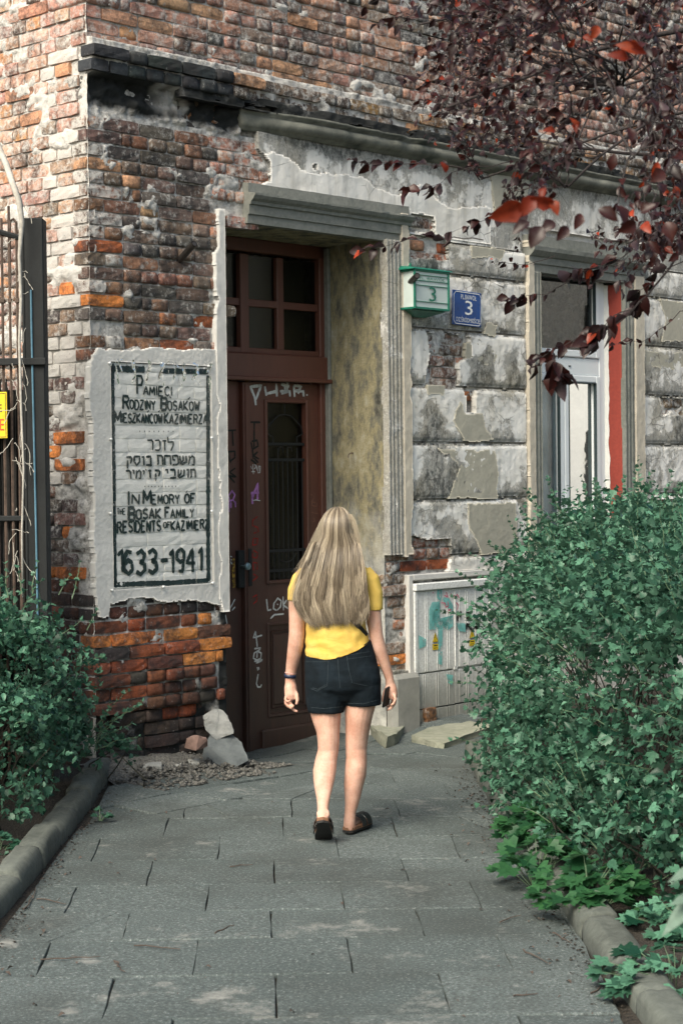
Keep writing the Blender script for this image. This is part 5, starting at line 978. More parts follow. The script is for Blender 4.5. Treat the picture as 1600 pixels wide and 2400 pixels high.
o = stone('stone_lump', 'rock', (0, 0, 0), [rk(480, 1700, .1), rk(483, 1672, .12), rk(500, 1660, .14), rk(528, 1660, .16), rk(535, 1690, .14), rk(540, 1700, .12), rk(546, 1720, .06), rk(492, 1722, .04), rk(482, 1712, .06), rk(500, 1690, .30), rk(530, 1700, .3), rk(510, 1735, .04)], None, None, 4, .024, 0, 2); o.parent = RS
def onw(px, py, w): a_, z_ = fac(px, py, w); return FW(a_, w, z_)
q = onw(460, 1752, .26); stone('brick_fragment', simple('old_brick', (.20, .13, .11), .95, 0, .35, 30, .8), q, [(-.07, 0, .0), (-.06, -.02, .055), (.02, -.03, .075), (.07, 0, .045), (.065, .03, 0), (0, .1, .0), (-.03, .1, .06), (.05, .08, .05), (.0, -.035, -.015)], 'pinkish brick fragment lying on the rubble left of the stone block', 'brick fragment', 2, .008, 0, 5)
q = atZ(300, 1800, .06)
for i, (px, py, s) in enumerate(((350, 1800, .9), (395, 1798, 1.), (440, 1792, .9), (462, 1800, .7))):
    q = onw(px, py, .20); stone('foundation_stone', 'rock', q, [(-.08*s, 0, -.05), (.08*s, 0, -.05), (-.09*s, -.01, .0), (.08*s, -.01, .01), (-.07*s, .09, .02), (.07*s, .09, .025), (0, .02, .025)], ('low flat foundation stone nearest the left kerb', 'second foundation stone from the left kerb, in the rubble', 'third foundation stone from the left kerb', 'foundation stone just left of the leaning stone block')[i], 'stone', 3, .012, 0, 10+i)
def flagpiece(pts, h, label, seed, mat='step'):
    P = [atZ(x, y, h) for x, y in pts]; c = sum(P, Vector())/len(P); zb = float(ground(c.x, c.y))-.02
    return stone('flagstone', mat, (c.x, c.y, zb), [(p.x-c.x, p.y-c.y, 0) for p in P]+[(p.x-c.x, p.y-c.y, h-zb) for p in P], label, 'stone', 4, .014, 0, seed)
flagpiece([(868, 1700), (892, 1685), (950, 1698), (925, 1722), (905, 1728)], .045, 'mossy broken step stone at the foot of the grey plinth', 31)
flagpiece([(965, 1722), (1010, 1703), (1100, 1690), (1160, 1700), (1040, 1742), (1020, 1740)], .035, 'raised flat slab along the foot of the electricity cabinet', 32)
# fallen twigs and leaves on the path
rnd = random.Random(5)
TW = [((1170, 2168), (1215, 2150), ), ((1225, 2230), (1280, 2260)), ((318, 2218), (420, 2230)), ((540, 2034), (590, 2030)), ((1380, 2330), (1440, 2300)), ((270, 2256), (290, 2282)), ((90, 2110), (160, 2122)), ((100, 2250), (240, 2245)), ((1290, 2190), (1340, 2215)), ((500, 2190), (545, 2172)), ((60, 2135), (85, 2085)), ((1200, 2340), (1260, 2335))]
for i, (a, b) in enumerate(TW):
    A_, B_ = atZ(*a), atZ(*b); n = 6; pts = []
    for k in range(n): t = k/(n-1); p = A_.lerp(B_, t); p.z = float(ground(p.x, p.y))+.008; p += Vector((rnd.uniform(-.008, .008), rnd.uniform(-.012, .012), 0)); pts.append(p-A_)
    m = MB(); m.tube(pts, [.0032*(1-.6*k/n) for k in range(n)], 5); mid = pts[3]; m.tube([mid, mid+Vector((rnd.uniform(-.03, .03), rnd.uniform(-.05, .05), .006))], .0014, 4)
    o = build('fallen_twig', m, 'twig', loc=A_); tag(o, ['short dry twig on the slabs beside the right kerb, farthest of those on the right', 'dry twig on the slabs a step left of the right kerb', 'thin straight dry twig lying left of the middle of the path', 'dry twig behind the walking woman, nearest to her feet', 'dark twig on the last slab row by the right kerb', 'very short crooked twig left of centre on the near slabs', 'dry twig lying close to the left kerb, parallel to the slab joints', 'long thin dry twig across the slabs at the near left', 'dry twig among the litter at the foot of the right kerb', 'short slanting twig near the centre of the path', 'small twig pointing along the left kerb', 'short twig at the lower edge right of the path centre'][i], 'twig', 'dry twigs fallen on the path')

# ================================================================= IRON FENCE
fy = 10.25; fp0, fp1 = atY(56, 800, fy), atY(107, 800, fy); ftop = atY(80, 512, fy).z
FE = empty('iron_fence', (fp0.x, fy, 0), 0, 'black iron fence with a wide post, scrollwork bars and dry vines at the left edge', 'fence')
pw = fp1.x-fp0.x; m = MB(); m.box(.0, pw, -.03, .10, -.05, ftop, .006); m.box(.0, .012, -.036, -.026, -.05, ftop-.03); build('post', m, 'iron', FE)
m = MB(); m.tube([(pw*.55, -.036, .0), (pw*.5, -.036, 1.4), (pw*.42, -.036, 2.6), (pw*.42, -.036, ftop-.4)], .006, 6); build('blue_cable', m, simple('blue_cable', (.10, .22, .30), .6), FE)
zr1, zr2, zr3 = atY(20, 850, fy).z, atY(20, 560, fy).z, atY(20, 1215, fy).z
m = MB(); m.box(-1.6, pw+.01, -.055, -.015, zr1-.018, zr1+.022, .004); build('rail', m, 'iron', FE)
m = MB(); pts = [(-1.6+1.6*t, -.02, zr2+.30*math.sin((1-t)*1.6)) for t in np.linspace(0, 1, 14)]; m.tube(pts, .016, 6); build('rail', m, 'iron', FE); m = MB(); m.box(-1.6, .0, -.03, 0, zr3-.015, zr3+.015, .004); build('rail', m, 'iron', FE)
bm_ = []
for i in range(36):
    x = -.028-i*.0275*1.5; top_ = zr2+.30*math.sin((-x/1.6)*1.6)+(.16 if i % 2 else .08)
    m = MB(); m.tube([(x, -.015, -.05), (x, -.015, zr1), (x, -.015, top_)], .0085, 5)
    if i % 4 == 0: m.tube([(x, -.015, top_), (x-.015, -.015, top_+.02), (x-.035, -.015, top_+.01), (x-.040, -.015, top_-.05), (x-.04, -.015, zr2-.25)], .0085, 5)
    build('bar', m, 'rust', FE)
    if i < 14: m = MB(); m.box(x-.012, x+.012, -.028, .0, zr1+.33, zr1+.355, .003); build('collar', m, 'rust', FE)
# dense wire/reed infill in the lower half
m = MB(); rnd = random.Random(9)
for i in range(90): x = -rnd.random()*.9-.01; m.tube([(x+rnd.uniform(-.01, .01), .01+rnd.random()*.02, 0), (x, .01+rnd.random()*.02, zr1*.5), (x+rnd.uniform(-.01, .01), .02, zr1-.08-rnd.random()*.12)], .005, 4)
o = build('reed_infill', m, simple('dark_reed', (.03, .028, .026), .9), FE); o['kind'] = 'stuff'
m = MB(); m.box(-1.7, .0, .06, .07, 0, zr1-.15); build('backing_sheet', m, simple('dark_sheet', (.012, .013, .014), .8), FE)
# yellow sign
ys1, ys0 = atY(10, 920, fy).z, atY(10, 1028, fy).z; xr = atY(23, 975, fy).x; YS = empty('warning_sign', (xr-.23, fy-.07, (ys0+ys1)/2), 0, 'yellow warning sign tied to the fence at the left edge of the picture', 'sign')
hh = (ys1-ys0)/2; m = MB(); m.box(-.23, .23, -.003, .003, -hh, hh, .002); build('plate', m, 'yellow', YS); m = MB(); ribbon(m, [(-.222, -hh+.008), (.222, -hh+.008), (.222, hh-.008), (-.222, hh-.008), (-.222, -hh+.008)], .003, -.0042); build('border', m, 'black', YS)
lettering('sign_lettering', 'PRZEJŚCIE', 'black', YS, -.20, .202, .005, .075, -.0045); lettering('sign_lettering', 'WZBRONIONE', 'signred', YS, -.20, .213, -.085, -.02, -.0045)
# dry vine climbing beside the post
VI = empty('dry_vine', (fp0.x, fy, 0), 0, 'pale dead vine stem with curling tendrils climbing over the fence post', 'vine'); m = MB()
def vq(px, py, d=-.12): p = atY(px, py, fy+d); return (p.x-fp0.x, d, p.z)
m.tube([vq(-40, 250, .5), vq(-5, 340, .4), vq(15, 385, .2), vq(30, 430), vq(45, 470), vq(52, 520), vq(46, 600), vq(50, 700), vq(46, 800), vq(50, 950), vq(56, 1100), vq(52, 1250), vq(54, 1400)], [.02, .02, .019, .018, .018, .015, .010, .009, .008, .007, .006, .006, .005], 7); build('stem', m, 'vine', VI, True)
m = MB(); rnd = random.Random(4)
for i in range(34):
    px, py = rnd.uniform(28, 62), rnd.uniform(470, 1340); L_ = rnd.uniform(14, 55); a = rnd.uniform(-1.5, 1.5); pts = []
    for k in range(8): pts.append(vq(px, py, -.10-rnd.random()*.01)); px += math.cos(a)*L_/8*(1 if i % 3 else -1); py += math.sin(a)*L_/8+rnd.uniform(0, 8); a += rnd.uniform(-.5, .7)
    m.tube(pts, .0022, 4)
o = build('tendrils', m, 'vine', VI); o['kind'] = 'stuff'
# ================================================================= PLANTS
def unit(v): return v/np.maximum(np.linalg.norm(v, axis=-1, keepdims=True), 1e-6)
def bush(name, blobs, n, size, seed, label, cat, mat='leaf', sprigs=(), keep=None, origin=None, tpl=None, nst=60, depth=.35, spr_n=0):
    rng = np.random.RandomState(seed); B = np.array(blobs, float); wts = B[:, 3]*B[:, 5]+B[:, 4]*B[:, 5]; wts /= wts.sum(); org = Vector(origin)
    rt = empty(name, org, 0, label, cat); idx = rng.choice(len(B), n, p=wts); d = unit(rng.randn(n, 3)); d[:, 2] = np.where(d[:, 2] < -.55, -d[:, 2], d[:, 2])
    lump = 1+.30*(fbm(d[:, 0]*4+idx*3.1, d[:, 2]*4+d[:, 1]*3, 3)-.5)*2; rr = (1-depth*rng.rand(n)**2.0)*lump; C = B[idx]; P = C[:, :3]+d*C[:, 3:6]*rr[:, None]
    inside = np.zeros(n)
    for b in B: q = (((P-b[:3])/b[3:6])**2).sum(1); inside = np.maximum(inside, (q < .42))
    ok = (inside < .5) & (P[:, 2] > ground(P[:, 0], P[:, 1])+.01)
    if keep is not None: ok &= keep(P)
    # clumps: leave gaps
    gap = fbm(P[:, 1]*4.5+P[:, 0]*3, P[:, 2]*5+P[:, 0]*2, 3); ok &= (gap > .46) | (rng.rand(n) < .22)
    P = P[ok]; d = d[ok]; m_ = len(P)
    D = unit(d*.35+rng.randn(m_, 3)*.7+np.array([0, 0, -.15])+np.array([-.25, -.2, 0])); Nn = unit(d*.55+np.array([0, 0, .75])+rng.randn(m_, 3)*.62)
    sz = size*rng.uniform(.55, 1.25, m_)
    v = np.clip(.42+.34*rng.randn(m_)+.25*(gap[ok]-.5), 0, 1)
    h_ = rng.rand(m_) < .55
    leaves('foliage', (P-np.array(org))[h_], D[h_], Nn[h_], sz[h_], tpl or leaf_lobed(.42), mat, rt, seed, v[h_]); h_ = ~h_
    leaves('foliage', (P-np.array(org))[h_], D[h_], Nn[h_], sz[h_]*rng.uniform(.5, 1.2, h_.sum()), leaf_ovate(.30, .18, .2), mat, rt, seed+5, v[h_])
    m = MB(); 
    for i in range(nst):
        b = B[rng.randint(len(B))]; dd = unit(rng.randn(3)); dd[2] = abs(dd[2])*.8+.1; e = b[:3]+dd*b[3:6]*rng.uniform(.9, 1.08); s_ = np.array([b[0]+rng.uniform(-.2, .2), b[1]+rng.uniform(-.2, .2), 0.]); mid = (s_+e)/2+rng.randn(3)*.05
        m.tube([s_-np.array(org), mid-np.array(org), e-np.array(org)], [.007, .005, .002], 4, False)
    o = build('stems', m, 'stick', rt); o['kind'] = 'stuff'
    # sprigs: thin shoots with pairs of leaves standing out of the outline
    m = MB(); SP = []; SD = []; SN = []; SS = []
    allp = [(np.array(a, float), np.array(b, float)) for a, b in sprigs]
    for _ in range(spr_n):
        b = B[rng.randint(len(B))]; dd = unit(rng.randn(3)*np.array([.8, .8, .5])+np.array([-.35, -.2, .55])); s_ = b[:3]+dd*b[3:6]*.8; e = b[:3]+dd*b[3:6]*rng.uniform(1.05, 1.28)+np.array([0, 0, .05])
        if keep is None or keep(np.array([e]))[0]: allp.append((s_, e))
    for s_, e in allp:
        L_ = np.linalg.norm(e-s_); k = max(4, int(L_/.030)); pts = [s_+(e-s_)*t+np.array([0, 0, .06*L_*math.sin(t*3)])+rng.randn(3)*.004 for t in np.linspace(0, 1, k)]; m.tube([p-np.array(org) for p in pts], [.0028*(1-.75*t)+.0006 for t in np.linspace(0, 1, k)], 4, False)
        ax = unit(e-s_)
        for i, p in enumerate(pts[k//3:]):
            for sgn in (-1, 1):
                side = unit(np.cross(ax, rng.randn(3)))*sgn; SP.append(p); SD.append(ax*.7+side*.8+rng.randn(3)*.1); SN.append(np.array([0, 0, 1.])+rng.randn(3)*.5); SS.append(size*rng.uniform(.45, .95)*(1-.45*i/max(1, k)))
    if allp:
        build('shoots', m, 'stem', rt)['kind'] = 'stuff'
        leaves('shoot_leaves', np.array(SP)-np.array(org), np.array(SD), np.array(SN), np.array(SS), tpl or leaf_lobed(.42), mat, rt, seed+1, rng.uniform(.3, 1, len(SP)))
    return rt
def infront(P): return ((P[:, 0]-K.x)*NN.x+(P[:, 1]-K.y)*NN.y) > .05
# big hedge on the right
hb = []
for y, xl, zc_, rz in ((7.3, 1.22, .55, .95), (8.0, 1.02, .52, .98), (8.7, .83, .48, 1.0), (9.4, .74, .46, 1.02), (10.1, .74, .52, 1.02), (10.8, .80, .58, 1.0), (11.5, .88, .62, .98), (12.2, .98, .66, .94)): hb.append((xl+.85, y, zc_, .85, .62, rz))
for y, x in ((8.0, 2.3), (9.3, 2.2), (10.5, 2.2), (11.6, 2.3), (12.6, 2.5), (13.3, 2.9), (7.2, 2.4)): hb.append((x, y, .70, .9, .8, .90))
for b_ in ((1.12, 8.9, .20, .36, .45, .30), (1.18, 8.2, .18, .34, .40, .30), (1.30, 7.6, .18, .32, .35, .30), (1.05, 9.7, .22, .34, .5, .32)): hb.append(b_)
def q3(px, py, y): p = atY(px, py, y); return (p.x, p.y, p.z)
spr = [(q3(1200, 1500, 11.4), q3(1022, 1430, 11.2)), (q3(1180, 1430, 11.5), q3(1070, 1345, 11.5)), (q3(1200, 1760, 9.6), q3(1058, 1738, 9.5)), (q3(1190, 1830, 9.6), q3(1085, 1780, 9.4)), (q3(1200, 1640, 10.4), q3(1108, 1568, 10.2)), (q3(1230, 1330, 11.8), q3(1190, 1215, 11.8)), (q3(1240, 1300, 11.8), q3(1228, 1180, 11.8)), (q3(1440, 1260, 11), q3(1465, 1120, 11)), (q3(1500, 1260, 11), q3(1537, 1150, 11)), (q3(1330, 1260, 11.5), q3(1318, 1165, 11.5)), (q3(1410, 1260, 11.5), q3(1405, 1145, 11.5)), (q3(1560, 1260, 10), q3(1590, 1140, 10)), (q3(1280, 1260, 11.8), q3(1262, 1195, 11.8)), (q3(1250, 1900, 8.9), q3(1120, 1890, 8.8)), (q3(1180, 1700, 10), q3(1090, 1665, 9.9)), (q3(1360, 1240, 11), q3(1362, 1190, 11))]
bush('hedge', hb, 125000, .046, 11, 'tall dense green shrub hedge with small lobed leaves spilling over the right kerb', 'hedge', sprigs=spr, keep=infront, origin=(1.6, 9.6, 0), nst=160, depth=.30, spr_n=420)
# left shrub
lb = [(-2.05, 9.75, .62, .66, .60, .66), (-2.35, 9.2, .60, .70, .65, .62), (-1.85, 9.1, .38, .42, .5, .42), (-2.7, 9.9, .7, .6, .5, .66), (-1.80, 10.1, .40, .42, .40, .42), (-2.4, 8.4, .45, .55, .6, .45)]
ls = [(q3(170, 1400, 9.6), q3(190, 1325, 9.6)), (q3(20, 1400, 9.5), q3(12, 1322, 9.5)), (q3(75, 1390, 9.6), q3(88, 1318, 9.6)), (q3(205, 1480, 9.7), q3(228, 1430, 9.7)), (q3(200, 1560, 9.8), q3(240, 1535, 9.8)), (q3(140, 1390, 9.6), q3(165, 1350, 9.6)), (q3(50, 1390, 9.4), q3(40, 1330, 9.4))]
bush('shrub', lb, 42000, .044, 21, 'dark green leafy shrub behind the left kerb, under the iron fence', 'shrub', sprigs=ls, origin=(-2.1, 9.5, 0), nst=60, spr_n=45)
bush('young_shrub', [(-1.30, 10.35, .22, .13, .12, .13)], 260, .045, 31, 'small green shoots arching out over the rubble at the wall foot', 'shrub', sprigs=[(q3(200, 1740, 10.2), q3(300, 1620, 10.2)), (q3(210, 1750, 10.2), q3(335, 1645, 10.2)), (q3(200, 1760, 10.2), q3(310, 1700, 10.2)), (q3(220, 1765, 10.2), q3(260, 1650, 10.2)), (q3(200, 1740, 10.2), q3(275, 1680, 10.2)), (q3(220, 1760, 10.2), q3(330, 1725, 10.2)), (q3(210, 1740, 10.2), q3(320, 1660, 10.1))], origin=(-1.35, 10.3, 0), nst=4)
# broad-leaved celandine under the hedge
def herb(name, cx_, cy_, n, r, size, seed, label, hgt=.16, mat='leafb', tpl=None, cat='plant'):
    rng = np.random.RandomState(seed); rt = empty(name, (cx_, cy_, float(ground(cx_, cy_))), 0, label, cat); m = MB(); P = []; D = []; Nn = []; S_ = []
    for i in range(n):
        a = rng.rand()*6.28; d = r*math.sqrt(rng.rand()); h = hgt*(1.15-.6*d/r)*rng.uniform(.5, 1.2); e = np.array([math.cos(a)*d, math.sin(a)*d, h]); m.tube([(e[0]*.2, e[1]*.2, 0), (e[0]*.6, e[1]*.6, h*.75), tuple(e)], [.0025, .002, .0012], 4, False)
        nl = 3
        for k in range(nl): aa = a+(k-1)*.9+rng.randn()*.2; P.append(e); D.append((math.cos(aa), math.sin(aa), -.15+rng.randn()*.2)); Nn.append((rng.randn()*.25-.1, rng.randn()*.25-.35, 1)); S_.append(size*rng.uniform(.6, 1.2))
    build('stems', m, 'stem', rt)['kind'] = 'stuff'; leaves('foliage', P, D, Nn, S_, tpl or leaf_lobed(.5), mat, rt, seed); return rt
for i, (px, py, n, r, s_, lab) in enumerate(((1225, 1975, 40, .22, .075, 'broad-leaved green herb at the kerb, farthest of the three under the hedge'), (1210, 2060, 30, .17, .08, 'broad-leaved green herb leaning over the kerb, middle one under the hedge'), (1330, 2130, 48, .22, .085, 'bright green broad-leaved herb nearest the camera under the hedge'))):
    q = atZ(px+20, py+20); herb('celandine', q.x+.05, q.y, n, r, s_, 40+i, lab, .20)
q = atZ(1500, 2330); herb('ivy_patch', q.x+.12, q.y, 46, .25, .07, 45, 'teal green low plant on the soil at the lower right corner', .14, 'leaf')
q = atZ(1440, 2230); herb('ivy_patch', q.x+.30, q.y+.15, 40, .22, .07, 46, 'low green plant on the soil behind the right kerb', .16, 'leaf')
q = atZ(20, 1985, .05); herb('weed', q.x-.05, q.y, 12, .10, .05, 47, 'tiny green weed on the dark soil left of the kerb', .10, 'leaf')
q = atZ(235, 1925); herb('weed', q.x, q.y, 7, .05, .035, 48, 'little weed growing in the gap beside the left kerb', .06, 'leaf')
rng = np.random.RandomState(91); n_ = 240; yy = rng.uniform(5.6, 11.2, n_); side_ = rng.rand(n_); xx = np.where(side_ < .35, -1.36+np.abs(rng.randn(n_))*.10, np.where(side_ < .75, np.interp(yy, [5.5, 7.5, 10], [.94, .85, .76])-np.abs(rng.randn(n_))*.12, rng.uniform(-1.3, .8, n_)))
Pl = np.stack([xx, yy, ground(xx, yy)+.007], -1); leaves('leaf_litter', Pl, rng.randn(n_, 3)*np.array([1, 1, .12]), rng.randn(n_, 3)*.2+np.array([0, 0, 1.]), rng.uniform(.008, .028, n_), leaf_ovate(.3, .2, .3), 'twig', None, 92)
# big out-of-focus leaves close to the camera at the right edge
q = atY(1560, 2180, 3.6); FP = empty('foreground_plant', (q.x+.12, q.y, 0), 0, 'blurred pale green plant with long leaves at the right edge, nearest the camera', 'plant'); m = MB()
L0 = [((1720, 2000), (1500, 2085), .05), ((1690, 2050), (1490, 2245), .075), ((1700, 2110), (1560, 2260), .06), ((1700, 2020), (1550, 1990), .05), ((1690, 2080), (1520, 2130), .045)]
P = []; D = []; S_ = []; Nn = []
for a, b, w_ in L0:
    A_ = np.array(atY(a[0], a[1], 3.6)); B_ = np.array(atY(b[0], b[1], 3.5)); m.tube([(0, 0, .2), ((A_[0]-FP.location.x)*.7, (A_[1]-FP.location.y), A_[2]-.08), tuple(A_-np.array(FP.location))], [.004, .003, .002], 5, False); P.append(A_-np.array(FP.location)); D.append(B_-A_); S_.append(np.linalg.norm(B_-A_)*.72); Nn.append((-.2, -.55, .9))
build('stems', m, 'stem', FP); o = leaves('foliage', P, D, Nn, S_, leaf_ovate(.13, .04, .05), 'leafb', FP, 3, np.full(len(P), 1.)); o.data.materials[0] = leafm('pale_leaf', (.12, .20, .15), (.19, .28, .22), None, .3, .5)

# ================================================================= COPPER-LEAVED TREE
TR = empty('copper_leaf_tree', (3.1, 7.4, 0), 0, 'copper-leaved tree whose dark red twigs hang in from the upper right', 'tree'); torg = np.array((3.1, 7.4, 0)); rng = np.random.RandomState(77)
m = MB(); m.tube([(0, 0, -.1), (.02, .03, .9), (-.05, .0, 1.9), (-.1, -.05, 2.7), (-.22, -.1, 3.6), (-.2, 0, 4.6), (-.3, .1, 5.6)], [.14, .115, .10, .09, .07, .045, .02], 10); build('trunk', m, 'bark', TR, True)
REG = [(838, -60), (855, 25), (940, 110), (905, 190), (940, 230), (925, 290), (960, 340), (925, 400), (1010, 430), (1060, 455), (1100, 440), (1200, 520), (1330, 560), (1410, 600), (1395, 660), (1440, 700), (1490, 660), (1560, 650), (1640, 600), (1700, 600), (1700, -60)]
twigs = []
def grow(p0, p1, r0, r1, bow, n=9):
    p0, p1 = np.array(p0, float), np.array(p1, float); L_ = np.linalg.norm(p1-p0); off = rng.randn(3)*bow*L_; pts = []
    for t in np.linspace(0, 1, n): pts.append(p0+(p1-p0)*t+off*math.sin(t*math.pi)+np.array([0, 0, bow*L_*math.sin(t*math.pi)])+rng.randn(3)*.006)
    return pts, [r0+(r1-r0)*t for t in np.linspace(0, 1, n)]
limbs = []
for (z0, tip, y, r0) in ((2.6, (1250, 330), 7.2, .022), (3.3, (1050, 250), 6.8, .022), (3.8, (980, 60), 7.4, .02), (2.4, (1420, 560), 7.8, .018), (3.0, (1330, 430), 6.4, .018), (4.2, (1200, 60), 6.6, .022), (3.6, (1450, 200), 6.0, .018), (4.5, (1400, -40), 7.2, .02), (2.9, (1120, 420), 8.2, .016), (4.0, (1150, 120), 8.2, .018), (3.2, (1500, 330), 8.4, .016), (2.5, (1560, 540), 6.6, .015)):
    e = np.array(q3(tip[0], tip[1], y)); s_ = np.array((3.1-.1, 7.4, z0)); pts, rs = grow(s_, e, r0, .004, .10, 14); limbs.append(np.array(pts)); m = MB(); m.tube([p-torg for p in pts], rs, 6); build('limb', m, 'darkbark', TR, True)
AL = np.concatenate(limbs)
m = MB(); LP = []; LD = []; LN = []; LS = []
def leafy(pts, sz, dens=1., t0=.25):
    k = len(pts)
    for i in range(int(k*t0), k):
        ax = unit(pts[min(i+1, k-1)]-pts[max(i-1, 0)])
        for j in range(2 if rng.rand() < dens else 1):
            sd_ = unit(np.cross(ax, rng.randn(3))); LP.append(pts[i]+rng.randn(3)*.004); LD.append(ax*.8+sd_*.8+np.array([0, 0, -.55])); LN.append(unit(rng.randn(3)*.9+np.array([0, -.5, .7]))); LS.append(sz*rng.uniform(.5, 1.25))
def inreg(x, y): return bool(inpoly(np.array([[x]]), np.array([[y]]), REG)[0, 0])
cnt = 0
while cnt < 235:
    x = rng.uniform(840, 1690); y = rng.uniform(-60, 720)
    if not inreg(x, y): continue
    dens = fbm(np.array([x/130.]), np.array([y/130.]), 2)[0]
    if dens < .46 and x < 1500: continue
    if x > 1150 and 380 < y < 470 and rng.rand() < .45: continue
    Y_ = rng.uniform(5.6, 8.6) if rng.rand() < .8 else rng.uniform(4.6, 5.6); e = np.array(q3(x, y, Y_))
    dd = np.linalg.norm(AL-e, axis=1)+.6*np.maximum(0, e[0]-AL[:, 0]+.1)*3; s_ = AL[np.argmin(dd)]; 
    L_ = np.linalg.norm(e-s_); s2 = e+(s_-e)*min(1, .62/max(L_, .01)) if L_ > .62 else s_
    if L_ > .62: pts, rs = grow(s_, s2, .0045, .003, .06, 6); m.tube([p-torg for p in pts], rs, 4, False)
    pts, rs = grow(s2, e, .003, .0009, .08, 10); m.tube([p-torg for p in pts], rs, 4, False); leafy(pts, .040, .40, .2); cnt += 1
    for _ in range(1):
        i = rng.randint(2, 9); a = pts[i]; b = a+unit(pts[-1]-pts[0])*rng.uniform(.08, .22)+rng.randn(3)*.06; pt2, r2 = grow(a, b, .0016, .0006, .08, 6); m.tube([p-torg for p in pt2], r2, 3, False); leafy(pt2, .033, .3, .35)
def sprig(path, Y_, sz=.05, dens=.6, r=.003):
    P = [np.array(q3(x, y, Y_)) for x, y in path]; pts = []
    for a, b in zip(P[:-1], P[1:]):
        n = max(2, int(np.linalg.norm(b-a)/.035)); pts += [a+(b-a)*t for t in np.linspace(0, 1, n, endpoint=False)]
    pts.append(P[-1]); pts = [p+rng.randn(3)*.004 for p in pts]; m.tube([p-torg for p in pts], [r*(1-.8*t) for t in np.linspace(0, 1, len(pts))], 4, False); leafy(pts, sz, dens, .35); leafy(pts[-4:], sz, 1, 0)
sprig([(1150, 400), (1000, 385), (920, 380), (835, 378)], 7.0, .05, .3); sprig([(1130, 560), (1000, 555), (930, 570), (852, 588)], 7.4, .055, .3); sprig([(1300, 600), (1230, 620), (1160, 612)], 8.2, .03, .4)
sprig([(1620, 560), (1520, 690), (1440, 760), (1370, 790), (1290, 820), (1245, 850)], 6.2, .06, .5, .006); sprig([(1480, 720), (1440, 740), (1400, 780), (1380, 800)], 6.1, .07, .9); sprig([(1360, 640), (1280, 690), (1230, 695), (1192, 700)], 7.0, .05, .4)
sprig([(1640, 700), (1560, 760), (1500, 800), (1440, 810)], 7.6, .03, .15); sprig([(1500, 560), (1430, 620), (1340, 640)], 6.6, .06, .7); sprig([(1300, 830), (1300, 860), (1310, 880)], 6.1, .075, 1.0); sprig([(1620, 600), (1540, 640), (1500, 680), (1490, 720)], 6.8, .06, .6)
sprig([(1290, 470), (1180, 500), (1120, 520), (1060, 540)], 6.8, .055, .6); sprig([(1200, 380), (1080, 400), (1010, 440), (960, 450)], 7., .05, .7)
build('twigs', m, 'darkbark', TR)['kind'] = 'stuff'
LD = np.array(LD); leaves('foliage', np.array(LP)-torg, LD, LN, LS, leaf_ovate(.33, .18, .2), 'copper', TR, 5)
# larger backlit leaves nearer the lens
BL_ = [((1225, 478), (1140, 520), 3.9), ((1250, 460), (1215, 512), 3.9), ((1290, 470), (1310, 505), 3.9), ((1275, 440), (1265, 470), 3.9), ((1300, 475), (1225, 470), 3.9), ((1460, 100), (1520, 130), 4.0), ((1500, 125), (1440, 95), 4.), ((1470, 140), (1420, 120), 4.), ((1330, 110), (1350, 90), 4.4), ((1345, 290), (1350, 310), 4.6), ((1045, 405), (1035, 375), 5.), ((1300, 310), (1270, 300), 4.8), ((1350, 305), (1340, 270), 4.6), ((1365, 85), (1390, 95), 4.6), ((1400, 60), (1385, 95), 4.6)]
P = []; D = []; Sx = []
for a, b, y in BL_: A_, B_ = np.array(q3(*a, y)), np.array(q3(*b, y-.02)); P.append(A_-torg); D.append(B_-A_); Sx.append(np.linalg.norm(B_-A_)*.85)
leaves('backlit_leaves', P, D, [(rng.randn()*.4, -1, rng.randn()*.4+.2) for _ in P], Sx, leaf_ovate(.30, .22, .3), 'bigred', TR, 8)
P = []; D = []; Sx = []
for a, b, y in [((1240, 520), (1190, 550), 4.2), ((1270, 530), (1235, 590), 4.2), ((1300, 520), (1260, 545), 4.3), ((1330, 530), (1300, 570), 4.4), ((1400, 490), (1460, 520), 4.3), ((1440, 480), (1480, 540), 4.3), ((1500, 500), (1540, 470), 4.3), ((1430, 400), (1440, 350), 4.6), ((1470, 300), (1485, 340), 4.6), ((1490, 520), (1440, 550), 4.3), ((1360, 500), (1345, 545), 4.6), ((1560, 520), (1580, 570), 4.6), ((1555, 400), (1520, 430), 4.6)]:
    A_, B_ = np.array(q3(*a, y)), np.array(q3(*b, y-.02)); P.append(A_-torg); D.append(B_-A_); Sx.append(np.linalg.norm(B_-A_)*.8)
leaves('near_leaves', P, D, [(rng.randn()*.5, -1, rng.randn()*.5+.4) for _ in P], Sx, leaf_ovate(.38, .2, .2), 'copper', TR, 9, np.linspace(.3, .9, len(P)))

# across the square, outside the frame but mirrored in the window: trees and a pale house
def far_tree(x, y, h, r, seed, label):
    rng_ = np.random.RandomState(seed); rt = empty('street_tree', (x, y, 0), 0, label, 'tree', 'trees across the square'); m = MB(); m.tube([(0, 0, -.1), (.1, 0, h*.3), (0, .1, h*.6), (.1, .1, h*.9)], [.22, .18, .12, .04], 8); build('trunk', m, 'bark', rt, True)
    n = 9000; d = unit(rng_.randn(n, 3)); P = d*np.array([r, r, h*.36])*(rng_.rand(n, 1)**.4)+np.array([0, 0, h*.64]); leaves('foliage', P, rng_.randn(n, 3), rng_.randn(n, 3), rng_.uniform(.07, .15, n), leaf_ovate(.4), 'leaf', rt, seed)
for i, (x, y, h, r) in enumerate(((14, 20.5, 5.5, 1.5), (23, 22, 7.0, 1.7), (17, 9, 5.0, 1.6), (29, 16, 7.5, 2.0))): far_tree(x, y, h, r, 60+i, ('slim leafy tree nearest the window across the square', 'taller leafy tree far across the square, outside the frame', 'small round tree across the square, lowest of its row', 'tallest leafy tree across the square, before the pale house')[i])
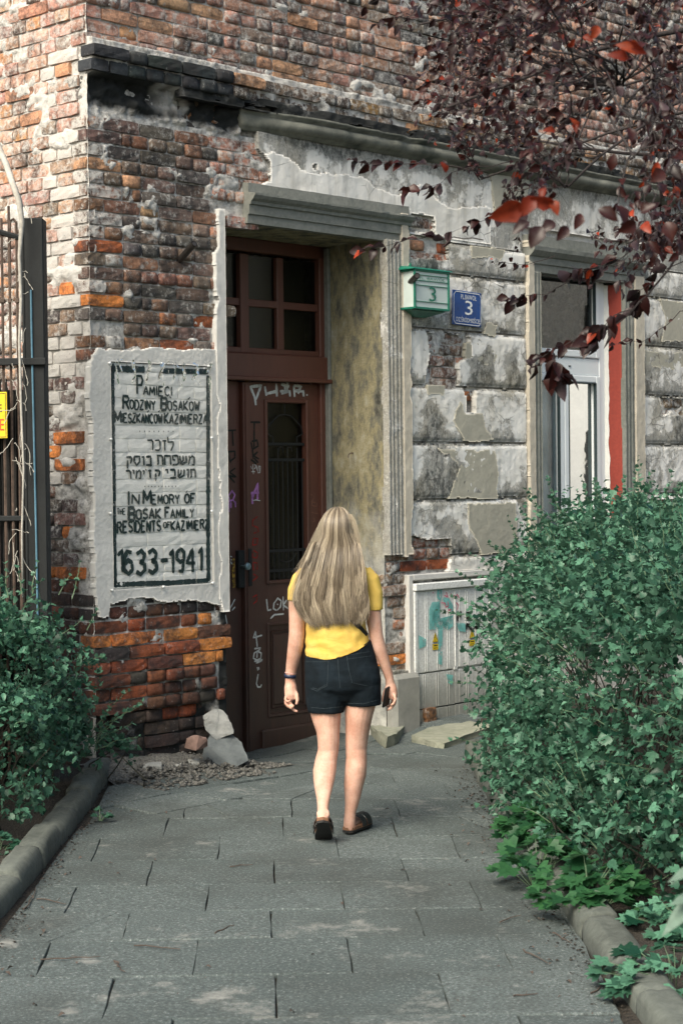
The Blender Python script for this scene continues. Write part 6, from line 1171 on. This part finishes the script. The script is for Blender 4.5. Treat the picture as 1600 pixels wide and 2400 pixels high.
PB = empty('pale_house', (34, 22, 0), 0, 'pale plastered house across the square, mirrored in the window glass', 'building'); m = MB(); m.box(0, 8, -22, 18, -.2, 10); build('wall', m, 'white', PB)
for k in range(8):
    for z_ in (1., 4.2, 7.2): m = MB(); m.box(-.05, .1, -20+k*4.8, -18.6+k*4.8, z_, z_+1.8); build('window', m, 'unlit_room', PB)
m = MB(); m.prism([(-.5, 10), (8.5, 10), (4, 13)], 18.4, -22.4); build('roof', m, 'rust', PB)
# ================================================================= THE WOMAN
PY = 9.12; px0 = atY(808, 1957, PY).x
PE = empty('person', (px0, PY, 0), 0, 'woman with long blonde hair, yellow t-shirt and black denim shorts walking towards the brown door', 'person')
def bp(px, py, dy=0.): p = atY(px, py, PY+dy); return Vector((p.x-px0, dy, p.z))
SC = PY/FPX
def ringh(c, rx, ry, n=20, tilt=0., rot=0., sq=2.0):
    out = []
    for k in range(n):
        a = 2*math.pi*k/n; ca, sa = math.cos(a), math.sin(a); x = abs(ca)**(2/sq)*math.copysign(1, ca)*rx; y = abs(sa)**(2/sq)*math.copysign(1, sa)*ry
        xr, yr_ = x*math.cos(rot)-y*math.sin(rot), x*math.sin(rot)+y*math.cos(rot); out.append((c.x+xr, c.y+yr_, c.z+tilt*xr))
    return out
def hloft(m, rows, n=22):      # rows: (py, xl, xr, dy, ry[, tilt, sq])
    rs = []
    for r_ in rows:
        py, xl, xr, dy, ry = r_[:5]; c = bp((xl+xr)/2, py, dy); rs.append(ringh(c, (xr-xl)/2*SC*(PY+dy)/PY, ry, n, r_[5] if len(r_) > 5 else 0, 0, r_[6] if len(r_) > 6 else 2.0))
    m.loft(rs)
def chain(m, pts, rs, n=12, flat=1.):
    m.tube(pts, rs, n)
def solid(name, m, mat, vox, it=3, fac_=.5, parent=PE):
    me = bpy.data.meshes.new(name); me.from_pydata(m.v, [], m.f); bm = bmesh.new(); bm.from_mesh(me); bmesh.ops.recalc_face_normals(bm, faces=bm.faces); bm.to_mesh(me); bm.free()
    o = bpy.data.objects.new(name, me); COL.objects.link(o); r = o.modifiers.new('r', 'REMESH'); r.mode = 'VOXEL'; r.voxel_size = vox; s_ = o.modifiers.new('s', 'SMOOTH'); s_.factor = fac_; s_.iterations = it
    dg = bpy.context.evaluated_depsgraph_get(); me2 = bpy.data.meshes.new_from_object(o.evaluated_get(dg)); bpy.data.objects.remove(o); me2.name = name; me2.materials.clear(); me2.materials.append(M[mat]); me2.polygons.foreach_set('use_smooth', [True]*len(me2.polygons)); return link(name, me2, parent)
def disp(o, fn):
    me = o.data; n = len(me.vertices); co = np.zeros(n*3, np.float32); me.vertices.foreach_get('co', co); co = co.reshape(-1, 3); no = np.zeros(n*3, np.float32); me.vertices.foreach_get('normal', no); no = no.reshape(-1, 3)
    co = co+no*fn(co, no)[:, None]; me.vertices.foreach_set('co', co.astype(np.float32).ravel()); me.update()
b = MB()
# torso and neck
hloft(b, [(1628, 738, 870, .0, .06), (1615, 724, 880, .0, .10), (1600, 718, 888, -.005, .115), (1560, 720, 886, -.005, .115), (1520, 722, 868, 0, .095), (1480, 722, 856, 0, .085), (1430, 720, 854, .0, .09), (1390, 712, 858, 0, .10), (1350, 705, 862, 0, .095), (1328, 730, 842, .005, .075), (1315, 760, 812, .01, .055), (1300, 768, 806, .015, .05), (1270, 768, 806, .02, .05)])
# head, nose, ears
hc = bp(787, 1247, .015); b.loft([ringh(hc+Vector((0, dy, dz)), rx, ry, 20) for dz, rx, ry, dy in ((-.115, .028, .035, .045), (-.095, .048, .065, .025), (-.06, .064, .085, .012), (-.02, .070, .088, 0), (.02, .070, .084, .0), (.055, .060, .070, .0), (.08, .042, .050, .0), (.092, .02, .025, .0))])
b.loft([ringh(hc+Vector((0, .088+d_, dz)), r_, r_*1.2, 8) for dz, r_, d_ in ((-.045, .016, .012), (-.02, .010, .008), (.01, .007, .0))])
for s_ in (-1, 1): b.loft([ringh(hc+Vector((s_*.074, 0, dz)), .008, r_, 8) for dz, r_ in ((-.03, .008), (-.01, .015), (.015, .017), (.03, .008))])
# legs
hloft(b, [(1985-330, 722, 801, .0, .088), (1690, 732, 798, -.01, .080), (1716, 741, 796, -.02, .072), (1740, 744, 795, -.03, .064), (1757, 744.5, 794, -.035, .058), (1780, 738, 790, -.055, .056), (1805, 733, 788, -.085, .058), (1830, 734, 784, -.12, .056), (1850, 737, 779, -.155, .050), (1872, 741.5, 773.5, -.20, .042), (1890, 743, 770.5, -.235, .035), (1905, 743, 770, -.262, .034), (1918, 742, 772, -.275, .036)], 18)
hloft(b, [(1640, 806, 886, .0, .088), (1652, 807, 881, .0, .088), (1680, 808, 873, .0, .082), (1703, 809, 868, .005, .076), (1730, 809, 863, .01, .068), (1754, 809, 860, .01, .058), (1775, 810, 860, .005, .056), (1795, 808, 860, .0, .059), (1818, 806.6, 858, -.0, .058), (1843, 805.5, 851, .0, .052), (1865, 807, 846, .0, .043), (1885, 808, 840, .0, .036), (1905, 807, 834, -.0, .032), (1925, 805, 833, .0, .036), (1940, 804, 834, .01, .042), (1950, 805, 833, .015, .040)], 18)
# feet
z0 = float(ground(px0, PY)); hR = bp(819, 1945, .03)
b.loft([ringh(hR+Vector((x, y, z)), rx, rz, 12, 0, .35) for x, y, z, rx, rz in ((0, 0, .02, .027, .035), (.03, .10, .0, .035, .05), (.05, .15, -.012, .04, .055))])
chain(b, [hR+Vector((0, 0, .012)), hR+Vector((.028, .08, .018)), hR+Vector((.05, .14, .006)), hR+Vector((.068, .20, -.008))], [.032, .034, .034, .018], 12)
hL = bp(757, 1906, -.285); FD = Vector((0, .839, -.545)); FN = Vector((0, .545, .839)); chain(b, [hL, hL+FD*.07, hL+FD*.13-FN*.004, hL+FD*.20-FN*.012], [.032, .033, .031, .018], 12)
# arms
def arm(pts, rs): chain(b, [bp(*p) for p in pts], rs, 14)
arm([(712, 1345, .0), (698, 1375, .0), (696, 1410, .0), (696, 1450, .0), (695.5, 1485, -.005), (693, 1510, .0), (688, 1540, .015), (683.5, 1565, .03), (680.5, 1585, .035), (680, 1600, .04)], [.040, .043, .042, .041, .040, .0395, .035, .0300, .0260, .0265])
arm([(862, 1345, .0), (872, 1375, -.0), (873, 1410, -.0), (876, 1450, -.0), (881, 1490, -.005), (889, 1520, .0), (899, 1548, .01), (907, 1572, .02), (912.5, 1592, .025), (914, 1604, .03)], [.040, .041, .040, .038, .0355, .0345, .0295, .0250, .0218, .024])
# hands
def finger(pts, r): chain(b, [bp(*p) for p in pts], [r, r*.95, r*.9, r*.7][:len(pts)], 8)
chain(b, [bp(680.5, 1598, .04), bp(681, 1612, .035), bp(682, 1628, .03), bp(682, 1640, .03)], [.026, .033, .033, .026], 12)
finger([(671, 1634, .035), (669, 1648, .02), (677, 1655, -.005), (685, 1650, -.015)], .0095); finger([(675, 1640, .03), (674, 1655, .01), (683, 1659, -.015), (689, 1653, -.02)], .0098); finger([(681, 1642, .03), (681, 1658, .015), (690, 1665, -.0), (698, 1668, -.005)], .0092); finger([(672, 1628, .02), (668, 1640, .0), (675, 1645, -.015), (682, 1640, -.02)], .0085)
finger([(688, 1615, .025), (696, 1628, .01), (697, 1642, .0), (694, 1652, -.005)], .0105)
chain(b, [bp(914, 1600, .03), bp(917, 1615, .03), bp(920, 1630, .03), bp(920, 1638, .03)], [.023, .029, .027, .021], 12)
finger([(925, 1632, .02), (925, 1648, .01), (918, 1658, .0), (909, 1664, .0)], .0095); finger([(922, 1635, .04), (922, 1650, .05), (914, 1660, .05), (906, 1665, .04)], .0092); finger([(920, 1634, .055), (918, 1648, .075), (911, 1655, .08), (905, 1658, .07)], .0088); finger([(924, 1628, .005), (926, 1640, -.01), (921, 1650, -.015), (914, 1654, -.012)], .0085)
finger([(908, 1608, .02), (901, 1622, .0), (897, 1636, -.005), (896, 1646, -.005)], .010)
solid('body', b, 'skin', .0048, 4)
# eyes and mouth on the far side of the head
for s_ in (-1, 1): m = MB(); m.loft([ringh(hc+Vector((s_*.030, .082, -.004+dz)), r_, r_*.6, 10) for dz, r_ in ((-.009, .003), (-.005, .010), (.0, .012), (.005, .010), (.009, .003))]); build('eye', m, 'enwhite', PE, True)
m = MB(); m.tube([hc+Vector((-.022, .078, -.068)), hc+Vector((0, .086, -.066)), hc+Vector((.022, .078, -.068))], [.003, .006, .003], 8); build('lips', m, simple('lips', (.45, .16, .14), .5), PE, True)
# t-shirt
t = MB(); hloft(t, [(1550, 714.5, 868, -.004, .118), (1522, 714.5, 868, -.004, .114), (1500, 715, 866, -.004, .110), (1478, 716, 860, -.002, .106), (1450, 716, 857, .0, .106), (1415, 711, 860, .0, .112), (1385, 706, 864, .0, .116), (1360, 697, 871, .0, .116), (1341, 701, 868, .0, .106), (1327, 718, 853, .003, .092), (1315, 746, 827, .008, .074), (1308, 764, 812, .012, .058)], 26)
def sleeve(pts, rs): chain(t, [bp(*p) for p in pts], rs, 16)
sleeve([(722, 1350, .0), (706, 1362, .0), (698, 1385, .0), (697, 1408, .0)], [.056, .054, .052, .050]); sleeve([(850, 1350, .0), (866, 1362, .0), (874, 1390, .0), (876, 1430, -.0)], [.056, .052, .0485, .0445])
sh = solid('t_shirt', t, 'shirt', .006, 3)
def wr(co, no):
    x, z = co[:, 0], co[:, 2]; lo = smooth(1.12, .95, z); f = np.sin(z*95+fbm(x*7, z*5, 3)*11+x*16)*.0020*lo + np.sin((z*.6-x*.8)*75+fbm(x*6+9, z*6, 2)*8)*.0022*smooth(.0, .12, x)*lo + (fbm(x*8, z*9, 2)-.5)*.007
    
    return f
disp(sh, wr)
_hx = [bp(x, 1500, 0).x for x in (700, 715, 766, 800, 835, 867, 880)]; _hz = [bp(800, y, 0).z for y in (1533, 1535, 1541, 1534, 1521, 1503, 1500)]
co = np.zeros(len(sh.data.vertices)*3, np.float32); sh.data.vertices.foreach_get('co', co); co = co.reshape(-1, 3); hemz = np.interp(co[:, 0], _hx, _hz); low = co[:, 2] < hemz; co[:, 2] = np.where(low, hemz, co[:, 2])
hb_ = np.exp(-((co[:, 2]-hemz-.018)/.0022)**2)*.0022; co[:, 1] += hb_*np.sign(-co[:, 1]); sh.data.vertices.foreach_set('co', co.ravel()); sh.data.update()
hm = MB(); 
# shorts: two legs and a seat
s = MB(); hloft(s, [(1668, 722, 806, -.004, .098, 0, 2.3), (1640, 716, 812, -.004, .106, 0, 2.3), (1610, 714, 820, -.004, .112, 0, 2.2), (1580, 714, 830, -.002, .118)], 24); hloft(s, [(1652, 808, 894, -.002, .100, 0, 2.3), (1630, 802, 893.5, -.002, .108, 0, 2.3), (1605, 794, 892, -.002, .114, 0, 2.2), (1580, 780, 890, -.002, .118)], 24)
hloft(s, [(1640, 768, 842, -.002, .085), (1628, 745, 866, -.004, .10), (1612, 715, 892, -.010, .122, 0, 2.2), (1590, 714.5, 892, -.012, .128, 0, 2.2), (1565, 714, 888, -.010, .126), (1540, 714.5, 880, -.004, .116, .03), (1515, 716, 873, .0, .104, .07), (1500, 718, 868, .0, .098, .09)], 28)
so2 = solid('shorts', s, 'denim', .006, 3)
co = np.zeros(len(so2.data.vertices)*3, np.float32); so2.data.vertices.foreach_get('co', co); co = co.reshape(-1, 3); co[:, 2] = np.minimum(co[:, 2], np.interp(co[:, 0], _hx, _hz)+.004); so2.data.vertices.foreach_set('co', co.ravel()); so2.data.update(); disp(so2, lambda co, no: (fbm(co[:, 0]*20, co[:, 2]*20, 3)-.5)*.008+.0018*np.sin(co[:, 2]*110+fbm(co[:, 0]*9, co[:, 2]*4)*9)*smooth(.46, .40, co[:, 2]-.18))
# seams and pockets follow the cloth
from mathutils.bvhtree import BVHTree
def bvh(o): me = o.data; return BVHTree.FromPolygons([v.co[:] for v in me.vertices], [p.vertices[:] for p in me.polygons])
bs = bvh(so2)
def onback(tree, px, py, lift=.0012):
    p = bp(px, py, 0); d = Vector((p.x+px0, PY, p.z-EYE)).normalized(); o_ = Vector((-px0, -PY, EYE)); h = tree.ray_cast(o_, d); return (h[0]-d*lift) if h[0] else None
m = MB()
def seam(path, r=.0009, tree=bs, mb=None, dash=False):
    P = []
    for a, b_ in zip(path[:-1], path[1:]):
        n = max(2, int(math.hypot(b_[0]-a[0], b_[1]-a[1])/3)); P += [(a[0]+(b_[0]-a[0])*k/n, a[1]+(b_[1]-a[1])*k/n) for k in range(n)]
    P.append(path[-1]); Q = [onback(tree, *p, r*.6) for p in P]; Q = [q for q in Q if q is not None]
    if len(Q) > 1: (mb or m).tube(Q, r, 4)
seam([(716, 1541), (770, 1541)]); seam([(770, 1541), (767, 1600), (766, 1607), (743, 1620), (729, 1614)]); seam([(811, 1536), (866, 1527)]); seam([(812, 1536), (817, 1570), (825, 1600), (862, 1608)]); seam([(791, 1538), (793, 1570), (797, 1612)]); seam([(716, 1551), (769, 1551)]); seam([(812, 1545), (870, 1537)]); seam([(733, 1612), (745, 1616), (764, 1604)]); seam([(729, 1658), (760, 1661), (802, 1656)]); seam([(812, 1648), (850, 1650), (888, 1640)])
build('stitching', m, 'thread', so2)
# bag strap and phone
bt = bvh(sh); m = MB(); Q = []
for k in range(10):
    t_ = k/9; q = onback(bt, 790+(867-790)*t_, 1412+(1500-1412)*t_, .003)
    if q: Q.append(q)
V = []
for i, q in enumerate(Q): d = (Q[min(i+1, len(Q)-1)]-Q[max(i-1, 0)]).normalized(); n_ = Vector((0, -1, 0)); sd_ = d.cross(n_).normalized(); V += [q-sd_*.0145, q+sd_*.0145, q+sd_*.0145+Vector((0, -.002, 0)), q-sd_*.0145+Vector((0, -.002, 0))]
m.v = [tuple(v) for v in V]; m.f = [(4*i+a, 4*i+b_, 4*i+4+b_, 4*i+4+a) for i in range(len(Q)-1) for a, b_ in ((0, 1), (1, 2), (2, 3), (3, 0))]
st = build('bag_strap', m, 'strap'); st.location = (px0, PY, 0); tag(st, 'black bag strap crossing the yellow t-shirt below the hair', 'bag strap')
pc_ = bp(907, 1631, .012); m = MB(); m.box(-.006, .006, -.035, .035, -.055, .05, .004); ph = build('phone', m, 'strap', loc=pc_+Vector((px0, PY, 0))); ph.rotation_euler = (R(8), R(14), R(-25)); tag(ph, 'black phone held low in the right hand of the walking woman', 'phone')
m = MB(); m.box(-.0068, -.006, -.02, .02, -.02, .02); build('phone_print', m, 'enwhite', ph); ph.children[0].scale = (1, .25, .9)
# wristband
wc = bp(680, 1584, .036); wb = MB(); up = Vector((.05, .05, -1)).normalized()
rg = [[tuple(wc+Vector((math.cos(a)*r_, math.sin(a)*r_, dz-.10*math.cos(a)*r_))) for a in [2*math.pi*k/24 for k in range(24)]] for dz, r_ in ((-.010, .0268), (-.010, .0305), (.008, .031), (.008, .0272))]; wb.loft(rg+[rg[0]], False); o = build('wristband', wb, 'band', PE, True)
wb = MB(); c2 = bp(681, 1577, .034); wb.tube([c2+Vector((math.cos(a)*.0282, math.sin(a)*.0282, -.1*math.cos(a)*.028)) for a in [2*math.pi*k/24 for k in range(25)]], .002, 5); build('hair_tie', wb, simple('pink_band', (.6, .35, .33), .5), PE, True)
# sandals: contoured sole, cork bed, two straps with buckles
def sandal(name, pos, yaw, pitch):
    q = empty(name, (0, 0, 0)); q.parent = PE; q.location = pos; q.rotation_euler = (pitch, 0, yaw)
    out = [(-.030, .0), (-.033, .03), (-.032, .07), (-.034, .11), (-.042, .16), (-.042, .20), (-.030, .235), (-.008, .25), (.018, .245), (.036, .22), (.043, .18), (.040, .13), (.032, .08), (.030, .03), (.024, .002), (.0, -.012)]
    m = MB(); m.loft([[(x, y, 0) for x, y in out], [(x*1.03, y, .008) for x, y in out], [(x, y, .012) for x, y in out]]); build('outsole', m, 'sole', q)
    m = MB(); m.loft([[(x*.98, y, .0125) for x, y in out], [(x*1.0, y, .026) for x, y in out], [(x*.9, y*.97+.003, .030) for x, y in out]]); build('cork_bed', m, 'cork', q)
    for y in (.10, .165):
        m = MB(); rr = []
        for k in range(11): a = math.pi*k/10; c = Vector((-math.cos(a)*.046, y, .020+math.sin(a)*.052)); n_ = Vector((-math.cos(a), 0, math.sin(a))); rr.append([tuple(c+Vector((0, -.024, 0))), tuple(c+Vector((0, .024, 0))), tuple(c+Vector((0, .024, 0))+n_*.004), tuple(c+Vector((0, -.024, 0))+n_*.004)])
        m.loft(rr); build('strap', m, 'strapshoe', q)
        m = MB(); m.box(-.043, -.030, y-.010, y+.010, .050, .058, .002); build('buckle', m, 'buckle', q)
    return q
fo_ = bp(816, 1957, -.02); fo_.z = float(ground(px0, PY))+.006; sandal('sandal', fo_, -.42, 0.)
q = sandal('sandal', hL-FN*.064-FD*.03, 0., R(-33))
# ---------------------------------------------------------------- hair
hr = np.random.RandomState(12); NS = 9500; k_ = 28; tt = np.linspace(0, 1, k_); KH = 8
VV = []; vals = []; hx, hy, hz = hc.x, hc.y, hc.z
# outline of the hair mass seen from behind: left and right edge against height (photo pixels)
ey = np.array([1186, 1200, 1225, 1260, 1300, 1340, 1380, 1410, 1440, 1462]); el = np.array([790, 765, 750, 737, 722, 706, 693, 690, 700, 714]); er = np.array([804, 822, 835, 842, 848, 853, 857, 858, 858, 853])
ez = np.array([bp(790, y, 0).z for y in ey]); exl = np.array([bp(x, 1300, 0).x for x in el]); exr = np.array([bp(x, 1300, 0).x for x in er])
def edge(z): return np.interp(-z, -ez, exl), np.interp(-z, -ez, exr)
for i in range(NS):
    u_ = hr.rand(); sgn = u_*2-1; lay = hr.rand()          # across, and depth in the mass
    ph_ = sgn*1.45                                        # angle round the back of the head
    root = np.array([hx+.01+math.sin(ph_)*.020*hr.rand(), hy-.01+.02*hr.rand(), hz+.116-.010*abs(sgn)])
    zend = bp(790, 1453+hr.randn()*7-(26*hr.rand()**3)-10*(abs(sgn)**2)+ (6 if .1 < u_ < .4 else 0), 0).z
    if u_ < .10: zend += .05*hr.rand()
    ph1, am = hr.rand()*6.28, .0015+.0045*hr.rand(); clump = math.floor((u_*13+.4*math.sin(lay*5)))/13+.5/13; P = np.zeros((k_, 3)); wob = hr.randn()*.006
    az = sgn*1.62; zs_h = hz-.0; sa, ca2 = math.sin(az), math.cos(az); la = 1-.10*lay
    for j in range(KH):
        th_ = .02+(1.50-.02)*j/(KH-1); P[j] = (hx+.012*(1-j/KH)+math.sin(th_)*sa*.084*la, hy+.012-math.sin(th_)*(ca2*.114+.008)*la, hz+.004+math.cos(th_)**.85*.122*(1-.03*lay))
    zt0 = P[KH-1][2]; x0_ = P[KH-1][0]; y0_ = P[KH-1][1]
    for j in range(KH, k_):
        t = (j-KH+1)/(k_-KH); z = zt0*(1-t)+zend*t; L_, R_ = edge(z); cx = (L_+R_)/2; hw_ = (R_-L_)/2*(1.0-.14*lay)
        uu = sa*(1-.18*t)+((clump*2-1)*.98)*.18*t; gapx = 0.
        if t > .60 and abs(u_-.34) < .07: gapx = (u_-.34)*.9*(t-.60)*1.6+(-.05 if u_ < .34 else .05)*(t-.6)*2
        x = cx+hw_*np.clip(uu+gapx, -1.05, 1.05); y = hy+.008-((.112+.030*smooth(.2, .5, t))*math.sqrt(max(.02+.78*smooth(.06, .30, t), 1-(uu*.93)**2))*la)-.010*t
        bl = smooth(0, .22, t); x = x0_*(1-bl)+x*bl; y = y0_*(1-bl)+y*bl; wv = am*math.sin(z*34+ph1*.25+clump*19)*smooth(.2, .9, t)*1.25; P[j] = (x+wv+wob*t, y+.004*math.sin(z*29+clump*31)*t, z)
    VV.append(P); vals.append(np.clip(.20+.62*hr.rand()**1.2+.13*math.sin(clump*41)+.06*lay, 0, 1)-(.25 if lay > .6 else 0))
for i in range(220):     # flyaway strands
    s_ = hr.rand() < .7; z1_ = bp(790, hr.uniform(1330, 1440), 0).z; P = np.zeros((k_, 3)); a0 = hr.uniform(-1, -.7) if s_ else hr.uniform(.75, 1)
    out_ = hr.uniform(.0, .05) if s_ else hr.uniform(.0, .02)
    for j, t in enumerate(tt):
        z = (hz+.09)*(1-t)+z1_*t; L_, R_ = edge(z); x = (L_+R_)/2+(R_-L_)/2*a0+math.copysign(out_, a0)*t**1.6; P[j] = (x+.004*math.sin(z*30+i), hy-.05-.03*t, z)
    VV.append(P); vals.append(.6+.3*hr.rand())
A = np.array(VV); n = len(A); tg = np.gradient(A, axis=1); tg = unit(tg); sdv = unit(np.cross(tg, np.array([0, 1., 0]))+hr.randn(n, 1, 3)*.35); wdt = (.00105*hr.uniform(.6, 1.3, (n, 1, 1)))*np.interp(tt, [0, .1, .85, 1], [.8, 1, .9, .15])[None, :, None]; wdt[-220:] *= .5
nrm = unit(np.cross(sdv, tg)); Va = A-sdv*wdt; Vb = A+nrm*wdt*.55*np.sign((nrm[..., 1:2] < 0)-.5); Vc = A+sdv*wdt; V = np.stack([Va, Vb, Vc], 2).reshape(-1, 3)
base = (np.arange(n)*k_*3)[:, None, None, None]+(np.arange(k_-1)*3)[None, :, None, None]; q4 = np.array([[0, 1, 4, 3], [1, 2, 5, 4]])[None, None]; Fa = (base+q4).reshape(-1, 4)
ho = npmesh('hair', V, Fa, 'hair', PE, {'lv': np.repeat(np.array(vals), k_*3)}, True); ho['kind'] = 'stuff'
# scalp cap beneath the strands
m = MB(); m.loft([ringh(Vector(((edge(z)[0]+edge(z)[1])/2, hy-.015-o_, z)), max(.01, (edge(z)[1]-edge(z)[0])/2*kx), r_, 20) for z, r_, o_, kx in ((hz+.098, .03, 0, .5), (hz+.085, .055, 0, .62), (hz+.05, .075, .0, .74), (hz+.0, .080, .0, .78), (hz-.05, .075, .005, .76), (hz-.10, .055, .02, .74), (hz-.18, .035, .05, .72), (hz-.26, .02, .072, .70), (hz-.33, .010, .078, .66))]); o = build('hair_underlayer', m, 'hair', PE, True); fattr(o.data, 'lv', np.full(len(o.data.vertices), .05))
